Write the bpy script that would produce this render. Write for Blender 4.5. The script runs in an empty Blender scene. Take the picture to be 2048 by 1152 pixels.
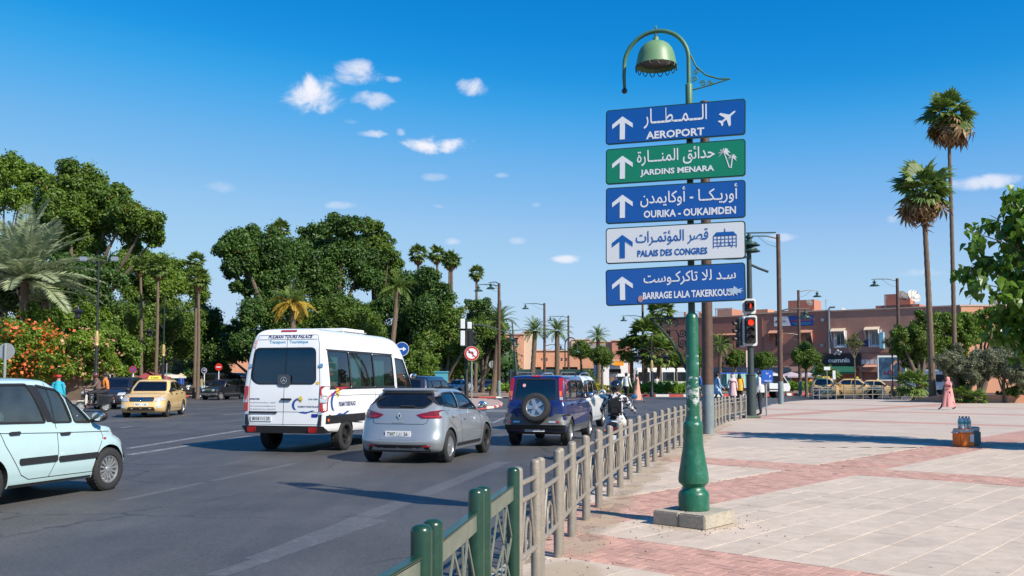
import bpy,bmesh,math,random,unicodedata
import numpy as np
from mathutils import Vector,Matrix
from mathutils.bvhtree import BVHTree
from mathutils.geometry import tessellate_polygon
SC=bpy.context.scene
COL=SC.collection
rnd=random.Random(7)
R=math.radians
# ------------------------------------------------------------------ camera
EYE=1.56
FPX=1820.0
PITCH=math.atan(108/FPX)
cd=bpy.data.cameras.new('camera')
cam=bpy.data.objects.new('camera',cd)
COL.objects.link(cam)
cam.location=(0,0,EYE)
cam.rotation_euler=(math.pi/2+PITCH,0,0)
cd.sensor_width=36
cd.lens=36*FPX/2048
cd.shift_y=74/2048
cd.clip_start=0.1
cd.clip_end=3000
SC.camera=cam
# ------------------------------------------------------------------ light
SUN_AZ=Vector((0.745,-0.667))
SUN_EL=R(38.5)
world=bpy.data.worlds.new('World')
SC.world=world
world.use_nodes=True
wn=world.node_tree
wn.nodes.clear()
def N(tree,kind,**kw):
 n=tree.nodes.new(kind)
 for k,v in kw.items():
  if k.startswith('i_'):
   n.inputs[k[2:].replace('_',' ')].default_value=v
  else:
   setattr(n,k,v)
 return n
sky=N(wn,'ShaderNodeTexSky',sky_type='NISHITA',sun_disc=False)
sky.sun_elevation=SUN_EL
sky.sun_rotation=math.atan2(SUN_AZ.x,SUN_AZ.y)
sky.altitude=450
sky.air_density=0.6
sky.dust_density=0.0
sky.ozone_density=4.0
sc0=N(wn,'ShaderNodeVectorMath',operation='SCALE');sc0.inputs['Scale'].default_value=0.095
wn.links.new(sky.outputs[0],sc0.inputs[0])
hs=N(wn,'ShaderNodeRGBCurve')
SRC=[(.0242,.1022,.287),(.0331,.133,.356),(.0497,.181,.456),(.0931,.283,.631),(.191,.451,.815),(.376,.672,.93),(.644,.888,.97)]
DST=[(0.006543,0.1927,0.5234),(0.04798,0.2835,0.5998),(0.1454,0.3599,0.6252),(0.2726,0.458,0.6434),(0.349,0.4944,0.647),(0.4035,0.5162,0.6434),(0.4362,0.5234,0.6325)]
for c_ in range(3):
 cu_=hs.mapping.curves[c_]
 pts_=[(0.0,0.0)]+[(SRC[i][c_],DST[i][c_])for i in range(7)]
 cu_.points[0].location=pts_[0];cu_.points[1].location=(1.0,DST[6][c_]*1.03)
 for p_ in pts_[1:]:cu_.points.new(*p_)
hs.mapping.update()
hv=N(wn,'ShaderNodeHueSaturation');hv.inputs['Saturation'].default_value=1.22
wn.links.new(sc0.outputs[0],hv.inputs['Color']);wn.links.new(hv.outputs[0],hs.inputs['Color'])
def pix_dir(px,py):
 r=(px-1024)/FPX;u=(650-py)/FPX
 return Vector((r,math.cos(PITCH)-u*math.sin(PITCH),math.sin(PITCH)+u*math.cos(PITCH)))
def build_clouds():
 tc=N(wn,'ShaderNodeTexCoord')
 mp=N(wn,'ShaderNodeMapping');mp.inputs['Scale'].default_value=(1,1,1.7)
 wn.links.new(tc.outputs['Generated'],mp.inputs['Vector'])
 nz=N(wn,'ShaderNodeTexNoise');nz.inputs['Scale'].default_value=17;nz.inputs['Detail'].default_value=8
 nz.inputs['Roughness'].default_value=0.62;nz.inputs['Distortion'].default_value=0.5
 wn.links.new(mp.outputs[0],nz.inputs['Vector'])
 acc=None
 spots=[(622,190,88,44,.95),(722,148,62,30,.72),(738,200,50,24,.6),(940,174,42,22,.75),(880,287,82,22,.95),(740,267,46,11,.8),(703,243,30,9,.45),(802,263,16,12,.5),(1125,518,42,12,.75),(1985,362,85,18,.7),(445,374,40,14,.25),(868,354,34,11,.28),(685,410,40,9,.3),(1006,351,18,7,.25),(1071,410,14,7,.3),(905,484,22,10,.38),(1035,482,26,10,.3),(1560,475,36,9,.38),(878,412,18,7,.3),(1785,438,16,10,.25),(785,158,24,10,.5),(1850,545,60,12,.3)]
 for px,py,a,b,s in spots:
  c=pix_dir(px,py).normalized()
  rt=c.cross(Vector((0,0,1))).normalized();up=rt.cross(c)
  sub=N(wn,'ShaderNodeVectorMath',operation='SUBTRACT');sub.inputs[1].default_value=c
  wn.links.new(tc.outputs['Generated'],sub.inputs[0])
  def dot(v,k):
   d=N(wn,'ShaderNodeVectorMath',operation='DOT_PRODUCT')
   d.inputs[1].default_value=v*(FPX/k)
   wn.links.new(sub.outputs[0],d.inputs[0])
   m=N(wn,'ShaderNodeMath',operation='MULTIPLY')
   wn.links.new(d.outputs['Value'],m.inputs[0]);wn.links.new(d.outputs['Value'],m.inputs[1])
   return m
  q1,q2=dot(rt,a),dot(up,b)
  ad=N(wn,'ShaderNodeMath',operation='ADD')
  wn.links.new(q1.outputs[0],ad.inputs[0]);wn.links.new(q2.outputs[0],ad.inputs[1])
  k=N(wn,'ShaderNodeMath',operation='MULTIPLY_ADD')
  k.inputs[1].default_value=3.4;k.inputs[2].default_value=-1.0
  wn.links.new(nz.outputs[0],k.inputs[0])
  df=N(wn,'ShaderNodeMath',operation='SUBTRACT')
  wn.links.new(k.outputs[0],df.inputs[0]);wn.links.new(ad.outputs[0],df.inputs[1])
  mr=N(wn,'ShaderNodeMapRange',interpolation_type='SMOOTHSTEP')
  mr.inputs['From Min'].default_value=0.0;mr.inputs['From Max'].default_value=1.0
  mr.inputs['To Max'].default_value=s
  wn.links.new(df.outputs[0],mr.inputs['Value'])
  if acc is None:
   acc=mr.outputs[0]
  else:
   mx=N(wn,'ShaderNodeMath',operation='MAXIMUM')
   wn.links.new(acc,mx.inputs[0]);wn.links.new(mr.outputs[0],mx.inputs[1])
   acc=mx.outputs[0]
 return acc
cl=build_clouds()
mixc=N(wn,'ShaderNodeMix',data_type='RGBA')
wn.links.new(cl,mixc.inputs['Factor'])
wn.links.new(hs.outputs[0],mixc.inputs['A'])
mixc.inputs['B'].default_value=(.70,.69,.73,1)
bg=N(wn,'ShaderNodeBackground');bg.inputs['Strength'].default_value=0.10
x10=N(wn,'ShaderNodeVectorMath',operation='SCALE');x10.inputs['Scale'].default_value=10
wn.links.new(mixc.outputs['Result'],x10.inputs[0])
wo=N(wn,'ShaderNodeOutputWorld')
wn.links.new(x10.outputs[0],bg.inputs['Color'])
wn.links.new(bg.outputs[0],wo.inputs['Surface'])
sl=bpy.data.lights.new('sun','SUN');sl.energy=5.0;sl.angle=R(0.53);sl.color=(1.0,0.925,0.79)
so=bpy.data.objects.new('sun',sl);COL.objects.link(so)
sd=Vector((SUN_AZ.x*math.cos(SUN_EL),SUN_AZ.y*math.cos(SUN_EL),math.sin(SUN_EL)))
so.rotation_euler=sd.to_track_quat('Z','Y').to_euler()
so.location=(30,-30,40)
vs=SC.view_settings
vs.view_transform='Standard';vs.look='None';vs.exposure=0.46;vs.gamma=1.0;vs.use_curve_mapping=False
SC.cycles.max_bounces=6;SC.cycles.diffuse_bounces=3;SC.cycles.glossy_bounces=3
SC.cycles.transmission_bounces=4;SC.cycles.transparent_max_bounces=12
SC.cycles.caustics_reflective=False;SC.cycles.caustics_refractive=False
# ------------------------------------------------------------------ places: pixel of the photograph -> world
ROADZ=-0.10
def G(px,py,z=0.0):
 d=pix_dir(px,py);t=(z-EYE)/d.z
 return Vector((d.x*t,d.y*t,z))
def P(px,py,Y):
 d=pix_dir(px,py);t=Y/d.y
 return Vector((d.x*t,Y,EYE+d.z*t))
def X(px,Y,z=0.0):
 return(px-1024)/FPX*Y
def ZP(py,Y,px=1024):
 return P(px,py,Y).z
AX=R(42)
def UVW(u,v,z=0.0):
 return Vector((-math.cos(AX)*u+math.sin(AX)*v,math.sin(AX)*u+math.cos(AX)*v,z))
def toUV(p):
 return(-math.cos(AX)*p[0]+math.sin(AX)*p[1],math.sin(AX)*p[0]+math.cos(AX)*p[1])
# ------------------------------------------------------------------ objects and names
def tag(o,label=None,cat=None,group=None,kind=None):
 if label:o['label']=label
 if cat:o['category']=cat
 if group:o['group']=group
 if kind:o['kind']=kind
 return o
def thing(name,label,cat,loc=(0,0,0),rz=0.0,group=None):
 o=bpy.data.objects.new(name,None);COL.objects.link(o)
 o.location=loc;o.rotation_euler=(0,0,rz);o.empty_display_size=.2
 return tag(o,label,cat,group)
def link(name,me,parent=None,loc=None):
 o=bpy.data.objects.new(name,me);COL.objects.link(o)
 if parent is not None:o.parent=parent
 if loc is not None:o.location=loc
 return o
KIDS={}
def copy_tree(o,parent=None):
 c=o.copy();COL.objects.link(c)
 c.parent=parent
 for ch in o.children:copy_tree(ch,c)
 return c
# ------------------------------------------------------------------ materials
def lin(h):
 if not isinstance(h,str):return tuple(h)
 h=h.lstrip('#');v=[int(h[i:i+2],16)/255 for i in(0,2,4)]
 return tuple(c/12.92 if c<=.04045 else((c+.055)/1.055)**2.4 for c in v)
MATS={}
def mat(name,rgb,rough=.6,metal=0.0,var=.12,scale=6.0,bump=0.0,bscale=None,coat=0.0,tint=None,tintamt=0.0,tscale=1.2,spec=.5,coords='Object',emit=None,estr=0):
 if name in MATS:return MATS[name]
 m=bpy.data.materials.new(name);m.use_nodes=True
 t=m.node_tree;b=t.nodes['Principled BSDF']
 rgb=lin(rgb)
 b.inputs['Roughness'].default_value=rough;b.inputs['Metallic'].default_value=metal
 b.inputs['Specular IOR Level'].default_value=spec
 if coat:b.inputs['Coat Weight'].default_value=coat;b.inputs['Coat Roughness'].default_value=.04
 tc=N(t,'ShaderNodeTexCoord')
 nz=N(t,'ShaderNodeTexNoise');nz.inputs['Scale'].default_value=scale;nz.inputs['Detail'].default_value=5
 t.links.new(tc.outputs[coords],nz.inputs['Vector'])
 mx=N(t,'ShaderNodeMix',data_type='RGBA')
 mx.inputs['A'].default_value=tuple(max(0,c*(1-var))for c in rgb)+(1,)
 mx.inputs['B'].default_value=tuple(c*(1+var)for c in rgb)+(1,)
 t.links.new(nz.outputs[0],mx.inputs['Factor'])
 out=mx.outputs['Result']
 if tint is not None:
  n2=N(t,'ShaderNodeTexNoise');n2.inputs['Scale'].default_value=tscale;n2.inputs['Detail'].default_value=6;n2.inputs['Roughness'].default_value=.7
  t.links.new(tc.outputs[coords],n2.inputs['Vector'])
  mr=N(t,'ShaderNodeMapRange');mr.inputs['From Min'].default_value=.48;mr.inputs['From Max'].default_value=.68;mr.inputs['To Max'].default_value=tintamt
  t.links.new(n2.outputs[0],mr.inputs['Value'])
  m3=N(t,'ShaderNodeMix',data_type='RGBA');m3.inputs['B'].default_value=lin(tint)+(1,)
  t.links.new(mr.outputs[0],m3.inputs['Factor']);t.links.new(out,m3.inputs['A']);out=m3.outputs['Result']
 t.links.new(out,b.inputs['Base Color'])
 if bump:
  n4=N(t,'ShaderNodeTexNoise');n4.inputs['Scale'].default_value=bscale or scale*4;n4.inputs['Detail'].default_value=4
  t.links.new(tc.outputs[coords],n4.inputs['Vector'])
  bp=N(t,'ShaderNodeBump');bp.inputs['Strength'].default_value=bump;bp.inputs['Distance'].default_value=.02
  t.links.new(n4.outputs[0],bp.inputs['Height']);t.links.new(bp.outputs[0],b.inputs['Normal'])
 if emit:
  b.inputs['Emission Color'].default_value=lin(emit)+(1,);b.inputs['Emission Strength'].default_value=estr
 MATS[name]=m
 return m
def glass(name,tintc,density=.5,rough=.02,dust=.012):
 """thin window pane: tinted see-through with a mirror sheen"""
 if name in MATS:return MATS[name]
 m=bpy.data.materials.new(name);m.use_nodes=True
 t=m.node_tree;t.nodes.clear()
 tr=N(t,'ShaderNodeBsdfTransparent');tr.inputs[0].default_value=lin(tintc)+(1,)
 gl=N(t,'ShaderNodeBsdfGlossy');gl.inputs['Roughness'].default_value=rough;gl.inputs[0].default_value=(.9,.95,1,1)
 fr=N(t,'ShaderNodeFresnel');fr.inputs[0].default_value=1.5
 ma=N(t,'ShaderNodeMath',operation='MULTIPLY_ADD');ma.inputs[1].default_value=1.0;ma.inputs[2].default_value=density*.1
 t.links.new(fr.outputs[0],ma.inputs[0])
 mx=N(t,'ShaderNodeMixShader');t.links.new(ma.outputs[0],mx.inputs[0]);t.links.new(tr.outputs[0],mx.inputs[1]);t.links.new(gl.outputs[0],mx.inputs[2])
 df=N(t,'ShaderNodeBsdfDiffuse');df.inputs[0].default_value=(.34,.42,.42,1)
 nz=N(t,'ShaderNodeTexNoise');nz.inputs['Scale'].default_value=3;nz.inputs['Detail'].default_value=6;tc=N(t,'ShaderNodeTexCoord');t.links.new(tc.outputs['Object'],nz.inputs['Vector'])
 dm=N(t,'ShaderNodeMath',operation='MULTIPLY');dm.inputs[1].default_value=dust*2;t.links.new(nz.outputs[0],dm.inputs[0])
 m2=N(t,'ShaderNodeMixShader');t.links.new(dm.outputs[0],m2.inputs[0]);t.links.new(mx.outputs[0],m2.inputs[1]);t.links.new(df.outputs[0],m2.inputs[2])
 o=N(t,'ShaderNodeOutputMaterial');t.links.new(m2.outputs[0],o.inputs[0])
 MATS[name]=m
 return m
def leafmat(name,dark,light,trans=.35,rough=.55,autumn=None,amt=0.0):
 if name in MATS:return MATS[name]
 m=bpy.data.materials.new(name);m.use_nodes=True
 t=m.node_tree;b=t.nodes['Principled BSDF']
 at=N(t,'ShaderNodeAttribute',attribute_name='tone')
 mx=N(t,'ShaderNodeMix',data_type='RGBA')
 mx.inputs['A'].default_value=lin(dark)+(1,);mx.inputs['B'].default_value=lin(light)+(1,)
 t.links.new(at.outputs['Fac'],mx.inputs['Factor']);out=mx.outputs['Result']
 if autumn:
  mr=N(t,'ShaderNodeMath',operation='GREATER_THAN');mr.inputs[1].default_value=1-amt
  t.links.new(at.outputs['Fac'],mr.inputs[0])
  m2=N(t,'ShaderNodeMix',data_type='RGBA');m2.inputs['B'].default_value=lin(autumn)+(1,)
  t.links.new(mr.outputs[0],m2.inputs['Factor']);t.links.new(out,m2.inputs['A']);out=m2.outputs['Result']
 t.links.new(out,b.inputs['Base Color']);b.inputs['Roughness'].default_value=rough
 tl=N(t,'ShaderNodeBsdfTranslucent');t.links.new(out,tl.inputs[0])
 ms=N(t,'ShaderNodeMixShader');ms.inputs[0].default_value=trans
 t.links.new(b.outputs[0],ms.inputs[1]);t.links.new(tl.outputs[0],ms.inputs[2])
 t.links.new(ms.outputs[0],t.nodes['Material Output'].inputs[0])
 MATS[name]=m
 return m
# ------------------------------------------------------------------ mesh builder
def frame_of(d):
 d=Vector(d).normalized()
 a=Vector((0,0,1))if abs(d.z)<.9 else Vector((1,0,0))
 u=d.cross(a).normalized();return u,d.cross(u).normalized(),d
class MB:
 def __init__(s):s.v=[];s.f=[];s.m=[];s.cur=0
 def add(s,vs,fs):
  b=len(s.v);s.v+=[tuple(p)for p in vs];s.f+=[tuple(i+b for i in f)for f in fs];s.m+=[s.cur]*len(fs);return s
 def box(s,c,size,rz=0.0,M=None,taper=1.0):
  x,y,z=(k/2 for k in size);pts=[]
  for sx,sy,sz in((-1,-1,-1),(1,-1,-1),(1,1,-1),(-1,1,-1),(-1,-1,1),(1,-1,1),(1,1,1),(-1,1,1)):
   k=taper if sz>0 else 1.0
   p=Vector((sx*x*k,sy*y*k,sz*z))
   if rz:p=Matrix.Rotation(rz,3,'Z')@p
   if M is not None:p=M@p
   pts.append(p+Vector(c))
  return s.add(pts,[(0,3,2,1),(4,5,6,7),(0,1,5,4),(1,2,6,5),(2,3,7,6),(3,0,4,7)])
 def bevbox(s,c,size,b=.02,rz=0.0):
  bm=bmesh.new();bmesh.ops.create_cube(bm,size=1)
  for v in bm.verts:v.co=Vector((v.co.x*size[0],v.co.y*size[1],v.co.z*size[2]))
  bmesh.ops.bevel(bm,geom=bm.edges[:],offset=b,segments=2,affect='EDGES')
  Mx=Matrix.Rotation(rz,3,'Z')
  bm.verts.index_update()
  s.add([Mx@v.co+Vector(c)for v in bm.verts],[[v.index for v in f.verts]for f in bm.faces]);bm.free();return s
 def tube(s,pts,rad,n=8,caps=True,squash=1.0):
  pts=[Vector(p)for p in pts]
  if not hasattr(rad,'__len__'):rad=[rad]*len(pts)
  vs=[];fs=[];u=None
  for i,p in enumerate(pts):
   d=(pts[min(i+1,len(pts)-1)]-pts[max(i-1,0)]).normalized()
   if u is None:u,w,_=frame_of(d)
   else:
    u=(u-d*u.dot(d));u=u.normalized()if u.length>1e-6 else frame_of(d)[0]
    w=d.cross(u)
   for k in range(n):
    a=2*math.pi*k/n
    vs.append(p+(u*math.cos(a)+w*math.sin(a)*squash)*rad[i])
  for i in range(len(pts)-1):
   for k in range(n):
    k2=(k+1)%n;fs.append((i*n+k,i*n+k2,(i+1)*n+k2,(i+1)*n+k))
  if caps:
   fs.append(tuple(range(n))[::-1]);fs.append(tuple((len(pts)-1)*n+k for k in range(n)))
  return s.add(vs,fs)
 def lathe(s,prof,n=20,o=(0,0,0),axis='z',caps=True):
  o=Vector(o);vs=[];fs=[]
  for r,h in prof:
   for k in range(n):
    a=2*math.pi*k/n;c,q=r*math.cos(a),r*math.sin(a)
    vs.append(o+(Vector((c,q,h))if axis=='z' else Vector((c,h,q))if axis=='y' else Vector((h,c,q))))
  for i in range(len(prof)-1):
   for k in range(n):
    k2=(k+1)%n;f=(i*n+k,i*n+k2,(i+1)*n+k2,(i+1)*n+k)
    fs.append(f if axis!='y' else f[::-1])
  if caps:
   if prof[0][0]>1e-4:fs.append(tuple(range(n))[::-1])
   if prof[-1][0]>1e-4:fs.append(tuple((len(prof)-1)*n+k for k in range(n)))
  return s.add(vs,fs)
 def ball(s,c,r,n=10,m=7,sc=(1,1,1)):
  prof=[(max(1e-5,math.sin(math.pi*i/m))*r,-math.cos(math.pi*i/m)*r)for i in range(m+1)]
  b=len(s.v);s.lathe(prof,n,caps=False)
  for i in range(b,len(s.v)):
   x,y,z=s.v[i];s.v[i]=(x*sc[0]+c[0],y*sc[1]+c[1],z*sc[2]+c[2])
  return s
 def prism(s,pts,O,U,V,t):
  """2D outline pts in the frame O,U,V, thickness t along U x V"""
  O,U,V=Vector(O),Vector(U),Vector(V);W=U.cross(V).normalized()*t;n=len(pts)
  a=[O+U*p[0]+V*p[1]for p in pts]
  tri=tessellate_polygon([[Vector((p[0],p[1],0))for p in pts]])
  area=sum(pts[i][0]*pts[(i+1)%n][1]-pts[(i+1)%n][0]*pts[i][1]for i in range(n))
  fs=[]
  for t3 in tri:
   i,j,k=t3
   ar=(pts[j][0]-pts[i][0])*(pts[k][1]-pts[i][1])-(pts[k][0]-pts[i][0])*(pts[j][1]-pts[i][1])
   if ar<0:i,k=k,i
   fs.append((i+n,j+n,k+n));fs.append((k,j,i))
  for i in range(n):
   j=(i+1)%n
   fs.append((i,j,j+n,i+n)if area>0 else(j,i,i+n,j+n))
  return s.add(a+[p+W for p in a],fs)
 def quad(s,a,b,c,d):return s.add([a,b,c,d],[(0,1,2,3)])
 def mesh(s,name,mats,smooth=None,angle=35):
  me=bpy.data.meshes.new(name);me.from_pydata(s.v,[],s.f)
  for m in(mats if isinstance(mats,(list,tuple))else[mats]):me.materials.append(m)
  if max(s.m,default=0)>0:me.polygons.foreach_set('material_index',s.m)
  if smooth is not False:
   me.polygons.foreach_set('use_smooth',[True]*len(me.polygons));me.set_sharp_from_angle(angle=R(angle))
  me.update();return me
 def build(s,name,mats,parent=None,smooth=None,angle=35,loc=None):
  return link(name,s.mesh(name,mats,smooth,angle),parent,loc)
def np_mesh(name,verts,faces_flat,nper,mats,tone=None,smooth=False,midx=None):
 me=bpy.data.meshes.new(name);nv=len(verts);nf=len(faces_flat)//nper
 me.vertices.add(nv);me.vertices.foreach_set('co',np.asarray(verts,np.float32).ravel())
 me.loops.add(nf*nper);me.loops.foreach_set('vertex_index',np.asarray(faces_flat,np.int32).ravel())
 me.polygons.add(nf);me.polygons.foreach_set('loop_start',np.arange(0,nf*nper,nper,dtype=np.int32))
 for m in mats:me.materials.append(m)
 if midx is not None:me.polygons.foreach_set('material_index',np.asarray(midx,np.int32))
 if smooth:me.polygons.foreach_set('use_smooth',np.ones(nf,bool))
 me.update(calc_edges=True)
 if tone is not None:
  a=me.attributes.new('tone','FLOAT','FACE');a.data.foreach_set('value',np.asarray(tone,np.float32))
 return me
# ------------------------------------------------------------------ lettering (Arabic joined by presentation forms)
_base={}
for _cp in range(0xFE70,0xFEFD):
 _n=unicodedata.decomposition(chr(_cp)).split()
 if len(_n)==2 and _n[0]in('<isolated>','<final>','<initial>','<medial>'):
  _base.setdefault(chr(int(_n[1],16)),{})[_n[0][1:-1]]=chr(_cp)
def arabic(s):
 out=[];i=0;prev=False
 LA={'\u0622':('\ufef5','\ufef6'),'\u0623':('\ufef7','\ufef8'),'\u0625':('\ufef9','\ufefa'),'\u0627':('\ufefb','\ufefc')}
 while i<len(s):
  ch=s[i]
  if ch=='\u0644' and i+1<len(s)and s[i+1]in LA:
   out.append(LA[s[i+1]][1 if prev else 0]);prev=False;i+=2;continue
  if ch=='\u0640':out.append(ch);prev=True;i+=1;continue
  b=_base.get(ch)
  if not b:out.append(ch);prev=False;i+=1;continue
  nxt=i+1<len(s)and(s[i+1]=='\u0640' or s[i+1]in _base)
  if 'medial' in b:
   f='medial' if prev and nxt else 'final' if prev else 'initial' if nxt else 'isolated';prev=nxt
  else:
   f='final' if prev else 'isolated';prev=False
  out.append(b.get(f)or b['isolated']);i+=1
 return ''.join(out[::-1])
_tcache={}
def text2d(body,bold=0.0):
 """flat lettering: points (x, y) with the text's box at 0..w, baseline 0; faces"""
 k=(body,bold)
 if k in _tcache:return _tcache[k]
 cu=bpy.data.curves.new('lettering','FONT');cu.body=body;cu.resolution_u=2;cu.offset=bold
 ob=bpy.data.objects.new('lettering',cu);COL.objects.link(ob);bpy.context.view_layer.update()
 me=ob.to_mesh()
 vs=[(v.co.x,v.co.y)for v in me.vertices];fs=[tuple(p.vertices)for p in me.polygons]
 ob.to_mesh_clear();bpy.data.objects.remove(ob);bpy.data.curves.remove(cu)
 x0=min(v[0]for v in vs);x1=max(v[0]for v in vs);y0=min(v[1]for v in vs);y1=max(v[1]for v in vs)
 _tcache[k]=(vs,fs,(x0,y0,x1,y1));return _tcache[k]
def text_in(mb,body,O,U,V,x0,y0,x1,y1,bold=0.0,lift=0.0):
 """fit lettering into the box x0..x1, y0..y1 of the plane O,U,V"""
 vs,fs,(a,b,c,d)=text2d(body,bold)
 O,U,V=Vector(O),Vector(U),Vector(V);W=U.cross(V).normalized()*lift
 pts=[O+W+U*(x0+(x-a)/(c-a)*(x1-x0))+V*(y0+(y-b)/(d-b)*(y1-y0))for x,y in vs]
 return mb.add(pts,fs)
# ================================================================== ground, road, plaza
def poly_sheet(name,pts,z,m,kind='structure'):
 mb=MB();tri=tessellate_polygon([[Vector((p[0],p[1],0))for p in pts]])
 fs=[]
 for i,j,k in tri:
  ar=(pts[j][0]-pts[i][0])*(pts[k][1]-pts[i][1])-(pts[k][0]-pts[i][0])*(pts[j][1]-pts[i][1])
  fs.append((i,j,k)if ar>0 else(k,j,i))
 mb.add([(p[0],p[1],z)for p in pts],fs)
 o=mb.build(name,m,smooth=False)
 if kind:o['kind']=kind
 return o
def asphalt():
 m=bpy.data.materials.new('asphalt');m.use_nodes=True;t=m.node_tree;b=t.nodes['Principled BSDF']
 tc=N(t,'ShaderNodeTexCoord')
 def noise(scale,detail=6,rough=.6,sc=(1,1,1),rot=0):
  mp=N(t,'ShaderNodeMapping');mp.inputs['Scale'].default_value=sc;mp.inputs['Rotation'].default_value=(0,0,rot)
  t.links.new(tc.outputs['Object'],mp.inputs['Vector'])
  n=N(t,'ShaderNodeTexNoise');n.inputs['Scale'].default_value=scale;n.inputs['Detail'].default_value=detail;n.inputs['Roughness'].default_value=rough
  t.links.new(mp.outputs[0],n.inputs['Vector']);return n
 grain=noise(28,6,.75);big=noise(.35,6);wear=noise(1.3,8,.7,(1.0,.07,1),R(15))
 cr=N(t,'ShaderNodeMix',data_type='RGBA');cr.inputs['A'].default_value=(.044,.044,.047,1);cr.inputs['B'].default_value=(.108,.104,.102,1)
 t.links.new(wear.outputs[0],cr.inputs['Factor'])
 c2=N(t,'ShaderNodeMix',data_type='RGBA',blend_type='MULTIPLY');c2.inputs['Factor'].default_value=1
 mr=N(t,'ShaderNodeMapRange');mr.inputs['From Min'].default_value=.3;mr.inputs['From Max'].default_value=.7;mr.inputs['To Min'].default_value=.72;mr.inputs['To Max'].default_value=1.28
 t.links.new(big.outputs[0],mr.inputs['Value'])
 t.links.new(cr.outputs['Result'],c2.inputs['A']);t.links.new(mr.outputs[0],c2.inputs['B'])
 c3=N(t,'ShaderNodeMix',data_type='RGBA',blend_type='MULTIPLY');c3.inputs['Factor'].default_value=1
 mg=N(t,'ShaderNodeMapRange');mg.inputs['From Min'].default_value=.3;mg.inputs['From Max'].default_value=.7;mg.inputs['To Min'].default_value=.62;mg.inputs['To Max'].default_value=1.42
 t.links.new(grain.outputs[0],mg.inputs['Value']);t.links.new(c2.outputs['Result'],c3.inputs['A']);t.links.new(mg.outputs[0],c3.inputs['B'])
 st=noise(2.2,8,.72);m2=N(t,'ShaderNodeMapRange');m2.inputs['From Min'].default_value=.66;m2.inputs['From Max'].default_value=.78;m2.inputs['To Max'].default_value=.55
 t.links.new(st.outputs[0],m2.inputs['Value'])
 c4=N(t,'ShaderNodeMix',data_type='RGBA');c4.inputs['B'].default_value=(.17,.14,.115,1)
 t.links.new(m2.outputs[0],c4.inputs['Factor']);t.links.new(c3.outputs['Result'],c4.inputs['A'])
 wv=noise(1.5,5,.6);mpc=N(t,'ShaderNodeMix',data_type='RGBA',blend_type='ADD');mpc.inputs['Factor'].default_value=.55
 t.links.new(tc.outputs['Object'],mpc.inputs['A']);t.links.new(wv.outputs['Color'],mpc.inputs['B'])
 vo=N(t,'ShaderNodeTexVoronoi',feature='DISTANCE_TO_EDGE');vo.inputs['Scale'].default_value=.33;t.links.new(mpc.outputs['Result'],vo.inputs['Vector'])
 mk=N(t,'ShaderNodeMapRange');mk.inputs['From Min'].default_value=.004;mk.inputs['From Max'].default_value=.011;mk.inputs['To Min'].default_value=.62;mk.inputs['To Max'].default_value=0;t.links.new(vo.outputs['Distance'],mk.inputs['Value'])
 ms=noise(.22,3);mm=N(t,'ShaderNodeMapRange');mm.inputs['From Min'].default_value=.47;mm.inputs['From Max'].default_value=.55;t.links.new(ms.outputs[0],mm.inputs['Value'])
 mu=N(t,'ShaderNodeMath',operation='MULTIPLY');t.links.new(mk.outputs[0],mu.inputs[0]);t.links.new(mm.outputs[0],mu.inputs[1])
 c5=N(t,'ShaderNodeMix',data_type='RGBA');c5.inputs['B'].default_value=(.022,.022,.024,1);t.links.new(mu.outputs[0],c5.inputs['Factor']);t.links.new(c4.outputs['Result'],c5.inputs['A'])
 br=N(t,'ShaderNodeTexBrick',offset=.37);br.inputs['Scale'].default_value=1;br.inputs['Brick Width'].default_value=17;br.inputs['Row Height'].default_value=3.4;br.inputs['Mortar Size'].default_value=.0
 br.inputs['Color1'].default_value=(.86,.86,.88,1);br.inputs['Color2'].default_value=(1.1,1.09,1.07,1);br.inputs['Mortar'].default_value=(.8,.8,.8,1)
 mpb=N(t,'ShaderNodeMapping');mpb.inputs['Rotation'].default_value=(0,0,R(-75));t.links.new(tc.outputs['Object'],mpb.inputs['Vector']);t.links.new(mpb.outputs[0],br.inputs['Vector'])
 c6=N(t,'ShaderNodeMix',data_type='RGBA',blend_type='MULTIPLY');c6.inputs['Factor'].default_value=.8;t.links.new(c5.outputs['Result'],c6.inputs['A']);t.links.new(br.outputs[0],c6.inputs['B'])
 t.links.new(c6.outputs['Result'],b.inputs['Base Color'])
 rr=N(t,'ShaderNodeMapRange');rr.inputs['To Min'].default_value=.46;rr.inputs['To Max'].default_value=.75
 t.links.new(wear.outputs[0],rr.inputs['Value']);t.links.new(rr.outputs[0],b.inputs['Roughness'])
 bp=N(t,'ShaderNodeBump');bp.inputs['Strength'].default_value=.35;bp.inputs['Distance'].default_value=.01
 t.links.new(grain.outputs[0],bp.inputs['Height']);t.links.new(bp.outputs[0],b.inputs['Normal'])
 return m
M_ASPH=asphalt()
M_EARTH=mat('dusty earth',(.22,.17,.13),.95,scale=.3,var=.25,tint=(.30,.25,.2),tintamt=.6)
poly_sheet('ground',[(-900,-60),(900,-60),(900,1500),(-900,1500)],-.14,M_EARTH)
poly_sheet('road',[(-75,-12),(90,-12),(90,172),(-75,172)],ROADZ,M_ASPH)
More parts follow.
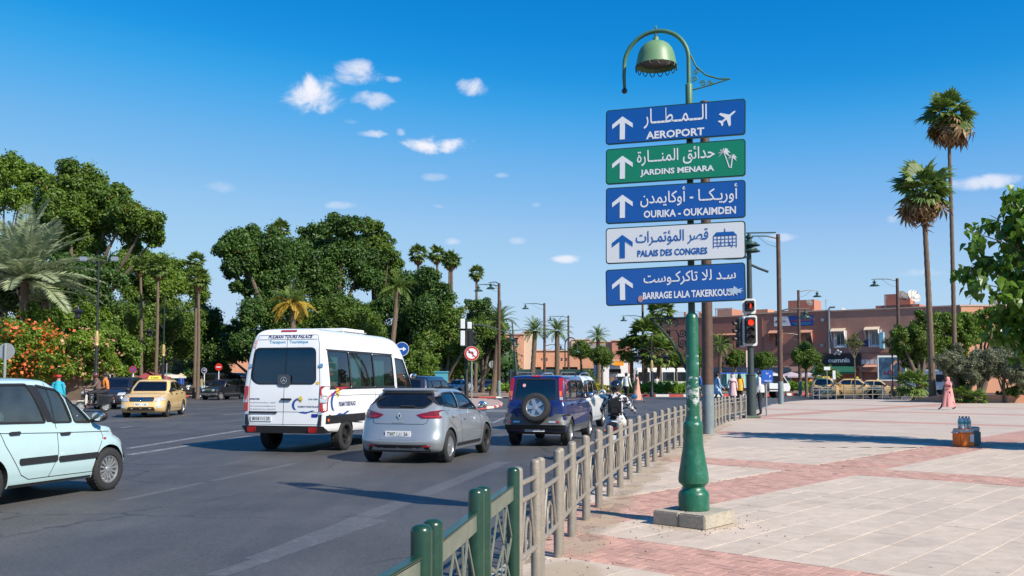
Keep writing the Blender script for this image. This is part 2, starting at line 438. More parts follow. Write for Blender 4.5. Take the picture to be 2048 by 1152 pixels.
def paintmat(name,rgb,cover,alongscale=(1,.15,1)):
 m=bpy.data.materials.new(name);m.use_nodes=True;t=m.node_tree;b=t.nodes['Principled BSDF']
 b.inputs['Base Color'].default_value=lin(rgb)+(1,);b.inputs['Roughness'].default_value=.6
 tc=N(t,'ShaderNodeTexCoord')
 n=N(t,'ShaderNodeTexNoise');n.inputs['Scale'].default_value=7;n.inputs['Detail'].default_value=9;n.inputs['Roughness'].default_value=.75
 t.links.new(tc.outputs['Object'],n.inputs['Vector'])
 mr=N(t,'ShaderNodeMapRange');mr.inputs['From Min'].default_value=.62-cover*.45;mr.inputs['From Max'].default_value=.80-cover*.3;mr.inputs['To Min'].default_value=.12;mr.inputs['To Max'].default_value=min(1,.3+cover*.6)
 t.links.new(n.outputs[0],mr.inputs['Value']);t.links.new(mr.outputs[0],b.inputs['Alpha'])
 return m
M_PAINT=paintmat('worn white road paint',(.5,.51,.53),.55);M_PAINT2=paintmat('nearly gone road paint',(.36,.38,.42),.2)
def marking(a,b,w,m,z=ROADZ+.004):
 a,b=Vector((a[0],a[1],0)),Vector((b[0],b[1],0));d=(b-a).normalized();s=Vector((d.y,-d.x,0))*w/2
 mb=MB();n=max(1,int((b-a).length/2));pts=[a.lerp(b,i/n)for i in range(n+1)]
 for i in range(n):
  mb.quad(*[tuple(q)[:2]+(z,)for q in(pts[i]+s,pts[i+1]+s,pts[i+1]-s,pts[i]-s)])
 o=mb.build('road_marking',m,smooth=False);o['kind']='structure';return o
g=lambda x,y:G(x,y,ROADZ)
for A,B,w,m in[((257,897),(485,860.6),.2,M_PAINT),((257,910),(500,872),.2,M_PAINT),((241,1001),(405,966),.16,M_PAINT2),((425,962),(590,927),.16,M_PAINT2),((520,1119),(1008,924),.3,M_PAINT2),((430,1152),(760,1040),.2,M_PAINT2),((240,856),(265,853),.15,M_PAINT),((445,830),(482,827),.15,M_PAINT),((380,806),(484,802),.2,M_PAINT),((1010,835),(985,846),.15,M_PAINT),((970,838),(1022,838),.2,M_PAINT)]:
 marking(g(*A),g(*B),w,m)
for k in range(6):
 marking(g(975+k*12,824),g(988+k*11,819.5),.5,M_PAINT)
# ------------------------------------------------------------------ plaza
FENCE=[(-.75,2.1),(-.56,3.0),(-.377,3.77),(-.197,5.05),(-.01,6.25),(.19,7.05),(.387,8.0),(.6,9.2),(.834,10.26),(1.075,11.3),(1.34,12.4),(1.62,13.5),(1.89,14.5),(2.2,15.6),(2.48,16.6),(2.86,17.9),(3.5,20.0),(4.35,22.7),(5.35,25.8),(6.5,29.3),(7.75,33.0),(8.5,34.6),(9.35,36.4)]
FENCE=[Vector(p)for p in FENCE]
PL=[(-1.1,-3),(-1.0,1.5)]+[(p.x-.28,p.y)for p in FENCE[1:-1]]+[(9.1,37.2)]
for px,py in((1520,818.5),(1545,809),(1580,803),(1622,800),(1700,798.5),(1790,798),(1880,797),(2300,795)):
 q=G(px,py);PL.append((q.x,q.y))
PL+=[(95,PL[-1][1]),(95,-3)]
def inpoly(x,y,poly):
 c=False;n=len(poly);j=n-1
 for i in range(n):
  xi,yi=poly[i][0],poly[i][1];xj,yj=poly[j][0],poly[j][1]
  if(yi>y)!=(yj>y)and x<(xj-xi)*(y-yi)/(yj-yi)+xi:c=not c
  j=i
 return c
DBANDS=[(5.83,7.06),(17.3,18.5),(-5.7,-4.45)]
EBANDS=[(6.33,7.46),(14.87,16.12),(23.45,24.7),(33.3,34.5),(43.6,44.9),(54,55.2)]
def in_band(u,v):return any(a<=u<=b for a,b in DBANDS)or any(a<=v<=b for a,b in EBANDS)
def plazamat():
 m=bpy.data.materials.new('far paving');m.use_nodes=True;t=m.node_tree;b=t.nodes['Principled BSDF']
 tc=N(t,'ShaderNodeTexCoord');mp=N(t,'ShaderNodeMapping');mp.vector_type='POINT'
 mp.inputs['Rotation'].default_value=(0,0,-(math.pi/2-AX))
 t.links.new(tc.outputs['Object'],mp.inputs['Vector'])
 sp=N(t,'ShaderNodeSeparateXYZ');t.links.new(mp.outputs[0],sp.inputs[0])
 v,u=sp.outputs[0],sp.outputs[1]
 def band(src,a,c):
  x=N(t,'ShaderNodeMath',operation='COMPARE');x.inputs[1].default_value=(a+c)/2;x.inputs[2].default_value=(c-a)/2
  t.links.new(src,x.inputs[0]);return x.outputs[0]
 acc=None
 for s,L in((u,DBANDS),(v,EBANDS)):
  for a,c in L:
   q=band(s,a,c)
   if acc is None:acc=q
   else:
    x=N(t,'ShaderNodeMath',operation='MAXIMUM');t.links.new(acc,x.inputs[0]);t.links.new(q,x.inputs[1]);acc=x.outputs[0]
 bt=N(t,'ShaderNodeTexBrick',offset=.5);bt.inputs['Scale'].default_value=1;bt.inputs['Brick Width'].default_value=.6;bt.inputs['Row Height'].default_value=.395
 bt.inputs['Mortar Size'].default_value=.006;bt.inputs['Color1'].default_value=TILEC[0];bt.inputs['Color2'].default_value=TILEC[1];bt.inputs['Mortar'].default_value=(.36,.29,.22,1)
 t.links.new(mp.outputs[0],bt.inputs['Vector'])
 b2=N(t,'ShaderNodeTexBrick',offset=.5);b2.inputs['Scale'].default_value=1;b2.inputs['Brick Width'].default_value=.2;b2.inputs['Row Height'].default_value=.1
 b2.inputs['Mortar Size'].default_value=.004;b2.inputs['Color1'].default_value=BRICKC[0];b2.inputs['Color2'].default_value=BRICKC[1];b2.inputs['Mortar'].default_value=(.4,.3,.24,1)
 t.links.new(mp.outputs[0],b2.inputs['Vector'])
 mx=N(t,'ShaderNodeMix',data_type='RGBA');t.links.new(acc,mx.inputs['Factor']);t.links.new(bt.outputs[0],mx.inputs['A']);t.links.new(b2.outputs[0],mx.inputs['B'])
 nz=N(t,'ShaderNodeTexNoise');nz.inputs['Scale'].default_value=.5;nz.inputs['Detail'].default_value=9;nz.inputs['Roughness'].default_value=.68
 t.links.new(tc.outputs['Object'],nz.inputs['Vector'])
 mr=N(t,'ShaderNodeMapRange');mr.inputs['From Min'].default_value=.3;mr.inputs['From Max'].default_value=.7;mr.inputs['To Min'].default_value=.86;mr.inputs['To Max'].default_value=1.1
 t.links.new(nz.outputs[0],mr.inputs['Value'])
 m2=N(t,'ShaderNodeMix',data_type='RGBA',blend_type='MULTIPLY');m2.inputs['Factor'].default_value=1
 t.links.new(mx.outputs['Result'],m2.inputs['A']);t.links.new(mr.outputs[0],m2.inputs['B']);t.links.new(m2.outputs['Result'],b.inputs['Base Color'])
 b.inputs['Roughness'].default_value=.7;return m
TILEC=[(.54,.44,.355,1),(.505,.41,.335,1)]
BRICKC=[(.50,.285,.225,1),(.45,.235,.18,1)]
M_FARP=plazamat()
def dusted(name,rgb,var,rough=.72):
 """paving: mottled, sandier where dust gathers (world-scale noise)"""
 m=bpy.data.materials.new(name);m.use_nodes=True;t=m.node_tree;b=t.nodes['Principled BSDF']
 ge=N(t,'ShaderNodeNewGeometry');oi=N(t,'ShaderNodeObjectInfo')
 n1=N(t,'ShaderNodeTexNoise');n1.inputs['Scale'].default_value=5;n1.inputs['Detail'].default_value=9;n1.inputs['Roughness'].default_value=.7
 t.links.new(ge.outputs['Position'],n1.inputs['Vector'])
 isl=N(t,'ShaderNodeMath',operation='MULTIPLY_ADD');isl.inputs[1].default_value=var;isl.inputs[2].default_value=1-var/2
 t.links.new(ge.outputs['Random Per Island'],isl.inputs[0])
 obr=N(t,'ShaderNodeMath',operation='MULTIPLY_ADD');obr.inputs[1].default_value=var*.8;obr.inputs[2].default_value=1-var*.4
 t.links.new(oi.outputs['Random'],obr.inputs[0])
 mm=N(t,'ShaderNodeMath',operation='MULTIPLY');t.links.new(isl.outputs[0],mm.inputs[0]);t.links.new(obr.outputs[0],mm.inputs[1])
 mr=N(t,'ShaderNodeMapRange');mr.inputs['From Min'].default_value=.3;mr.inputs['From Max'].default_value=.7;mr.inputs['To Min'].default_value=.84;mr.inputs['To Max'].default_value=1.13
 t.links.new(n1.outputs[0],mr.inputs['Value'])
 m2=N(t,'ShaderNodeMath',operation='MULTIPLY');t.links.new(mm.outputs[0],m2.inputs[0]);t.links.new(mr.outputs[0],m2.inputs[1])
 hs2=N(t,'ShaderNodeMix',data_type='RGBA',blend_type='MULTIPLY');hs2.inputs['Factor'].default_value=1;hs2.inputs['A'].default_value=tuple(rgb[:3])+(1,)
 t.links.new(m2.outputs[0],hs2.inputs['B'])
 n3=N(t,'ShaderNodeTexNoise');n3.inputs['Scale'].default_value=.8;n3.inputs['Detail'].default_value=8;n3.inputs['Roughness'].default_value=.7
 t.links.new(ge.outputs['Position'],n3.inputs['Vector'])
 m3=N(t,'ShaderNodeMapRange');m3.inputs['From Min'].default_value=.5;m3.inputs['From Max'].default_value=.72;m3.inputs['To Max'].default_value=.55
 t.links.new(n3.outputs[0],m3.inputs['Value'])
 mx=N(t,'ShaderNodeMix',data_type='RGBA');mx.inputs['B'].default_value=(.50,.40,.30,1)
 t.links.new(m3.outputs[0],mx.inputs['Factor']);t.links.new(hs2.outputs['Result'],mx.inputs['A'])
 last=mx.outputs['Result']
 for sc_,r_,k_ in((2.3,.035,.45),(5.5,.05,.6),(.7,.16,.86)):
  vo=N(t,'ShaderNodeTexVoronoi');vo.inputs['Scale'].default_value=sc_;t.links.new(ge.outputs['Position'],vo.inputs['Vector'])
  q=N(t,'ShaderNodeMapRange');q.inputs['From Min'].default_value=r_;q.inputs['From Max'].default_value=r_*1.6;q.inputs['To Min'].default_value=k_;q.inputs['To Max'].default_value=1
  t.links.new(vo.outputs['Distance'],q.inputs['Value']);m9=N(t,'ShaderNodeMix',data_type='RGBA',blend_type='MULTIPLY');m9.inputs['Factor'].default_value=1
  t.links.new(last,m9.inputs['A']);t.links.new(q.outputs[0],m9.inputs['B']);last=m9.outputs['Result']
 t.links.new(last,b.inputs['Base Color'])
 b.inputs['Roughness'].default_value=rough
 n4=N(t,'ShaderNodeTexNoise');n4.inputs['Scale'].default_value=40;n4.inputs['Detail'].default_value=5
 t.links.new(ge.outputs['Position'],n4.inputs['Vector'])
 bp=N(t,'ShaderNodeBump');bp.inputs['Strength'].default_value=.25;bp.inputs['Distance'].default_value=.01
 t.links.new(n4.outputs[0],bp.inputs['Height']);t.links.new(bp.outputs[0],b.inputs['Normal'])
 return m
M_TILE=dusted('pale stone tile',TILEC[0],.17);M_BRICKP=dusted('red paving brick',BRICKC[0],.32)
M_SAND=mat('sandy joint bed',(.27,.20,.14),.95,scale=3,var=.2,bump=.3)
YSPLIT=21.0
nearpoly=[];farpoly=[]
def clip(poly,keep):
 out=[]
 for i in range(len(poly)):
  a,b=poly[i],poly[(i+1)%len(poly)]
  ia,ib=keep(a[1]),keep(b[1])
  if ia:out.append(a)
  if ia!=ib:
   t_=(YSPLIT-a[1])/(b[1]-a[1]);out.append((a[0]+(b[0]-a[0])*t_,YSPLIT))
 return out
plaza=poly_sheet('plaza',clip(PL,lambda y:y<=YSPLIT),-.013,M_SAND)
far_p=poly_sheet('far_paving',clip(PL,lambda y:y>YSPLIT),-.001,M_FARP,None);far_p.parent=plaza
def slab_mesh(name,w,l,h,m,ch=.004):
 mb=MB();a,b=w/2,l/2
 mb.add([(-a,-b,-h),(a,-b,-h),(a,b,-h),(-a,b,-h),(-a,-b,-ch),(a,-b,-ch),(a,b,-ch),(-a,b,-ch),(-a+ch,-b+ch,0),(a-ch,-b+ch,0),(a-ch,b-ch,0),(-a+ch,b-ch,0)],[(8,9,10,11)]+[(i,(i+1)%4,(i+1)%4+4,i+4)for i in range(4)]+[(i+4,(i+1)%4+4,(i+1)%4+8,i+8)for i in range(4)])
 return mb
def pave():
 me_t=slab_mesh('tile',.3895,.5945,.012,M_TILE,.0022).mesh('tile',M_TILE,False)
 me_bu=slab_mesh('brick',.195,.095,.02,M_BRICKP,.0015).mesh('brick',M_BRICKP,False)
 me_bv=slab_mesh('brick',.095,.195,.02,M_BRICKP,.0015).mesh('brick',M_BRICKP,False)
 rot=Matrix(((-math.cos(AX),math.sin(AX),0),(math.sin(AX),math.cos(AX),0),(0,0,1)))
 tiles=[];bricks=[]
 reg=[(p[0]+.02,p[1])for p in PL]
 def ok(p,mx):return p.y<YSPLIT and p.y>2.0 and p.x<.62*p.y+1.2 and inpoly(p.x,p.y,reg)
 for i in range(-32,42):
  u=2.77+.395*(i+.5)
  off=.3 if i%2 else 0.0
  for j in range(-4,50):
   v=.16+off+.6*(j+.5)
   u0,u1,v0,v1=u-.1975,u+.1975,v-.3,v+.3
   segs=[(u0,u1,v0,v1)]
   for a,b in DBANDS:
    ns=[]
    for(c0,c1,d0,d1)in segs:
     if c1<=a or c0>=b:ns.append((c0,c1,d0,d1))
     else:
      if c0<a:ns.append((c0,a,d0,d1))
      if c1>b:ns.append((b,c1,d0,d1))
    segs=ns
   for a,b in EBANDS:
    ns=[]
    for(c0,c1,d0,d1)in segs:
     if d1<=a or d0>=b:ns.append((c0,c1,d0,d1))
     else:
      if d0<a:ns.append((c0,c1,d0,a))
      if d1>b:ns.append((c0,c1,b,d1))
    segs=ns
   for(c0,c1,d0,d1)in segs:
    if c1-c0<.04 or d1-d0<.04:continue
    p=UVW((c0+c1)/2,(d0+d1)/2)
    if ok(p,.6):tiles.append((p,(c1-c0-.006)/.3895,(d1-d0-.005)/.5945))
 def herring(a0,a1,b0,b1,test):
  ni=int((a1-a0)/.1)+4;nj=int((b1-b0)/.1)+4
  for j in range(-2,nj):
   for k in range(-2,ni//4+3):
    for kind in(0,1):
     if kind==0:cu0=(j%4+4*k)*.1;r=(cu0,cu0+.2,j*.1,j*.1+.1)
     else:cu0=((j+3)%4+4*k)*.1;r=(cu0,cu0+.1,j*.1,j*.1+.2)
     c0,c1,d0,d1=max(a0,a0+r[0]),min(a1,a0+r[1]),max(b0,b0+r[2]),min(b1,b0+r[3])
     if c1-c0<.03 or d1-d0<.03:continue
     p=UVW((c0+c1)/2,(d0+d1)/2)
     if not test((c0+c1)/2,(d0+d1)/2)or not ok(p,.6):continue
     if kind==0:bricks.append((p,me_bu,(c1-c0-.005)/.195,(d1-d0-.005)/.095))
     else:bricks.append((p,me_bv,(c1-c0-.005)/.095,(d1-d0-.005)/.195))
 for a,b in EBANDS[:3]:herring(-8,12,a,b,lambda u,v:True)
 for a,b in DBANDS:herring(a,b,0,26,lambda u,v:not any(q<=v<=w for q,w in EBANDS))
 tiles.sort(key=lambda t:t[0].y);bricks.sort(key=lambda t:t[0].y)
 vis=lambda p:p.y>6.3 and 1024+p.x/p.y*FPX<2060
 def lay(items,me_of,name):
  near=[];rest=MB()
  for it in items:
   p=it[0].copy();me,sx,sy=me_of(it)
   p.z=rnd.uniform(-.0022,.0012);tl=(rnd.gauss(0,.0025),rnd.gauss(0,.0025))
   Mt=Matrix.Translation(p)@(rot.to_4x4())@Matrix.Rotation(tl[0],4,'X')@Matrix.Rotation(tl[1],4,'Y')@Matrix.Diagonal((sx,sy,1,1))
   if vis(p)and len(near)<296:
    o=link(name,me,plaza);o.matrix_local=Mt;near.append(o)
   else:
    rest.add([Mt@v.co for v in me.vertices],[tuple(f.vertices)[::-1]for f in me.polygons])
  return rest
 r1=lay(tiles,lambda t:(me_t,t[1],t[2]),'tile').build('distant_tiles',M_TILE,plaza,False);r1['kind']='stuff'
 r2=lay(bricks,lambda t:(t[1],t[2],t[3]),'brick').build('distant_bricks',M_BRICKP,plaza,False);r2['kind']='stuff'
 print('tiles',len(tiles),'bricks',len(bricks))
pave()
# kerbs ------------------------------------------------------------
M_KERB=mat('grey kerb concrete',(.34,.31,.28),.85,scale=9,var=.2,bump=.4)
M_KRED=mat('red kerb paint',(.52,.055,.035),.55,scale=5,var=.2,tint=(.4,.2,.15),tintamt=.4)
M_KWHT=mat('white kerb paint',(.68,.66,.62),.55,scale=5,var=.12,tint=(.4,.36,.3),tintamt=.4)
def resample(pts,step):
 pts=[Vector((p[0],p[1]))for p in pts];out=[pts[0]];need=step
 for a,b in zip(pts,pts[1:]):
  L=(b-a).length;d=0
  while L-d>=need:
   d+=need;out.append(a.lerp(b,d/L));need=step
  need-=(L-d)
 return out
KM={}
def kerb(path,step,mats_,parent,top=.02,w=.18):
 pts=resample(path,step)
 for i,(a,b)in enumerate(zip(pts,pts[1:])):
  m=mats_[i%len(mats_)];key=(m.name,round(step,2),top);hh=max(.16,top+.14)
  if key not in KM:KM[key]=MB().bevbox((0,0,0),(step-.02,w,hh),.02).mesh('kerbstone',m,angle=50)
  o=link('kerbstone',KM[key],parent);d=b-a
  o.location=((a.x+b.x)/2,(a.y+b.y)/2,top-hh/2);o.rotation_euler=(0,0,math.atan2(d.y,d.x))
kerb([(p.x-.33,p.y)for p in FENCE]+[(9.0,37.3)]+[(p[0],p[1])for p in PL[len(FENCE)+1:len(FENCE)+7]],1.0,[M_KERB],plaza,.005)
M_ISL=mat('island earth',(.24,.17,.13),.95,scale=1.2,var=.25)
M_ISLP=mat('island pinkish paving',(.40,.29,.25),.85,scale=2.5,var=.15)
def island(name,pix,closed_kerb,m,cols,top=.02,step=1.0):
 pts=[G(x,y,ROADZ)for x,y in pix]
 o=poly_sheet(name,[(p.x,p.y)for p in pts],top-.01,m)
 kerb([pts[i]for i in closed_kerb],step,cols,o,top)
 return o
isl1=island('traffic_island',[(560,826),(760,826),(960,818.5),(985,816.5),(1000,812.5),(1003,808),(992,802.5),(960,799),(760,799),(560,799)],[1,2,3,4,5,6,7],M_ISLP,[M_KRED,M_KWHT],step=1.15)
isl2=island('traffic_island',[(860,794),(960,796),(1020,796),(1052,794),(1060,789),(1030,785),(960,784),(860,784)],[0,1,2,3,4,5],M_ISL,[M_KRED,M_KRED,M_KWHT],step=1.6)
isl3=island('traffic_island',[(1175,789),(1215,791.5),(1290,793.5),(1430,793.5),(1530,792.5),(1600,790.5),(1645,788),(1680,784),(1690,779),(1500,776.5),(1300,776.5),(1200,779)],[0,1,2,3,4,5,6,7],M_ISL,[M_KRED,M_KWHT],top=.12,step=1.3)
lp=[(-1500,830),(-200,822),(0,817),(160,813),(226,812),(234,806),(240,799),(420,792),(486,789),(600,786),(700,781),(700,778),(-1500,778)]
pv=poly_sheet('pavement',[tuple(G(x,y,ROADZ))[:2]for x,y in lp],.015,mat('reddish far paving',(.36,.27,.235),.85,scale=1.5,var=.18))
kerb([G(x,y,ROADZ)for x,y in lp[1:9]],1.2,[M_KRED,M_KWHT],pv,.02)
# ------------------------------------------------------------------ railing panels between road and plaza
M_FGREY=mat('weathered grey-beige rail paint',(.225,.20,.17),.5,scale=14,var=.14,bump=.15,tint=(.34,.28,.21),tintamt=.7,tscale=9,metal=.1)
M_FGREEN=mat('dark green rail paint',(.009,.040,.023),.3,scale=10,var=.25,tint=(.03,.075,.05),tintamt=.5,tscale=6,coat=.12)
M_FGREEN2=mat('sun-bleached olive green rail paint',(.13,.15,.115),.45,scale=10,var=.2,tint=(.2,.2,.16),tintamt=.6,tscale=5)
M_CAPW=mat('flaking white paint',(.72,.72,.70),.5,scale=20,var=.2,tint=(.3,.3,.3),tintamt=.8,tscale=14)
def postmesh(m,r,h,name='post'):
 mb=MB();mb.lathe([(r,0),(r,h-.018),(r*.93,h-.006),(r*.72,h+.004),(r*.35,h+.009),(.0001,h+.010)],20)
 for f in range(2):pass
 return mb.mesh(name,m,angle=40)
PM_GREY=postmesh(M_FGREY,.040,.93);PM_GREEN=postmesh(M_FGREEN,.045,.95)
def barmesh(name,L,r,m):
 return MB().tube([(0,0,0),(L,0,0)],r,10).mesh(name,m)
PANEL_L=.95
GREEN_L=1.07
BAR={k:barmesh('rail',PANEL_L-.08,r,M_FGREY)for k,r in(('top',.019),('low',.022))}
def braces_grey():
 out=[];L=PANEL_L-.09
 for s in(0,1):
  f=(lambda x:x)if s==0 else(lambda x:L-x)
  out.append(MB().tube([(f(.10),0,.30),(f(.30),0,.69)],.013,8).mesh('brace',M_FGREY))
 arch=[(L/2-.12,0,.30),(L/2-.12,0,.44),(L/2-.09,0,.50),(L/2,0,.54),(L/2+.09,0,.50),(L/2+.12,0,.44),(L/2+.12,0,.30)]
 out.append(MB().tube(arch,.013,8).mesh('arch',M_FGREY));return out
BR_GREY=braces_grey()
def seg_mesh(a,b,w,t,m):
 a,b=Vector(a),Vector(b);d=b-a;n=Vector((-d.z,0,d.x)).normalized()*w/2;mb=MB();y=Vector((0,t/2,0))
 P8=[a-n-y,a+n-y,b+n-y,b-n-y,a-n+y,a+n+y,b+n+y,b-n+y]
 mb.add(P8,[(0,1,2,3),(7,6,5,4),(0,4,5,1),(1,5,6,2),(2,6,7,3),(3,7,4,0)])
 return mb.mesh('lattice_bar',m,False)
def lattice():
 L=GREEN_L-.09;r2=random.Random(3);out=[]
 cols=[.02+L*i/5.0 for i in range(6)];cols[-1]=L-.02
 rows=[.14,.30,.47,.70]
 pts=[[(cols[i]+(r2.uniform(-.05,.05)if 0<i<5 else 0),0,rows[j]+(r2.uniform(-.05,.05)if 0<j<3 else 0))for j in range(4)]for i in range(6)]
 for i in range(5):
  for j in range(3):
   if(i+j)%2:out.append(seg_mesh(pts[i][j],pts[i+1][j+1],.022,.008,M_FGREEN2))
   else:out.append(seg_mesh(pts[i+1][j],pts[i][j+1],.022,.008,M_FGREEN2))
   if r2.random()<.45 and 0<i:out.append(seg_mesh(pts[i][j],pts[i][j+1],.018,.008,M_FGREEN2))
 return out
LATT=lattice()
GBOARD=MB().bevbox((0,0,0),(GREEN_L-.09,.022,.10),.006).mesh('top_board',M_FGREEN2,angle=50)
GCAP=MB().bevbox((0,0,0),(GREEN_L-.09,.05,.014),.005).mesh('handrail',M_FGREEN,angle=50)
GLOW=MB().bevbox((0,0,0),(GREEN_L-.09,.022,.05),.006).mesh('bottom_rail',M_FGREEN2,angle=50)
def along(path,s):
 for a,b in zip(path,path[1:]):
  L=(b-a).length
  if s<=L:return a.lerp(b,s/L)
  s-=L
 return path[-1]+(path[-1]-path[-2]).normalized()*s
def railing():
 ordn=ORD
 total=sum((b-a).length for a,b in zip(FENCE,FENCE[1:]))
 def s_at(y):
  q=0
  for a,b in zip(FENCE,FENCE[1:]):
   if b.y>=y:return q+(b-a).length*(y-a.y)/(b.y-a.y)
   q+=(b-a).length
  return q
 plan=[(s_at(y1)-GREEN_L,GREEN_L,True)for y1 in(3.80,5.06,6.32)]+[(s_at(6.43),.62,False)]
 s=s_at(7.17)
 while s+1.0<total:plan.append((s,PANEL_L,False));s+=1.055
 labs=['dark green railing panel nearest the camera, cut off by the bottom edge','middle one of the three dark green lattice railing panels','green lattice railing panel that adjoins the grey-beige railing']
 for i,(s,L,green)in enumerate(plan):
  a=along(FENCE,s);b=along(FENCE,s+L);d=b-a;rz=math.atan2(d.y,d.x);k=i-3
  lab=labs[i]if green else('short grey-beige railing panel that adjoins the green railing' if k==0 else 'grey-beige railing panel, %s full one counted from the green railing'%ordn[k-1])
  t=thing('railing_panel',lab,'railing',(a.x,a.y,0),rz,'railing panels along the road edge');f=1.0 if green else L/PANEL_L
  for xx in(0,L):
   o=link('post',PM_GREEN if green else PM_GREY,t,(xx,0,0));o.rotation_euler=(rnd.gauss(0,.006),0,rnd.uniform(0,6));o.scale=(1,1,rnd.uniform(.985,1.012))
  if green:
   link('handrail',GCAP,t,(L/2,0,.84));link('top_board',GBOARD,t,(L/2,0,.78));link('bottom_rail',GLOW,t,(L/2,0,.12))
   for me in LATT:link('lattice_bar',me,t,(.045,0,.02))
  else:
   for me,z in((BAR['top'],.815),(BAR['top'],.69),(BAR['low'],.29)):o=link('rail',me,t,(.04,0,z));o.scale=(f if f<1 else 1,1,1)
   for me in BR_GREY:o=link(me.name.split('.')[0],me,t,(.045,0,0));o.scale=(f,1,1)
  t.rotation_euler=(0,rnd.gauss(0,.004),rz)
ORD='first second third fourth fifth sixth seventh eighth ninth tenth eleventh twelfth thirteenth fourteenth fifteenth sixteenth seventeenth eighteenth nineteenth twentieth'.split()
ORD+=['twenty-'+o for o in ORD[:9]]+['thirtieth']+['thirty-'+o for o in ORD[:9]]
railing()
# ================================================================== vehicles
M_TYRE=mat('tyre rubber',(.022,.022,.024),.85,scale=30,var=.3,bump=.3)
M_TRIM=mat('black car trim',(.018,.018,.02),.5,scale=20,var=.2)
M_INT=mat('dark car interior',(.035,.036,.04),.8,scale=9,var=.25)
M_CHROME=mat('chrome',(.72,.72,.74),.12,metal=1,var=.03)
M_RIMS=mat('silver wheel paint',(.46,.47,.48),.32,metal=.7,var=.08,scale=20)
M_RIMD=mat('dark steel wheel',(.03,.03,.032),.5,metal=.4,var=.1)
M_UNDER=mat('grimy underbody',(.012,.012,.013),.9,scale=9,var=.4)
M_GLS=glass('car window glass','9fc0bd')
M_GLD=glass('dark car window glass','46555c')
M_GLX=glass('very dark car glass','1d272c',.8)
M_RED=mat('red tail light',(.38,.012,.014),.12,var=.1,scale=30,coat=1)
M_REDD=mat('deep red tail light',(.16,.004,.006),.12,var=.2,scale=30,coat=1)
M_ORANGE=mat('orange indicator',(.75,.16,.02),.15,var=.1,coat=1)
M_CLEAR=mat('clear headlight lens',(.62,.64,.66),.08,var=.25,scale=22,metal=.4,coat=1)
M_PLATE=mat('white number plate',(.70,.71,.72),.4,var=.03)
M_INK=mat('black plate lettering',(.012,.012,.015),.5,var=.02)
def paint(name,rgb,metal=0.0,rough=.34,dirt=.2):
 return mat(name,rgb,rough,metal,var=.04,scale=2.5,coat=.8,tint=(.32,.27,.21),tintamt=dirt*.5,tscale=2.2)
def cmr(p0,p1,p2,p3,t):
 return 0.5*((2*p1)+(-p0+p2)*t+(2*p0-5*p1+4*p2-p3)*t*t+(-p0+3*p1-3*p2+p3)*t**3)
def hull(layers,sub=3,K=7,S=9,ex=3.2,bow=.03):
 """layers bottom to top: (x rear, z rear, x front, z front, half width, rear corner depth, front corner depth, crown)"""
 rings=[]
 for(xr,zr,xf,zf,w,dr,df,cr)in layers:
  pts=[]
  L=xf-xr
  for i in range(K):
   th=math.pi/2*i/K
   y=w*(math.sin(th)**(2/ex)if i else 0);x=xr+dr*(1-math.cos(th)**(2/ex))
   pts.append((x,y))
  for i in range(S+1):
   x=xr+dr+(L-dr-df)*i/S
   pts.append((x,w))
  for i in range(K):
   th=math.pi/2*(1-(i+1)/K)
   y=w*(math.sin(th)**(2/ex)if th>1e-6 else 0);x=xf-df*(1-math.cos(th)**(2/ex))
   pts.append((x,y))
  ring=[]
  mid=(xr+xf)/2;hl=max(.01,L/2)
  for x,y in pts:
   t=(x-xr)/max(L,1e-6);z=zr+(zf-zr)*t-cr*(y/w)**2
   y2=y*(1-bow*((x-mid)/hl)**2)
   ring.append((x,y2,z))
  rings.append(np.array(ring))
 fine=[]
 n=len(rings)
 for i in range(n-1):
  p0,p1,p2,p3=rings[max(i-1,0)],rings[i],rings[i+1],rings[min(i+2,n-1)]
  for k in range(sub):fine.append(cmr(p0,p1,p2,p3,k/sub))
 fine.append(rings[-1])
 m=len(fine[0]);vs=[];fs=[]
 full=[]
 for r in fine:
  right=[tuple(p)for p in r];left=[(p[0],-p[1],p[2])for p in r[1:-1]][::-1]
  full.append(right+left)
 M2=len(full[0])
 for r in full:vs+=r
 for i in range(len(full)-1):
  for k in range(M2):
   k2=(k+1)%M2;fs.append((i*M2+k,i*M2+k2,(i+1)*M2+k2,(i+1)*M2+k))
 def cap(base,flip):
  h=m
  R_=[base+k for k in range(h)];L_=[base]+[base+M2-k for k in range(1,h-1)]+[base+h-1]
  for k in range(h-1):
   q=[R_[k],R_[k+1],L_[k+1],L_[k]]
   q2=[]
   for a in q:
    if a not in q2:q2.append(a)
   if len(q2)>2:fs.append(tuple(q2)if flip else tuple(q2[::-1]))
 cap(0,False);cap((len(full)-1)*M2,True)
 bm=bmesh.new()
 bv=[bm.verts.new(v)for v in vs]
 for f in fs:
  try:bm.faces.new([bv[i]for i in f])
  except ValueError:pass
 bmesh.ops.recalc_face_normals(bm,faces=bm.faces[:])
 return bm
